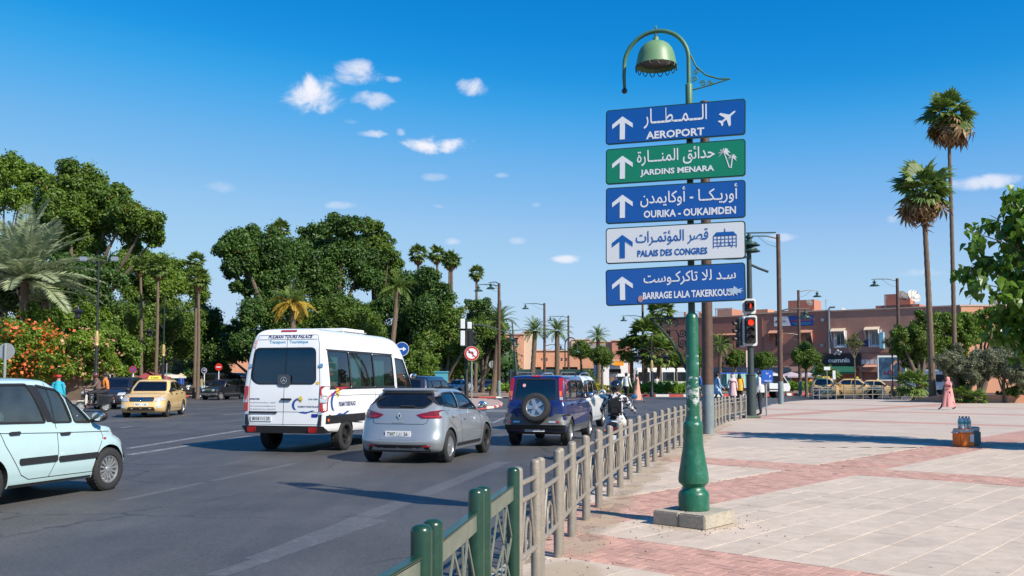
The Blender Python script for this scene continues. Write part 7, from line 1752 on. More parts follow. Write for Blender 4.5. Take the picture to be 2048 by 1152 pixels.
def scuffed():
 m=M_PGREEN.copy();m.name='green lamp post paint with scraped stickers';t=m.node_tree;b=t.nodes['Principled BSDF'];old=b.inputs['Base Color'].links[0].from_socket
 tc=N(t,'ShaderNodeTexCoord');nz=N(t,'ShaderNodeTexNoise');nz.inputs['Scale'].default_value=13;nz.inputs['Detail'].default_value=9;nz.inputs['Roughness'].default_value=.75
 t.links.new(tc.outputs['Object'],nz.inputs['Vector']);sp=N(t,'ShaderNodeSeparateXYZ');t.links.new(tc.outputs['Object'],sp.inputs[0])
 acc=None
 for zc,hw,th in((1.40,.13,.57),(1.57,.03,.61),(1.73,.02,.62),(1.81,.025,.59)):
  d=N(t,'ShaderNodeMath',operation='SUBTRACT');d.inputs[1].default_value=zc;t.links.new(sp.outputs[2],d.inputs[0])
  ab=N(t,'ShaderNodeMath',operation='ABSOLUTE');t.links.new(d.outputs[0],ab.inputs[0])
  k=N(t,'ShaderNodeMath',operation='MULTIPLY_ADD');k.inputs[1].default_value=-.10/hw;k.inputs[2].default_value=.10-th;t.links.new(ab.outputs[0],k.inputs[0])
  s_=N(t,'ShaderNodeMath',operation='ADD');t.links.new(k.outputs[0],s_.inputs[0]);t.links.new(nz.outputs[0],s_.inputs[1])
  g_=N(t,'ShaderNodeMapRange');g_.inputs['From Min'].default_value=-.01;g_.inputs['From Max'].default_value=.03;g_.inputs['To Max'].default_value=.85;t.links.new(s_.outputs[0],g_.inputs['Value'])
  if acc is None:acc=g_.outputs[0]
  else:
   x=N(t,'ShaderNodeMath',operation='MAXIMUM');t.links.new(acc,x.inputs[0]);t.links.new(g_.outputs[0],x.inputs[1]);acc=x.outputs[0]
 mx=N(t,'ShaderNodeMix',data_type='RGBA');mx.inputs['B'].default_value=(.52,.54,.52,1);t.links.new(acc,mx.inputs['Factor']);t.links.new(old,mx.inputs['A']);t.links.new(mx.outputs['Result'],b.inputs['Base Color'])
 return m
M_PGSC=scuffed()
LP=Vector((1.965,9.93,0));PD=Vector((.936,-.352,0)).normalized()
def lamp_post():
 rz=math.atan2(PD.y,PD.x)
 t=thing('lamp_post','green cast lamp post with a hanging bell lamp, carrying the five direction signs','lamp post',tuple(LP),rz)
 o=MB()
 zt=.155
 prof=[(.165,zt),(.165,zt+.16),(.158,zt+.18),(.150,zt+.195),(.125,zt+.215),(.118,zt+.245),(.135,zt+.265),(.160,zt+.29),(.163,zt+.33),(.155,zt+.40),(.135,zt+.52),(.112,zt+.66),(.106,zt+.74),(.104,zt+.88),(.107,zt+.90),(.100,zt+.93),(.080,zt+.95),(.078,zt+.99),(.072,zt+1.0)]
 o.lathe(prof,40).build('base',M_PGREEN,t,angle=40)
 MB().lathe([(.071,1.14),(.069,2.22),(.060,2.26),(.040,2.28),(.038,2.30)],28).build('lower_pole',M_PGSC,t)
 MB().lathe([(.038,2.28),(.036,4.38)],20).build('middle_pole',M_IRON,t)
 MB().lathe([(.038,4.36),(.040,4.56),(.040,4.82),(.034,4.83),(.026,4.835)],20).build('collar',M_PGREEN2,t)
 Rr=.365;zc=5.12;pts=[(0,0,4.8),(0,0,zc)]
 for i in range(1,19):
  a=math.pi*i/18;pts.append((-Rr+Rr*math.cos(a),0,zc+.36*math.sin(a)))
 pts+=[(-2*Rr-.005,0,zc-.12),(-2*Rr,0,zc-.25)]
 cr=MB().tube(pts,[.024]*(len(pts)-3)+[.022,.020,.018],14);cr.build('crook',M_PGREEN2,t)
 MB().ball((-2*Rr,0,zc-.285),.033,14,9).build('finial_ball',M_IRON,t)
 MB().ball((-Rr,0,zc+.40),.012,8,6,(1,1,2.4)).build('finial',M_PGREEN2,t)
 top=zc+.36;xb=-Rr
 sh=MB().lathe([(.0001,top-.075),(.032,top-.075),(.034,top-.12),(.06,top-.124),(.105,top-.138),(.148,top-.168),(.180,top-.21),(.200,top-.26),(.212,top-.31),(.221,top-.36),(.232,top-.405),(.228,top-.408),(.205,top-.34),(.192,top-.27),(.15,top-.19),(.0001,top-.15)],40,(xb,0,0));sh.build('bell_shade',M_BELL,t)
 MB().tube([(xb,0,top),(xb,0,top-.08)],.016,10).build('hanger',M_PGREEN2,t)
 MB().lathe([(.001,top-.33),(.16,top-.34),(.185,top-.37),(.17,top-.375),(.001,top-.37)],24,(xb,0,0)).build('lamp_glass',mat('dark lamp underside',(.03,.02,.018),.3,var=.3),t)
 for k in range(16):
  a0=2*math.pi*k/16;pts=[]
  for i in range(9):
   q=i/8;a=a0+(q-.5)*.30;pts.append((xb+.229*math.cos(a),.229*math.sin(a),top-.400-.052*math.sin(q*math.pi)))
  MB().tube(pts,.005,6).build('rim_loop',M_IRON,t)
 def bracket(x0,zb,W,H,sx,m,rad,lower):
  f=lambda x,z:(x0+sx*x,0,z)
  if not lower:
   MB().tube([f(.0,zb),f(W*.5,zb+.035),f(W,zb+.08)],rad,8).build('bracket_bar',m,t)
   MB().tube([f(.0,zb+H),f(W*.14,zb+H*.66),f(W*.4,zb+H*.38),f(W*.72,zb+H*.24),f(W*1.02,zb+.08)],rad*1.1,8).build('bracket_bar',m,t)
   for c,r_,a0 in(((.055,.185),.034,R(90)),((.048,.105),.034,R(-90)),((.135,.045),.036,R(180)),((.215,.045),.033,R(0))):
    MB().tube([f(x,zb+z)for x,z in spiral((c[0],c[1]+.02),r_,1.6,a0,-1)],rad*.75,7).build('scroll',m,t)
  else:
   MB().tube([f(0,zb),f(W,zb)],rad*1.3,8).build('bracket_bar',m,t)
   MB().tube([f(W,zb),f(W*.72,zb-.10),f(W*.42,zb-.24),f(W*.2,zb-.40),f(.0,zb-.58)],rad*1.6,9).build('bracket_bar',m,t)
   for c,r_,a0,d_ in(((.215,-.06),.055,R(0),1),((.125,-.06),.050,R(0),1),((.045,-.165),.048,R(0),-1),((.045,-.275),.045,R(0),-1)):
    MB().tube([f(x,zb+z)for x,z in spiral(c,r_,1.7,a0,d_)],rad*.8,7).build('scroll',m,t)
   MB().tube([f(.26,zb-.03),f(.25,zb-.10),f(.19,zb-.135),f(.11,zb-.13),f(.085,zb-.20),f(.085,zb-.31),f(.03,zb-.34)],rad*.8,7).build('scroll',m,t)
 bracket(.02,4.755,.42,.405,1,M_PGREEN2,.009,False)
 bracket(-.06,ZP(636,9.95,1360),.40,.5,-1,M_IRON,.0085,True)
 b=MB();rzb=(math.pi/2-AX)*0
 for sx in(-1,1):
  M3=Matrix.Rotation(-rz,3,'Z')@Matrix(((-math.cos(AX),math.sin(AX),0),(math.sin(AX),math.cos(AX),0),(0,0,1))).to_3x3()
  bb=MB().bevbox((0,0,0),(.315,.64,.15),.012);off=Vector((sx*.16,0,.075))
  bb.v=[tuple(M3@(Vector(v)+off))for v in bb.v];bb.f=[f_[::-1]for f_ in bb.f];bb.build('plinth_block',M_CONC,t,angle=50)
lamp_post()
def arrow_up(w,h):
 """upward arrow with notched head, centred"""
 s=.25*w
 return[(-s/2-.0,-h/2),(s/2,-h/2),(s/2,h*.22),(w/2,-h*.02),(w/2,h*.17),(0,h/2),(-w/2,h*.17),(-w/2,-h*.02),(-s/2,h*.22)]
def sign_panel(label,ys,face,ink,latin,ar,latbox,arbox,extra):
 (l0,l1),(r0,r1)=ys;O0=LP+Vector((-PD.y,PD.x,0))*0+Vector((PD.y,-PD.x,0))*.075
 nrm=Vector((PD.y,-PD.x,0))
 def on(px,py):
  d=pix_dir(px,py);o=Vector((0,0,EYE));t_=(O0-o).dot(nrm)/d.dot(nrm);q=o+d*t_;return(q-O0).dot(PD),q.z
 a,b,c,d=on(1212.5,l0),on(1212.5,l1),on(1491.5,r0),on(1491.5,r1)
 x0=(a[0]+b[0])/2;x1=(c[0]+d[0])/2;h=((a[1]-b[1])+(c[1]-d[1]))/2;zc=(a[1]+b[1]+c[1]+d[1])/4
 roll=math.atan2(((c[1]+d[1])-(a[1]+b[1]))/2,x1-x0);w=x1-x0;cx=(x0+x1)/2
 p=O0+PD*cx;t=thing('direction_sign',label,'road sign',(p.x,p.y,zc),0,'direction signs on the green lamp post')
 M3=Matrix.Rotation(math.atan2(PD.y,PD.x),4,'Z')@Matrix.Rotation(-roll,4,'Y');t.matrix_world=Matrix.Translation((p.x,p.y,zc))@M3
 U,V,F=Vector((1,0,0)),Vector((0,0,1)),-1
 MB().prism(rrect(-w/2,-h/2,w/2,h/2,.035,5),(0,-.0,0),U,V,.022).build('frame',M_SIGNEDGE,t,angle=40)
 MB().prism(rrect(-w/2+.012,-h/2+.012,w/2-.012,h/2-.012,.028,5),(0,-.0,0),U,V,.025).build('face',face,t,False)
 MB().prism(rrect(-w/2+.018,-h/2+.018,w/2-.018,h/2-.018,.024,5),(0,0,0),U,V,.0255)
 L=Vector((0,-.0265,0))
 fx=lambda px:-w/2+(px-1212)/279*w;fz=lambda py,px:h/2-(py-(l0+(r0-l0)*(px-1212)/279))/((l1-l0)+((r1-r0)-(l1-l0))*(px-1212)/279)*h
 for k in(-1,1):MB().box((k*.1+(1384-1351)/279*w,.03,0),(.03,.05,h*.6)).build('clamp',M_STEELG,t,False)
 cxp,cyp=1247,(l0+l1)/2+.5
 MB().prism([(fx(cxp)+x,fz(cyp,cxp)+z)for x,z in arrow_up(.235,.262)],L,U,V,.002).build('arrow',ink,t,False)
 (a0,a1,b0,b1)=latbox;mb=MB();text_in(mb,latin,L,U,V,fx(a0),fz(b1,(a0+a1)/2),fx(a1),fz(b0,(a0+a1)/2),.032,.0015);mb.build('lettering',ink,t,False)
 (a0,a1,b0,b1)=arbox;mb=MB();text_in(mb,ar,L,U,V,fx(a0),fz(b1,(a0+a1)/2),fx(a1),fz(b0,(a0+a1)/2),.010,.0015);mb.build('arabic_lettering',ink,t,False)
 if extra:extra(t,L,U,V,fx,fz,ink)
 return t
def plane_icon(t,L,U,V,fx,fz,ink):
 s=.105;a=R(38)
 body=[(1.0,0),(.86,.09),(.30,.11),(-.25,.85),(-.48,.85),(-.22,.11),(-.62,.09),(-.85,.34),(-1.0,.34),(-.88,0)]
 pts=body+[(x,-y)for x,y in body[::-1]if y>0]
 pts=[(fx(1457)+s*(x*math.cos(a)-y*math.sin(a)),fz(236,1457)+s*(x*math.sin(a)+y*math.cos(a)))for x,y in pts]
 MB().prism(pts,L,U,V,.002).build('aeroplane_symbol',ink,t,False)
def palms_icon(t,L,U,V,fx,fz,ink):
 for(cx,cy,s,bx,by)in((1450,306,.062,1461,336),(1466,316,.045,1464,337)):
  X0,Z0=fx(cx),fz(cy,cx);X1,Z1=fx(bx),fz(by,bx)
  mb=MB().prism([(X0-.004,Z0),(X1-.008,Z1),(X1+.004,Z1),(X0+.006,Z0)],L,U,V,.002)
  for k in range(7):
   a=R(-30+40*k);mb.prism([(X0,Z0),(X0+s*.6*math.cos(a)-s*.16*math.sin(a),Z0+s*.6*math.sin(a)+s*.16*math.cos(a)+.012),(X0+s*1.15*math.cos(a),Z0+s*1.05*math.sin(a)-.02),(X0+s*.5*math.cos(a)+s*.1*math.sin(a),Z0+s*.5*math.sin(a)-s*.1*math.cos(a))],L,U,V,.002)
  mb.build('palm_symbol',ink,t,False)
def hall_icon(t,L,U,V,fx,fz,ink):
 x0,x1=fx(1430),fx(1474);z0,z1=fz(496,1452),fz(470,1452);mb=MB();lw=.006
 def line(a,b,c,d):
  n=Vector((-(d-b),c-a)).normalized()*lw/2;mb.prism([(a+n.x,b+n.y),(a-n.x,b-n.y),(c-n.x,d-n.y),(c+n.x,d+n.y)],L,U,V,.002)
 for k in range(7):
  x=x0+(x1-x0)*k/6;line(x,z0+(.02 if 0<k<6 else 0),x,z1-.005)
 for k in range(4):line(x0,z0+.02+(z1-z0-.03)*k/3,x1,z0+.02+(z1-z0-.03)*k/3)
 mb.prism([(x0-.005,z1-.012),(x1+.005,z1-.012),(x1-.03,z1+.03),(x0+.03,z1+.03)],L,U,V,.002)
 mb.prism([((x0+x1)/2-.006,z1+.03),((x0+x1)/2+.006,z1+.03),((x0+x1)/2+.002,z1+.07),((x0+x1)/2-.002,z1+.07)],L,U,V,.002)
 line(x0+.045,z0-.0,x0+.075,z0+.05);line(x1-.045,z0-.0,x1-.075,z0+.05);mb.build('hall_symbol',ink,t,False)
def stickers(t,L,U,V,fx,fz,ink):
 MB().prism([(fx(1472)+r_*math.cos(a),fz(583,1472)+.5*r_*math.sin(a))for a,r_ in zip([k*math.pi/9 for k in range(18)],[.085,.05,.10,.045,.07,.11,.05,.08,.06,.1,.05,.075,.11,.05,.09,.04,.08,.05])],L-Vector((0,.003,0)),U,V,.002).build('torn_sticker',mat('torn pale sticker',(.42,.55,.68),.6,scale=30,var=.4),t,False)
 MB().prism([(fx(1284)+.028*math.cos(a),fz(598,1284)+.038*math.sin(a))for a in[k*math.pi/6 for k in range(12)]],L-Vector((0,.003,0)),U,V,.002).build('round_sticker',mat('pink round sticker',(.45,.25,.28),.6,scale=40,var=.4),t,False)
sign_panel('blue AEROPORT sign with an aeroplane symbol, topmost of the five signs',((222,291),(198,270)),M_BLUESIGN,M_SIGNWH,'AEROPORT',arabic('الـــمــطـــار'),(1296,1412,260,275.5),(1291,1417,214,254),plane_icon)
sign_panel('green JARDINS MENARA sign with two palm trees, second from the top',((299,371),(279,352)),M_GREENSIGN,M_SIGNWH,'JARDINS MENARA',arabic('حدائق المنـــارة'),(1284,1431,335.5,350.5),(1277,1432,296,330),palms_icon)
sign_panel('blue OURIKA - OUKAIMDEN sign, third from the top',((377,449),(360,436)),M_BLUESIGN,M_SIGNWH,'OURIKA - OUKAIMDEN',arabic('أوريـكــا - أوكايمدن'),(1291,1473,417.5,432.5),(1284,1476,373,411),None)
sign_panel('white PALAIS DES CONGRES sign with blue lettering, fourth from the top',((457,529),(442,517)),M_WHSIGN,M_SIGNBL,'PALAIS DES CONGRES',arabic('قصر المؤتمـرات'),(1278,1418,498,511.5),(1275,1420,460,490),hall_icon)
sign_panel('blue BARRAGE LALA TAKERKOUST sign with torn stickers, lowest of the five',((541,612),(524,602)),M_BLUESIGN,M_SIGNWH,'BARRAGE LALA TAKERKOUST',arabic('سـد للا تاكركـوست'),(1289,1472,581,595.5),(1291,1473,541,569),stickers)
# ---- tall brown poles with hanging street lamps
PMESH={}
def lamp_head_mesh():
 mb=MB().lathe([(.0001,.02),(.05,.0),(.06,-.12),(.16,-.14),(.17,-.2),(.10,-.24),(.11,-.34),(.30,-.40),(.33,-.46),(.42,-.50),(.44,-.53),(.36,-.53),(.28,-.47),(.0001,-.46)],20);return mb.mesh('lamp_head',M_LAMPD)
HEAD=lamp_head_mesh()
def brown_pole(label,loc,arms,h=10.35,foot=1.42,lean=0.0):
 t=thing('street_lamp',label,'street lamp',(loc[0],loc[1],loc[2]if len(loc)>2 else 0),0,'brown poles with hanging lamps')
 MB().lathe([(.17,-.1),(.165,foot)],20).build('pole_foot',M_GREYP,t)
 MB().lathe([(.162,foot),(.125,h),(.0001,h)],20).build('pole',M_BROWNP,t)
 for(az,z,L)in arms:
  d=Vector((math.cos(R(az)),math.sin(R(az)),0))
  MB().tube([d*.1+Vector((0,0,z)),d*L*.4+Vector((0,0,z+.14)),d*L*.8+Vector((0,0,z+.14)),d*(L+.25)+Vector((0,0,z+.10))],[.045,.04,.035,.025],8).build('arm',M_LAMPD,t)
  MB().tube([d*.1+Vector((0,0,z-.55)),d*L*.35+Vector((0,0,z-.38)),d*L*.66+Vector((0,0,z+.10))],.014,6).build('brace',M_LAMPD,t)
  o=link('lamp_head',HEAD,t,tuple(d*L+Vector((0,0,z+.05))))
 return t
q=G(1417,868);brown_pole('nearest brown pole with a grey-blue foot, right behind the sign post',(q.x,q.y),[(180,8.75+.35,1.25),(35,5.6,1.1)],h=9.6,foot=1.40)
q=G(1562,808.5);brown_pole('brown pole with a grey-blue foot on the plaza corner, right of the traffic light',(q.x,q.y),[(180,10.35,1.9),(0,5.8,1.6)],h=10.6)
def far_pole(px,ytop,label,arms,ybase=None):
 Y=8.79*FPX/(758-ytop);return brown_pole(label,((px-1024)/FPX*Y,Y),arms)
far_pole(1798,556,'brown pole with one lamp on its left, in front of the hoarding',[(180,10.15,2.0)])
far_pole(1599,580,'brown pole with one lamp on its right, in front of the agency board',[(10,10.2,2.0),(185,5.9,1.9)])
far_pole(998,566,'brown pole with two lamps on its left, on the hedge island',[(180,10.1,1.9),(150,10.35,.9)])
far_pole(1089,606,'brown pole with one lamp on its left, between the leaning and the upright feather palm',[(180,10.15,2.2),(5,5.4,1.9)])
far_pole(1137,631,'brown pole with one lamp, right of the upright feather palm',[(180,10.1,2.5)])
far_pole(1286,605,'brown pole partly hidden by the lowest direction sign',[(180,8.7,2.2)])
far_pole(1891,612,'brown pole top showing through the trees between the tall palms',[(10,10.1,2.0)])
# ---- ornate black lamp posts on the left
M_BLKI=mat('black cast iron',(.018,.02,.024),.45,scale=10,var=.2);M_GOLDP=mat('gold paint',(.42,.30,.13),.4,metal=.3,var=.15)
def ornate(label,px,ybase,ytop,Y,flood=False,arms=True,single=False):
 x=(px-1024)/FPX*Y;z0=.0;h=ZP(ytop,Y,px);t=thing('ornate_lamp_post',label,'lamp post',(x,Y,z0),0,'black and gold lamp posts on the left')
 MB().lathe([(.20,0),(.20,.3),(.13,.5),(.11,1.2),(.10,h*.40)],14).build('base',M_BLKI,t)
 zg=h*.40;MB().lathe([(.10,zg),(.17,zg+.08),(.12,zg+.25),(.17,zg+.55),(.10,zg+.9),(.08,zg+1.0)],14).build('gold_collar',M_GOLDP,t)
 MB().lathe([(.075,zg+1.0),(.055,h),(.0001,h)],12).build('pole',M_BLKI,t)
 if arms:
  for s in((-1,)if not single else(-1,1)):
   z=h*.66;pts=[(0,0,z),(s*.3,0,z+.45),(s*.8,0,z+.62),(s*1.15,0,z+.45),(s*1.2,0,z+.2)]
   MB().tube(pts,.035,7).build('scroll_arm',M_BLKI,t)
   MB().lathe([(.0001,.25),(.06,.2),(.10,.02),(.42,-.12),(.40,-.16),(.2,-.2),(.17,-.5),(.08,-.6),(.0001,-.62)],12,(s*1.25,0,z)).build('lantern',M_BLKI,t)
 if flood:
  for s in(-1,1):
   MB().tube([(0,0,h-.2),(s*.5,0,h+.0),(s*.9,0,h+.08)],.035,7).build('floodlight_arm',M_BLKI,t)
   mb=MB().bevbox((s*1.0,0,h+.16),(.46,.22,.30),.04);mb.build('floodlight',M_STEELG,t)
 return t
ornate('tall black lamp post with gold collar and two floodlights, left of the taxi',193,790,523,58,True)
ornate('black and gold lamp post behind the yellow saloon taxi',327,790,590,76,False)
ornate('black and gold lamp post far off, left of the minibus',444,790,655,104,False,single=True)
ornate('slim black lamp post in the trees above the navy car',824,780,668,104,False,single=True)
ornate('slim dark lamp post left of the two-headed street lamp',970,780,676,120,False,single=True)
ornate('slim lamp post with a gold collar among the fan palms',1303,780,668,80,False,single=True)
ornate('slim lamp post with a gold collar, left of the traffic light',1468,780,690,92,False,single=True)
# ---- traffic lights
M_SIGK=mat('black signal housing',(.015,.015,.017),.5,var=.1);M_SIGW=mat('white signal backing',(.66,.67,.68),.45,var=.05);M_SIGG=mat('dark grey-green pole paint',(.035,.05,.052),.5,scale=6,var=.25)
def signal(root,c,rz,lamps,w=.36,lit=None,name='signal_head',back=True):
 """lamps: count; lit: index of the lit red lamp from the top"""
 h=.31*lamps+.12;Mx=Matrix.Translation(c)@Matrix.Rotation(rz,4,'Z')
 def put(mb,nm,m,par,sm=None):
  mb.v=[tuple(Mx@Vector(v))for v in mb.v];return mb.build(nm,m,par,sm)
 hd=put(MB().bevbox((0,0,0),(w,.22,h),.03),name,M_SIGK,root)
 if back:put(MB().prism(rrect(-w/2-.09,-h/2-.09,w/2+.09,h/2+.09,.08),(0,.10,0),(1,0,0),(0,0,1),.015),'backing_board',M_SIGW,hd,False)
 if back:
  put(MB().prism(rrect(-w/2+.0,-h/2+.0,w/2-.0,h/2-.0,.05),(0,.08,0),(1,0,0),(0,0,1),.012),'front_plate',M_SIGK,hd,False)
 for k in range(lamps):
  z=h/2-.06-.155-.31*k
  on=lit==k
  lens=MB().lathe([(.0001,-.135),(.08,-.128),(.115,-.112)],18,(0,0,z),'y')
  put(lens,'lens',mat('lit red signal lens',(.9,.02,.01),.3,emit=(1.0,.035,.012),estr=1.2)if on else mat('unlit signal lens',(.03,.02,.02),.3,var=.2),hd)
  vz=MB();n=12;A=[]
  for i in range(n+1):
   a=math.pi*(-.08+1.16*i/n);A.append((.125*math.cos(a),.125*math.sin(a)))
  vz.add([(x,-.11,z+y)for x,y in A]+[(x,-.30+.06*(1-y/.125),z+y)for x,y in A],[(i,i+1,i+2+n,i+1+n)for i in range(n)]);put(vz,'visor',M_SIGK,hd)
 return hd
def traffic_light_right():
 q=G(1503,836);t=thing('traffic_light','traffic light showing red, with a red walking man, on a dark pole by the railing','traffic light',(q.x,q.y,0))
 Y=q.y;zz=lambda py:ZP(py,Y,1503)
 MB().bevbox((0,.05,.05),(.62,.62,.10),.02).build('concrete_foot',mat('green-stained concrete',(.10,.14,.10),.85,scale=6,var=.3),t)
 MB().lathe([(.19,.1),(.19,zz(751)),(.21,zz(750.5)),(.21,zz(749)),(.125,zz(748)),(.11,zz(600)),(.09,zz(470)),(.0001,zz(470))],20).build('pole',M_SIGG,t)
 MB().tube([(0,0,zz(528)),(.35,-.1,zz(537)),(.72,-.2,zz(545))],.05,8).build('arm_stub',M_SIGG,t)
 signal(t,(-.06,-.26,zz(661.5)),R(-4),3,.40,0)
 ped=signal(t,(-.07,-.24,zz(613)),R(-4),1,.36,None,'pedestrian_signal')
 lit=mat('lit red walking man',(.9,.02,.01),.4,emit=(1.0,.06,.03),estr=1.0)
 pc=Vector((-.07,-.245-.15,zz(613)-.005));s=.10
 man=[(-.25,-1),(.0,-.35),(.2,-1),(.38,-.95),(.18,-.1),(.2,.25),(.5,.05),(.55,.2),(.15,.5),(-.1,.5),(-.4,.1),(-.3,.0),(-.12,.2),(-.15,-.2),(-.42,-.95)]
 MB().prism([(x*s,z*s)for x,z in man],pc,(1,0,0),(0,0,1),.004).build('walking_man',lit,ped,False)
 MB().ball(tuple(pc+Vector((0,0,.075))),.022,8,6).build('walking_man_head',lit,ped)
 s2=signal(t,(-.42,.02,zz(664)),R(-84),3,.36,None,'side_signal_head')
 hh=link('lamp_head',HEAD,t,(.0,-.05,zz(478)));
 hh=link('lamp_head',HEAD,t,(.0,-.05,zz(466)));MB().tube([(-.1,0,zz(466)),(1.1,0,zz(465))],.03,6).build('lamp_arm',M_LAMPD,t)
traffic_light_right()
def traffic_light_left():
 Y=51;x=(933-1024)/FPX*Y;zz=lambda py:ZP(py,Y,933);t=thing('traffic_light','traffic light seen from behind above the no-left-turn sign, with a long curved arm','traffic light',(x,Y,0))
 MB().lathe([(.12,-.1),(.12,1.2),(.09,1.3),(.075,zz(640)),(.0001,zz(640))],16).build('pole',M_SIGK,t)
 for(dx,py,n,nm)in((-.22,674,3,'signal_back'),(-.22,650,2,'signal_back'),(.22,677,3,'signal_back'),(.16,651,1,'signal_back')):
  h=.30*n+.1;o=MB().bevbox((dx,0,zz(py)),(.26,.24,h),.03).build(nm,M_SIGW if dx<0 or n==1 else M_SIGK,t)
 for k in range(3):MB().tube([(.38,.02,zz(677)+.3-.3*k),(.56,.02,zz(677)+.28-.3*k)],[.12,.13],12,caps=False).build('visor',M_SIGK,t)
 MB().prism(rrect(.06,zz(691),.16,zz(663),.02),(0,.1,0),(1,0,0),(0,0,1),.03).build('backing_board',M_SIGW,t,False)
 pts=[(-.5,0,zz(651))]+[((px-933)/FPX*Y,0,zz(py))for px,py in((933,650),(955,649.5),(975,652.5),(1000,660),(1025,669),(1041,674))]
 MB().tube(pts,[.03,.04,.04,.038,.035,.03,.025],8).build('curved_arm',M_SIGG,t)
traffic_light_left()
def leaning():
 Y=100;a=P(1036,770,Y);b=P(1024,642,Y);t=thing('leaning_lamp_pole','dark leaning lamp pole in front of the peach apartment building','lamp pole',(a.x,Y,0));d=Vector((b.x-a.x,0,b.z))
 MB().tube([(0,0,-.1),d*.3,d*.75,d],[.2,.17,.1,.07],12).build('pole',M_SIGG,t);MB().tube([d,d+Vector((-.5,0,.25)),d+Vector((-.9,0,.1))],.05,6).build('arm',M_SIGG,t)
 o=link('lamp_head',HEAD,t,(d.x*.83-.25,0,d.z*.83));o.scale=(1.3,)*3
 MB().tube([(d.x*.86-1.0,0,d.z*.86),(d.x*.86+1.5,0,d.z*.88)],.04,6).build('cross_arm',M_SIGG,t)
leaning()
def hook_lamp():
 Y=92;x=(1130-1024)/FPX*Y;h=ZP(690,Y,1130);t=thing('hook_lamp','slim dark lamp post with a curled top, left of the round clipped trees','lamp post',(x,Y,0))
 MB().tube([(0,0,0),(0,0,h)]+[(.6-.6*math.cos(a),0,h+.75*math.sin(a))for a in[R(k)for k in range(20,181,20)]]+[(1.2,0,h-.3)],.06,8).build('pole',M_BLKI,t);link('lamp_head',HEAD,t,(1.2,0,h-.25))
hook_lamp()
# ---- round and square signs
M_SRED=mat('red sign border',(.50,.028,.016),.4,var=.05);M_SBLU=mat('blue sign disc',(.01,.07,.30),.4,var=.05);M_SGR=mat('grey sign back',(.33,.36,.37),.5,metal=.3,var=.12)
M_POLEG=mat('galvanised sign post',(.32,.34,.34),.5,metal=.4,var=.15)
def disc(r,n=32):return[(r*math.cos(2*math.pi*k/n),r*math.sin(2*math.pi*k/n))for k in range(n)]
def round_sign(label,px,pyc,rpx,ybase,Y,layers,tilt=0.0,pole=True,name='round_sign',group=None,post_off=0.0,back=False,polem=None):
 c=P(px,pyc,Y);t=thing(name,label,'road sign',(c.x,Y,0),R(tilt),group);r=rpx/FPX*Y
 pf=-.0 if not back else .0
 MB().tube([(post_off,(.05 if not back else-.06),-.1),(post_off,(.05 if not back else-.06),c.z+(r*.2 if not back else r*.95))],.04,10).build('post',polem or M_POLEG,t)
 MB().prism(disc(r),(0,0,c.z),(1,0,0),(0,0,1),.02).build('disc',layers[0],t,False)
 for k,(nm,pts,m)in enumerate(layers[1:]):
  MB().prism([(x*r,z*r)for x,z in pts],(0,-.022-.003*k,c.z),(1,0,0),(0,0,1),.003).build(nm,m,t,False)
 return t
bar=lambda a,b,w:(lambda n:[(a[0]+n[0],a[1]+n[1]),(b[0]+n[0],b[1]+n[1]),(b[0]-n[0],b[1]-n[1]),(a[0]-n[0],a[1]-n[1])])((lambda d:(-d[1]*w/2,d[0]*w/2))(tuple(Vector((b[0]-a[0],b[1]-a[1])).normalized())))
round_sign('round white no-left-turn sign with a red ring, above the silver hatchback',943.5,707,14.6,812,50.5,[M_WHSIGN,('red_ring',disc(.97),M_SRED),('white_field',disc(.72),M_WHSIGN),('black_arrow',[(.10,-.45),(.24,-.45),(.24,.12),(.10,.26),(-.22,.26),(-.22,.42),(-.55,.18),(-.22,-.04),(-.22,.12),(.06,.12),(.10,.06)],M_INK),('red_bar',bar((-.52,.52),(.52,-.52),.16),M_SRED)])
round_sign('round blue sign with a white arrow, half hidden behind the minibus',804,698,14,790,48,[M_WHSIGN,('blue_field',disc(.94),M_SBLU),('white_arrow',[(-.6,-.09),(.15,-.09),(.15,-.32),(.62,0),(.15,.32),(.15,.09),(-.6,.09)],M_SIGNWH)])
round_sign('round blue no-stopping sign with a red cross, above the scooter riders',266,739,7.2,790,58,[M_SRED,('blue_field',disc(.78),M_SBLU),('red_bar',bar((-.6,.6),(.6,-.6),.2),M_SRED),('red_bar',bar((-.6,-.6),(.6,.6),.2),M_SRED)],polem=M_WHSIGN)
round_sign('red round no-entry sign behind the small old black hatchback',437.5,734,7.4,790,80,[M_SRED,('white_bar',[(-.62,-.14),(.62,-.14),(.62,.14),(-.62,.14)],M_WHSIGN)],polem=M_WHSIGN)
round_sign('small dark blue round sign with a white arrow, left of the no-entry sign',408.5,741,5.5,790,80,[M_WHSIGN,('blue_field',disc(.88),M_NAVY),('white_arrow',[(-.5,.05),(.2,.05),(.2,-.2),(.6,.12),(.2,.42),(.2,.2),(-.5,.2)],M_SIGNWH)],polem=M_WHSIGN)
round_sign('round sign seen from behind at the far left edge, beside the flowering hedge',13,703,17,800,27,[M_SGR],back=True)
round_sign('round sign seen from behind on the hedge island',985,729,7.5,790,90,[M_SGR],back=True)
round_sign('dark sign seen from behind beside the black and gold lamp post',334,733,7,790,74,[M_SIGK],back=True)
round_sign('small red and white round sign beyond the parked cars, right of the yellow shrubs',1205,741,4,790,100,[M_SRED,('white_field',disc(.65),M_WHSIGN)])
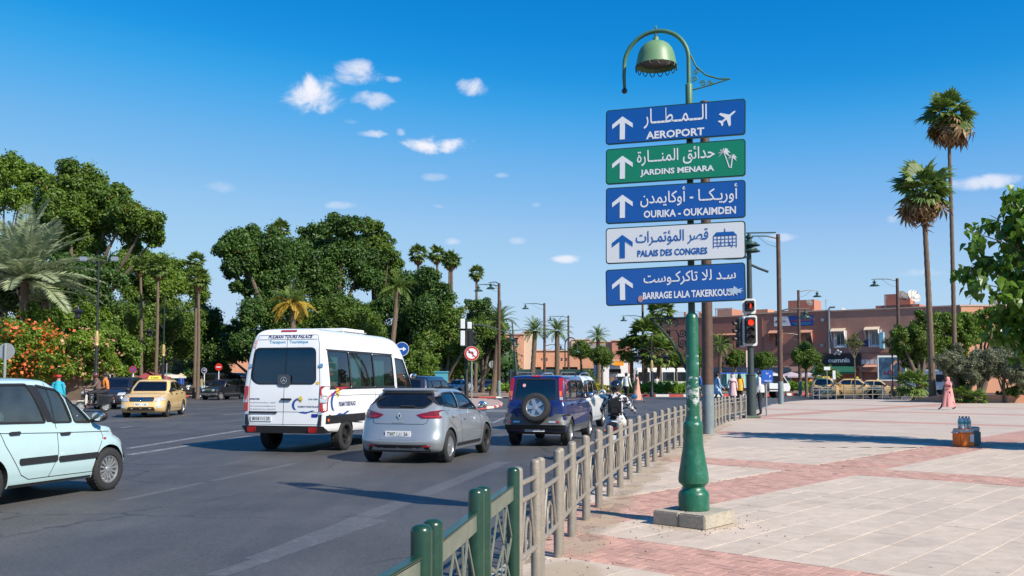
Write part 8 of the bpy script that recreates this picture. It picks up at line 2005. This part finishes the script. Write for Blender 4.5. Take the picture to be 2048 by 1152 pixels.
def square_sign(label,px,pyc,wpx,hpx,Y,m,text=None,name='board_sign',rz=0,ink=M_SIGNWH,posts=(0,),zbase=0.0):
 c=P(px,pyc,Y);t=thing(name,label,'sign',(c.x,Y,zbase),R(rz));w=wpx/FPX*Y;h=hpx/FPX*Y;z=c.z-zbase
 MB().bevbox((0,0,z),(w,.05,h),.015).build('board',m,t)
 for x in posts:MB().tube([(x*w,.05,0),(x*w,.05,z+h*.3)],.035,8).build('post',M_POLEG,t)
 if text:
  for(body,a,b,c0,d)in text:
   mb=MB();text_in(mb,body,(0,-.03,z),(1,0,0),(0,0,1),a*w,c0*h,b*w,d*h,.03);mb.build('lettering',ink,t,False)
 return t
q=G(1532.5,832);square_sign('bright blue board sign on a thin post, right of the man in white',1534,753,23,25,q.y,M_BLUEB,[(arabic('شرطة'),-.1,.12,.12,.40),('P',.20,.34,-.1,.1),('POLICE',-.2,.35,-.42,-.28)],rz=-12,posts=(-.08,))
square_sign('small blank white board on a post, left of the hatchback taxi',1654,737,13,7,76,M_WHSIGN);square_sign('narrow white double board sign by the taxis',1668,750,6,18,77,M_WHSIGN)
square_sign('cream vertical post sign beyond the people in the road',1494,718,4.5,34,82,M_CREAM)
q=G(1635,797);t=thing('litter_bin','dark blue litter bin on a thin post at the start of the far railing','litter bin',(q.x,q.y,0))
MB().lathe([(.26,.05),(.31,.85),(.33,.86),(.33,.92),(.29,.92),(.27,.3),(.0001,.3)],20).build('drum',mat('navy litter bin',(.015,.03,.09),.5,var=.2),t);MB().tube([(-.38,-.1,0),(-.38,-.1,1.7)],.03,8).build('post',M_STEELG,t)
Y=54;a=P(883,745,Y);t=thing('utility_cabinet','pale blue utility cabinet on the red and white kerbed island','cabinet',(a.x,Y,0));mcab=mat('pale blue cabinet paint',(.07,.30,.38),.5,var=.12)
MB().bevbox((0,0,a.z/2),(.74,.6,a.z),.02).build('box',mcab,t);MB().bevbox((0,0,a.z+.03),(.84,.72,.09),.02).build('lid',mcab,t);MB().box((.0,-.302,a.z*.45),(.012,.01,a.z*.7)).build('door_gap',M_TRIM,t)
def cooler(label,px,pyb,w,d,h,m,rz,dx=0):
 q=G(px,pyb);t=thing('cool_box',label,'cool box',(q.x,q.y,0),R(rz));ml=mat('pale grey cooler lid',(.48,.52,.56),.45,var=.08)
 MB().bevbox((0,0,h*.42),(w,d,h*.84),.03).build('body',m,t);MB().bevbox((0,0,h*.92),(w*1.04,d*1.04,h*.16),.03).build('lid_rim',ml,t);MB().bevbox((0,0,h*1.01),(w*.9,d*.86,h*.06),.015).build('lid',m,t)
 MB().tube([(-w*.53,-d*.3,h*.86),(-w*.60,-d*.3,h*.80),(-w*.60,d*.3,h*.80),(-w*.53,d*.3,h*.86)],.014,6).build('handle',ml,t);return t
M_ORC=mat('orange cooler plastic',(.80,.17,.01),.4,var=.08,coat=.2);M_TEC=mat('dark teal cooler plastic',(.03,.12,.15),.4,var=.12)
cooler('dark teal cool box standing behind the orange one',1945,890.5,.30,.30,.42,M_TEC,-8)
t=cooler('orange cool box on the plaza with a pack of water bottles on top',1927,893,.37,.32,.40,M_ORC,8)
MB().box((.11,-.163,.20),(.09,.006,.17)).build('sticker',M_WHSIGN,t,False)
def bottles():
 q=G(1930,893);t=thing('bottle_pack','pack of clear water bottles lying on the orange cool box','water bottles',(q.x+.02,q.y+.04,.418),R(8));mg=mat('bluish bottle plastic',(.33,.50,.56),.12,var=.25,scale=30,coat=1);mc=mat('dark blue bottle cap',(.02,.05,.10),.4)
 me=MB().lathe([(.0001,0),(.04,0),(.043,.02),(.040,.08),(.043,.09),(.043,.17),(.03,.22),(.014,.245),(.014,.26),(.0001,.26)],12).mesh('bottle',mg);mcap=MB().lathe([(.017,.25),(.017,.275),(.0001,.275)],10).mesh('cap',mc)
 lb=MB().lathe([(.0435,.10),(.0435,.16)],12,caps=False).mesh('label',mat('teal bottle label',(.05,.30,.33),.4))
 for i in range(3):
  for j in range(2):o=link('bottle',me,t,(-.088+i*.088,-.045+j*.088,0));link('cap',mcap,o);link('label',lb,o)
bottles()
def thin_rail(label,pix,m,h=1.05,step=2.0,group='low railings beyond the plaza',z=0.0,pr=.05):
 pts=[G(x,y,z)for x,y in pix];rs=resample([(p.x,p.y)for p in pts],step)
 for i,(a,b)in enumerate(zip(rs,rs[1:])):
  d=b-a;t=thing('low_railing',label if isinstance(label,str)else label(i),'railing',(a.x,a.y,z),math.atan2(d.y,d.x),group);L=d.length
  key=('tr',m.name,round(h,2))
  if key not in PMESH:
   PMESH[key]=(MB().lathe([(pr,0),(pr,h),(.0001,h+.01)],10).mesh('post',m),MB().tube([(0,0,0),(1,0,0)],.026,6).mesh('rail',m),MB().tube([(0,0,0),(1,0,1)],.016,6).mesh('brace',m))
  pm,rm,bm_=PMESH[key]
  for x in(0,L*.5):link('post',pm,t,(x,0,0))
  for zz in(h*.86,h*.70,h*.32):o=link('rail',rm,t,(0,0,zz));o.scale=(L,1,1)
  for k in range(2):
   o=link('brace',bm_,t,(L*.5*k+.12,0,h*.32));o.scale=(L*.5-.24,1,h*.38)
thin_rail(lambda i:'railing section along the far plaza edge, section %s from the litter bin'%['first','second','third','fourth','fifth','sixth','seventh','eighth','ninth','tenth','eleventh','twelfth','thirteenth','fourteenth','fifteenth'][min(i,14)],[(1621,799.5),(1700,798),(1790,797),(1885,796)],M_FGREY)
thin_rail(lambda i:'grey-green roundabout railing behind the hedge, section %s from the left'%['first','second','third','fourth','fifth','sixth','seventh','eighth','ninth','tenth','eleventh','twelfth','thirteenth','fourteenth','fifteenth','sixteenth'][min(i,15)],[(1238,787),(1400,787.5),(1520,787),(1640,785.5)],mat('grey-green thin rail paint',(.22,.30,.28),.5,var=.15),h=1.15,step=2.6,group='roundabout railings')
# ================================================================== people
SK={'tan':mat('tan skin',(.36,.19,.12),.6,var=.08),'dark':mat('brown skin',(.18,.09,.055),.6,var=.08)}
def cloth(name,rgb,**k):return mat('cloth '+name,rgb,.85,var=k.pop('var',.12),scale=k.pop('scale',9),bump=.3,bscale=14,**k)
C_WHITE=cloth('white',(.66,.66,.66));C_BLACK=cloth('black',(.018,.018,.022));C_DENIM=cloth('denim',(.05,.09,.17));C_PINK=cloth('pink',(.66,.27,.26));C_PINK2=cloth('pale pink',(.66,.42,.44))
C_ORANGE=cloth('orange',(.72,.22,.04));C_BROWN=cloth('brown plaid',(.12,.07,.06),tint=(.25,.18,.16),tintamt=.8,tscale=30);C_BLUE=cloth('bright blue',(.03,.10,.42));C_LBLUE=cloth('light blue',(.30,.45,.62));C_TURQ=cloth('turquoise',(.02,.34,.46))
C_MUST=cloth('mustard',(.62,.33,.03));C_GREY=cloth('grey',(.20,.21,.23));C_BEIGE=cloth('beige',(.42,.33,.22));C_RED=cloth('red',(.42,.03,.03));C_SALM=cloth('salmon dress',(.58,.30,.22));C_MAROON=cloth('maroon',(.20,.03,.04));C_KHAKI=cloth('khaki',(.28,.25,.15))
C_CAMO=mat('black and white patterned cloth',(.56,.57,.62),.85,var=.05,tint=(.012,.012,.016),tintamt=1.0,tscale=13)
for n_ in C_CAMO.node_tree.nodes:
 if n_.type=='MAP_RANGE':n_.inputs['From Min'].default_value=.485;n_.inputs['From Max'].default_value=.515
 if n_.type=='TEX_NOISE' and abs(n_.inputs['Scale'].default_value-13)<.1:n_.inputs['Detail'].default_value=2
M_HAIR=mat('black hair',(.012,.010,.009),.6,var=.3,scale=30)
SHOE=mat('dark shoes',(.03,.025,.022),.6,var=.1)
def pose_stand():
 return dict(pelvis=(0,0,.96),waist=(.0,0,1.10),chest=(.01,0,1.30),nb=(0,0,1.45),neck=(.01,0,1.52),h1=(.025,0,1.60),h2=(.02,0,1.69),sl=(0,.175,1.41),el=(-.03,.22,1.13),wl=(.04,.23,.89),hl=(.07,.22,.80),sr=(0,-.175,1.41),er=(-.03,-.22,1.13),wr=(.04,-.23,.89),hr=(.07,-.22,.80),pl=(0,.09,.90),kl=(.02,.10,.50),al=(-.02,.10,.09),tl=(.14,.11,.035),pr=(0,-.09,.90),kr=(.02,-.10,.50),ar=(-.02,-.10,.09),tr=(.14,-.11,.035))
def pose_walk(s=1.0,f=1):
 p=pose_stand();k=.22*s
 p.update(kl=(f*k*.62+.04,.09,.50),al=(f*k*1.25-(.0 if f>0 else .04),.09,.10 if f>0 else .14),tl=(f*k*1.25+.15,.10,.05 if f>0 else .04),kr=(-f*k*.5+.07,-.09,.50),ar=(-f*k*1.5,-.09,.14 if f>0 else .1),tr=(-f*k*1.5+.15,-.10,.04),el=(-f*.10-.02,.22,1.14),wl=(-f*.12+.08,.23,.93),hl=(-f*.10+.13,.22,.86),er=(f*.06-.02,-.22,1.14),wr=(f*.18+.06,-.23,.95),hr=(f*.22+.09,-.22,.88))
 return p
BONES=[('pelvis','waist','top'),('waist','chest','top'),('chest','nb','top'),('nb','neck','skin'),('neck','h1','skin'),('h1','h2','skin'),('nb','sl','top'),('sl','el','top'),('el','wl','sleeve'),('wl','hl','skin'),('nb','sr','top'),('sr','er','top'),('er','wr','sleeve'),('wr','hr','skin'),('pelvis','pl','legs'),('pl','kl','legs'),('kl','al','shin'),('al','tl','shoe'),('pelvis','pr','legs'),('pr','kr','legs'),('kr','ar','shin'),('ar','tr','shoe')]
RAD=dict(pelvis=.135,waist=.122,chest=.145,nb=.085,neck=.052,h1=.088,h2=.078,sl=.068,el=.045,wl=.030,hl=.030,sr=.068,er=.045,wr=.030,hr=.030,pl=.098,kl=.062,al=.042,tl=.036,pr=.098,kr=.062,ar=.042,tr=.036)
def person(label,loc,rz,pose,top,legs,skin='tan',sleeve=True,shorts=False,hair=True,scale=1.0,group=None,fat=1.0,fingers=True,z=0.0,parent_z=None):
 """one continuous body; clothes by region; hair and garments as children"""
 t=thing('person',label,'person',(loc[0],loc[1],z),rz,group)
 nm=list(pose.keys());ix={n:i for i,n in enumerate(nm)};vs=[pose[n]for n in nm];ed=[(ix[a],ix[b])for a,b,_ in BONES];rad=[RAD[n]*(fat if n in('pelvis','waist','chest','pl','pr')else 1)for n in nm]
 vs.append((pose['h1'][0]+.105,pose['h1'][1],pose['h1'][2]+.005));ed.append((ix['h1'],len(vs)-1));rad.append(.020)
 if fingers:
  for s,w,h in((1,'wl','hl'),(-1,'wr','hr')):
   d=(Vector(pose[h])-Vector(pose[w])).normalized();side=d.cross(Vector((0,1,0)));side=side.normalized()if side.length>.1 else Vector((1,0,0))
   for k in range(4):
    L=(.065,.078,.072,.058)[k];q=Vector(pose[h])+d*L+side*(.024-.016*k)+Vector((0,-s*.012,-.008));vs.append(tuple(q));ed.append((ix[h],len(vs)-1));rad.append(.0095)
   q=Vector(pose[h])-d*.02+side*.055;vs.append(tuple(q));ed.append((ix[w],len(vs)-1));rad.append(.011)
 me=bpy.data.meshes.new('body');me.from_pydata(vs,ed,[]);o=bpy.data.objects.new('body',me);COL.objects.link(o)
 sk=o.modifiers.new('skin','SKIN');sk.use_smooth_shade=True
 for i,v in enumerate(me.skin_vertices[0].data):v.radius=(rad[i],rad[i]);v.use_root=(i==0)
 sb=o.modifiers.new('sub','SUBSURF');sb.levels=1;sb.render_levels=1
 bpy.context.view_layer.update();ev=o.evaluated_get(bpy.context.evaluated_depsgraph_get());res=bpy.data.meshes.new_from_object(ev);res.name='body';bpy.data.objects.remove(o)
 mk={'top':top,'skin':SK[skin],'legs':legs,'shoe':SHOE,'sleeve':top if sleeve else SK[skin],'shin':SK[skin]if shorts else legs}
 keys=list(mk.keys());res.materials.clear()
 for k in keys:res.materials.append(mk[k])
 segs=[(Vector(pose[a]),Vector(pose[b]),RAD[a],RAD[b],keys.index(k))for a,b,k in BONES]
 for p in res.polygons:
  c=p.center;best=None
  for a,b,ra,rb,k in segs:
   ab=b-a;q=max(0,min(1,(c-a).dot(ab)/ab.length_squared));d=(c-(a+ab*q)).length-(ra+(rb-ra)*q)
   if best is None or d<best[0]:best=(d,k)
  if c.z<pose['pelvis'][2]-.02 and best[1]==keys.index('top')and c.x<pose['pelvis'][0]+.3 and 'el' in pose:
   if(c-Vector(pose['pelvis'])).length<.2:best=(0,keys.index('legs'))
  p.material_index=best[1]
 res.polygons.foreach_set('use_smooth',[True]*len(res.polygons));link('body',res,t)
 h1=Vector(pose['h1'])
 e=MB()
 for s in(-1,1):e.ball(tuple(h1+Vector((.083,s*.032,.025))),.010,6,4)
 e2=e.build('eyes',M_INK,t);e2['kind']='stuff'
 if hair:MB().ball(tuple(h1+Vector((-.018,0,.052))),.108,14,9,(1.0,.86,.98)).build('hair',M_HAIR if hair is True else hair,t)
 t.scale=(scale,)*3
 return t
def robe(t,m,ztop,zbot,r_top,r_mid,r_bot,name='robe',fold=.12,stride=.0,cx=0.0,seed=0,n=40,rings=16,sy=.85):
 rr=random.Random(seed);ph=[rr.uniform(0,6)for _ in range(3)];mb=MB();vs=[];fs=[]
 for j in range(rings+1):
  q=j/rings;z=ztop+(zbot-ztop)*q;r=r_top+(r_mid-r_top)*min(1,q*3)if q<.333 else r_mid+(r_bot-r_mid)*((q-.333)/.667)**1.2
  for i in range(n):
   a=2*math.pi*i/n;f=1+fold*q*(math.sin(5*a+ph[0]+q*2)*.5+math.sin(8*a+ph[1]-q)*.3+math.sin(13*a+ph[2])*.25)
   vs.append((cx+(r*f+stride*q*abs(math.cos(a)))*math.cos(a),r*f*sy*math.sin(a),z))
 for j in range(rings):
  for i in range(n):i2=(i+1)%n;fs.append((j*n+i,j*n+i2,(j+1)*n+i2,(j+1)*n+i)[::-1])
 mb.add(vs,fs);return mb.build(name,m,t,angle=80)
def scarf(t,m,h1,drop=.30,name='headscarf',face=True):
 """cloth over the head that leaves the face open and falls over the shoulders"""
 mb=MB();n=24;vs=[];fs=[];R_=[(.0,.125),(.055,.115),(.095,.085),(.112,.03),(.110,-.03),(.098,-.08),(.095,-.12),(.135,-.17),(.19,-.23),(.215,-drop)]
 for r,z in R_:
  for i in range(n):
   a=R(32)+(2*math.pi-R(64))*i/(n-1)if z>-.10 else 2*math.pi*i/(n-1)
   vs.append((h1[0]-.012+r*math.cos(a)*1.0,h1[1]+r*math.sin(a)*(.9 if z>-.15 else 1.05),h1[2]+z))
 for j in range(len(R_)-1):
  for i in range(n-1):fs.append((j*n+i,j*n+i+1,(j+1)*n+i+1,(j+1)*n+i))
 mb.add(vs,fs);o=mb.build(name,m,t,angle=80);sm=o.modifiers.new('s','SOLIDIFY');sm.thickness=.008;return o
deg=R
q=G(1521,831.5);p=pose_stand();p.update(er=(.0,-.24,1.14),wr=(.20,-.14,1.12),hr=(.27,-.08,1.12),el=(.0,.24,1.14),wl=(.20,.14,1.10),hl=(.26,.07,1.10))
t=person('bald man in a white shirt and black trousers standing beside the traffic light pole',(q.x,q.y),deg(160),p,C_WHITE,C_BLACK,'dark',hair=False,scale=1.13,fat=1.25)
robe(t,C_WHITE,1.44,.88,.13,.20,.22,'loose_shirt',.04,seed=4,rings=8);MB().ball((-.03,0,1.62),.094,12,8,(.8,.95,.9)).build('hair',M_HAIR,t)
q=G(1897,819.5);p=pose_walk(1.1,-1);p.update(el=(-.06,.2,1.16),wl=(.16,.14,1.10),hl=(.22,.10,1.14))
t=person('woman in a long pink robe and pink headscarf walking across the plaza',(q.x,q.y),deg(185),p,C_PINK,C_BLACK,'tan',hair=False,scale=.97)
robe(t,C_PINK,1.46,.16,.10,.175,.235,fold=.2,stride=.13,cx=-.02,seed=2);scarf(t,C_PINK,(.025,0,1.60))
def walker(label,px,Y,rz,top,legs,f=1,s=1.0,sc=1.0,**k):
 return person(label,((px-1024)/FPX*Y,Y),deg(rz),pose_walk(s,f),top,legs,scale=sc*1.13,z=ROADZ+.04,**k)
walker('man in a white shirt and dark trousers walking away beyond the motorcyclist',1252,60,60,C_WHITE,C_BLACK,sc=1.03)
t=walker('woman in a salmon dress walking beside the man in the white shirt',1273,63,20,C_SALM,C_SALM,-1,hair=True);robe(t,C_SALM,1.44,.15,.11,.18,.27,'dress',seed=5)
t=person('man in a pale shirt standing behind the roundabout hedge',((1313-1024)/FPX*94,94),deg(-90),pose_stand(),C_WHITE,C_GREY,scale=1.05)
walker('man in a blue shirt and beige shorts, half hidden by the green post',1397,57,15,C_BLUE,C_BEIGE,1,1.2,shorts=True,sc=1.02)
t=walker('woman in a long light blue top and jeans striding across the road',1434,56,10,C_LBLUE,C_DENIM,1,1.7);robe(t,C_LBLUE,1.44,.62,.12,.17,.24,'long_top',.08,seed=6,rings=8)
MB().bevbox((-.16,.14,1.0),(.14,.2,.26),.04).build('shoulder_bag',C_BLACK,t);MB().tube([(-.05,-.1,1.44),(-.12,.05,1.2),(-.15,.16,1.05)],.02,6).build('bag_strap',C_BLACK,t)
t=walker('woman in a pale pink headscarf and coat crossing the road',1464,55,100,C_PINK2,C_GREY,-1);robe(t,C_PINK2,1.44,.55,.12,.18,.26,'coat',.08,seed=7,rings=9);scarf(t,C_PINK2,(.025,0,1.60))
t=walker('black-haired woman in a mustard jacket, right of the pale pink headscarf',1478,57,80,C_MUST,C_BLACK,1);MB().ball((-.02,0,1.56),.13,12,9,(.9,.9,1.5)).build('long_hair',M_HAIR,t);robe(t,C_MUST,1.44,.80,.12,.18,.21,'jacket',.05,seed=8,rings=8)
person('person in an orange vest by the cafe parasols',((1620-1024)/FPX*96,96),deg(-80),pose_stand(),C_ORANGE,C_GREY,scale=1.0)
person('dark-clothed person standing behind the far railing near the low fan plant',((1847-1024)/FPX*82,82),deg(-90),pose_stand(),C_BLACK,C_BLACK,'dark')
lt=[(218,67,C_LBLUE,C_DENIM,'man in a blue shirt, leftmost of the pavement crowd behind the scooter'),(226,69,C_GREY,C_BLACK,'man in grey in the pavement crowd left of the no-stopping sign'),(236,66,C_LBLUE,C_GREY,'person in a light blue jacket in the pavement crowd'),(243,72,C_PINK2,C_PINK2,'person in pale pink in the pavement crowd'),(251,68,C_WHITE,C_BEIGE,'man in white trousers in the pavement crowd'),(257,70,C_WHITE,C_BLACK,'person in a white top under the no-stopping sign'),(263,66,C_TURQ,C_BLACK,'person in turquoise right of the no-stopping sign post'),(206,71,C_BLUE,C_BLACK,'person in dark blue behind the orange-shirted passenger')]
for i,(px,Y,a,b,lab)in enumerate(lt):
 person(lab,((px-1024)/FPX*Y,Y),deg(rnd.choice((0,180,-90,90))+rnd.uniform(-20,20)),pose_walk(.8,rnd.choice((-1,1))),a,b,'tan',group='pedestrians on the left pavement',scale=rnd.uniform(1.04,1.14),fingers=False)
t=person('person in a conical straw hat behind the black off-roader',((363-1024)/FPX*88,88),deg(-90),pose_stand(),C_BLUE,C_BLACK,scale=1.15);MB().lathe([(.34,1.66),(.10,1.80),(.0001,1.86)],14).build('straw_hat',cloth('straw',(.50,.40,.24)),t)
t=person('man in a khaki vest and pale trousers walking between the black cars',((404-1024)/FPX*77,77),deg(80),pose_walk(1),C_KHAKI,C_LBLUE,scale=1.08,z=ROADZ)
for i,(px,top,lab)in enumerate([(914,C_RED,'tiny distant pedestrian in red beyond the silver saloon'),(926,C_WHITE,'tiny distant pedestrian in white beyond the silver saloon'),(948,C_PINK,'tiny distant pedestrian in pink left of the navy saloon'),(940,C_BLACK,'tiny distant pedestrian in black beyond the signal pole'),(960,C_GREY,'tiny distant pedestrian in grey above the navy saloon'),(1006,C_BLACK,'tiny distant pedestrian by the white arches')]):
 Y=122+i*2;person(lab,((px-1024)/FPX*Y,Y),deg(rnd.uniform(-180,180)),pose_walk(.8),top,C_BLACK,'tan',group='distant pedestrians',fingers=False)
Y=36;t=person('man in a loose turquoise robe and red cap, beyond the pale blue car',((134-1024)/FPX*Y-.3,Y),deg(100),pose_stand(),C_TURQ,C_TURQ,'tan',hair=False,z=ROADZ,scale=1.05)
robe(t,C_TURQ,1.45,.2,.12,.24,.36,seed=9);MB().ball((-.0,0,1.68),.11,12,8,(1.0,.95,.62)).build('red_cap',C_RED,t);MB().ball((.09,0,1.67),.07,10,6,(1.0,.9,.15)).build('cap_peak',C_RED,t)
# ---- two-wheelers
def scooter(label,loc,rz,body_m,seat_m=M_TRIM,trimc=M_TRIM,name='scooter',tail=M_REDD,rear=None):
 t=thing(name,label,'scooter',(loc[0],loc[1],ROADZ),rz)
 for x in(.62,-.58):add_wheel(t,x,0,.27,.10,'alloy6',1)
 side=[(-.92,.62),(-.62,.38),(-.20,.30),(.20,.28),(.34,.34),(.44,.62),(.52,.95),(.44,.98),(.32,.60),(.22,.42),(-.10,.42),(-.14,.66),(-.30,.72),(-.88,.78)]
 MB().prism(round_poly(side,.05),(0,.13,0),(1,0,0),(0,0,1),.26).build('bodywork',rear or body_m,t,angle=50)
 MB().bevbox((.40,0,.62),(.10,.42,.56),.04).build('leg_shield',body_m,t);MB().bevbox((-.36,0,.78),(.74,.27,.10),.045).build('seat',seat_m,t)
 MB().tube([(.46,0,1.0),(.60,0,.55),(.62,0,.27)],[.035,.035,.03],10).build('front_fork',trimc,t);MB().bevbox((.62,0,.56),(.38,.13,.06),.025).build('front_mudguard',body_m,t)
 MB().tube([(.36,.36,1.06),(.44,.18,1.08),(.47,0,1.04),(.44,-.18,1.08),(.36,-.36,1.06)],.017,8).build('handlebar',trimc,t)
 for s in(-1,1):
  MB().tube([(.32,s*.36,1.06),(.42,s*.28,1.075)],.022,8).build('grip',M_TRIM,t);MB().tube([(.44,s*.22,1.08),(.44,s*.30,1.26)],.008,6).build('mirror_stem',M_CHROME,t);MB().ball((.44,s*.32,1.30),.06,10,7,(.3,1.1,.8)).build('mirror',mat('blue mirror housing',(.02,.12,.25),.3)if body_m is P_NVY else M_TRIM,t)
 MB().bevbox((.54,0,.98),(.14,.22,.18),.05).build('headlamp',M_CLEAR,t);MB().bevbox((-.93,0,.70),(.06,.20,.09),.02).build('tail_light',tail,t);MB().bevbox((-.97,0,.52),(.02,.20,.15),.008).build('number_plate',M_PLATE,t)
 MB().tube([(-.2,-.17,.28),(-.75,-.19,.33)],[.03,.05],10).build('exhaust',M_CHROME,t)
 for s in(-1,1):MB().ball((-.9,s*.15,.68),.03,8,6).build('indicator',M_ORANGE,t)
 MB().tube([(-.95,.12,.84),(-1.02,0,.86),(-.95,-.12,.84),(-.6,-.15,.80)],.012,6).build('luggage_rail',M_CHROME,t)
 return t
def pose_ride(hx=.36,hz=1.07,lean=.10,fx=.12,arms=True,back=0.0):
 x=-.28-back
 p=dict(pelvis=(x,0,.92),waist=(x+lean*.3,0,1.06),chest=(x+lean*.8,0,1.25),nb=(x+lean*1.1,0,1.40),neck=(x+lean*1.2,0,1.47),h1=(x+lean*1.3+.02,0,1.56),h2=(x+lean*1.3+.02,0,1.65),pl=(x+.04,.10,.89),kl=(x+.44,.17,.82),al=(x+.40,.16,.40),tl=(x+.56,.17,.35),pr=(x+.04,-.10,.89),kr=(x+.44,-.17,.82),ar=(x+.40,-.16,.40),tr=(x+.56,-.17,.35))
 sx=x+lean*1.05
 for k,s in(('l',1),('r',-1)):
  p['s'+k]=(sx,s*.18,1.36);p['e'+k]=((sx+hx)/2-.06,s*.31,1.13)if arms else(sx-.02,s*.25,1.12);p['w'+k]=(hx-.06,s*.34,hz+.01)if arms else(sx+.26,s*.17,1.02);p['h'+k]=(hx,s*.34,hz)if arms else(sx+.33,s*.12,1.0)
 return p
def helmet(t,c,m,visor=True,r=.135):
 o=MB().ball(c,r,20,12,(1.08,.95,1.0)).build('helmet',m,t)
 if visor:
  mb=MB();n=12;A=[R(-58+116*i/n)for i in range(n+1)]
  mb.add([(c[0]+r*1.10*math.cos(a),c[1]+r*.98*math.sin(a),c[2]+z)for z in(.055,-.045)for a in A],[(i,i+1,n+2+i,n+1+i)for i in range(n)]);mb.build('visor',M_DKGL,o)
C3=(2.10,18.3)
scooter('dark motor scooter ridden beside the railing, right of the off-roader',C3,R(78),P_NVY)
t=person('motorcyclist in a black helmet and black-and-white patterned jacket with a small backpack',C3,R(78),pose_ride(),C_CAMO,C_WHITE,'tan',hair=False,z=ROADZ-.07,scale=.99,fat=1.2)
hb_=pose_ride();helmet(t,(hb_['h1'][0]-.005,0,1.60),mat('glossy black helmet',(.012,.014,.018),.08,var=.3,coat=1))
bx=hb_['chest'][0]-.21;MB().bevbox((bx,0,1.20),(.15,.27,.34),.05).build('backpack',mat('black leather backpack',(.015,.014,.015),.35,var=.2),t);MB().bevbox((bx-.085,0,1.13),(.04,.18,.14),.02).build('backpack_pocket',mat('black leather backpack',(.015,.014,.015),.35),t)
for s in(-1,1):MB().tube([(bx+.06,s*.06,1.36),(bx+.20,s*.11,1.44),(bx+.34,s*.12,1.36)],.014,6).build('backpack_strap',C_BLACK,t)
q=G(193,812,ROADZ);Y=46;C4=((190-1024)/FPX*Y,Y);hd=R(-138)
scooter('white scooter carrying two riders, left of the yellow taxi',C4,hd,mat('cream scooter paint',(.62,.60,.55),.3,coat=.8),rear=P_BLK)
t=person('scooter rider in a brown helmet and brown plaid jacket',C4,hd,pose_ride(back=-.08),C_BROWN,C_BLACK,'dark',hair=False,z=ROADZ,scale=1.16,fat=1.2)
hb_=pose_ride(back=-.08);helmet(t,(hb_['h1'][0]-.005,0,1.60),mat('brown helmet',(.10,.035,.025),.25,coat=.8),visor=False)
t=person('passenger in an orange shirt and black trousers sitting behind the brown-helmeted rider',C4,hd,pose_ride(back=.24,arms=False,lean=.06),C_ORANGE,C_BLACK,'dark',hair=True,z=ROADZ,scale=1.16,sleeve=False,fat=1.2)
# ================================================================== dust and litter at the railing's foot
def drift():
 m=bpy.data.materials.new('drifted sand');m.use_nodes=True;t=m.node_tree;b=t.nodes['Principled BSDF'];b.inputs['Base Color'].default_value=(.52,.42,.30,1);b.inputs['Roughness'].default_value=.95
 ge=N(t,'ShaderNodeNewGeometry');nz=N(t,'ShaderNodeTexNoise');nz.inputs['Scale'].default_value=5;nz.inputs['Detail'].default_value=9;nz.inputs['Roughness'].default_value=.75;t.links.new(ge.outputs['Position'],nz.inputs['Vector'])
 at=N(t,'ShaderNodeAttribute',attribute_name='edge');ad=N(t,'ShaderNodeMath',operation='ADD');t.links.new(nz.outputs[0],ad.inputs[0]);t.links.new(at.outputs['Fac'],ad.inputs[1])
 mr=N(t,'ShaderNodeMapRange');mr.inputs['From Min'].default_value=.85;mr.inputs['From Max'].default_value=1.25;mr.inputs['To Max'].default_value=.6;t.links.new(ad.outputs[0],mr.inputs['Value']);t.links.new(mr.outputs[0],b.inputs['Alpha'])
 mb=MB();ed=[];rr=random.Random(3)
 def disc_(c,r1,r2,rz):
  n=16;rows=[(0,1),(.5,.8),(1,0)];base=[tuple(Vector(c))];vs=[(c[0],c[1],.0035)];e=[.85]
  for q,val in rows[1:]:
   for k in range(n):
    a=2*math.pi*k/n;x,y=r1*q*math.cos(a),r2*q*math.sin(a);vs.append((c[0]+x*math.cos(rz)-y*math.sin(rz),c[1]+x*math.sin(rz)+y*math.cos(rz),.0035));e.append(val*.8)
  mb.add(vs,[(0,1+k,1+(k+1)%n)for k in range(n)]+[(1+k,1+n+k,1+n+(k+1)%n,1+(k+1)%n)for k in range(n)]);ed.extend(e)
 s=1.0
 while s<30:
  p=along(FENCE,s);d=along(FENCE,s+.1)-p;disc_((p.x+.16,p.y),rr.uniform(.9,1.4),rr.uniform(.28,.5),math.atan2(d.y,d.x));s+=1.45
 disc_((LP.x+.02,LP.y),.75,.62,R(40))
 o=mb.build('drifted_sand',m,smooth=False);o['kind']='stuff';a=o.data.attributes.new('edge','FLOAT','POINT');a.data.foreach_set('value',ed)
 mb=MB()
 for k in range(380):
  if k%3:s=rr.uniform(.8,14);p=along(FENCE,s);x,y=p.x+abs(rr.gauss(.1,.35)),p.y+rr.gauss(0,.3)
  else:x,y=LP.x+rr.gauss(0,.45),LP.y+rr.gauss(0,.4)
  r=rr.uniform(.004,.013);a=rr.uniform(0,6);mb.add([(x+r*math.cos(a+q),y+r*math.sin(a+q),.002)for q in(0,2.1,4.2)]+[(x,y,.002+r)],[(0,1,3),(1,2,3),(2,0,3)])
 o=mb.build('grit',mat('brown grit',(.14,.09,.06),.9,var=.4),smooth=False);o['kind']='stuff'
drift()
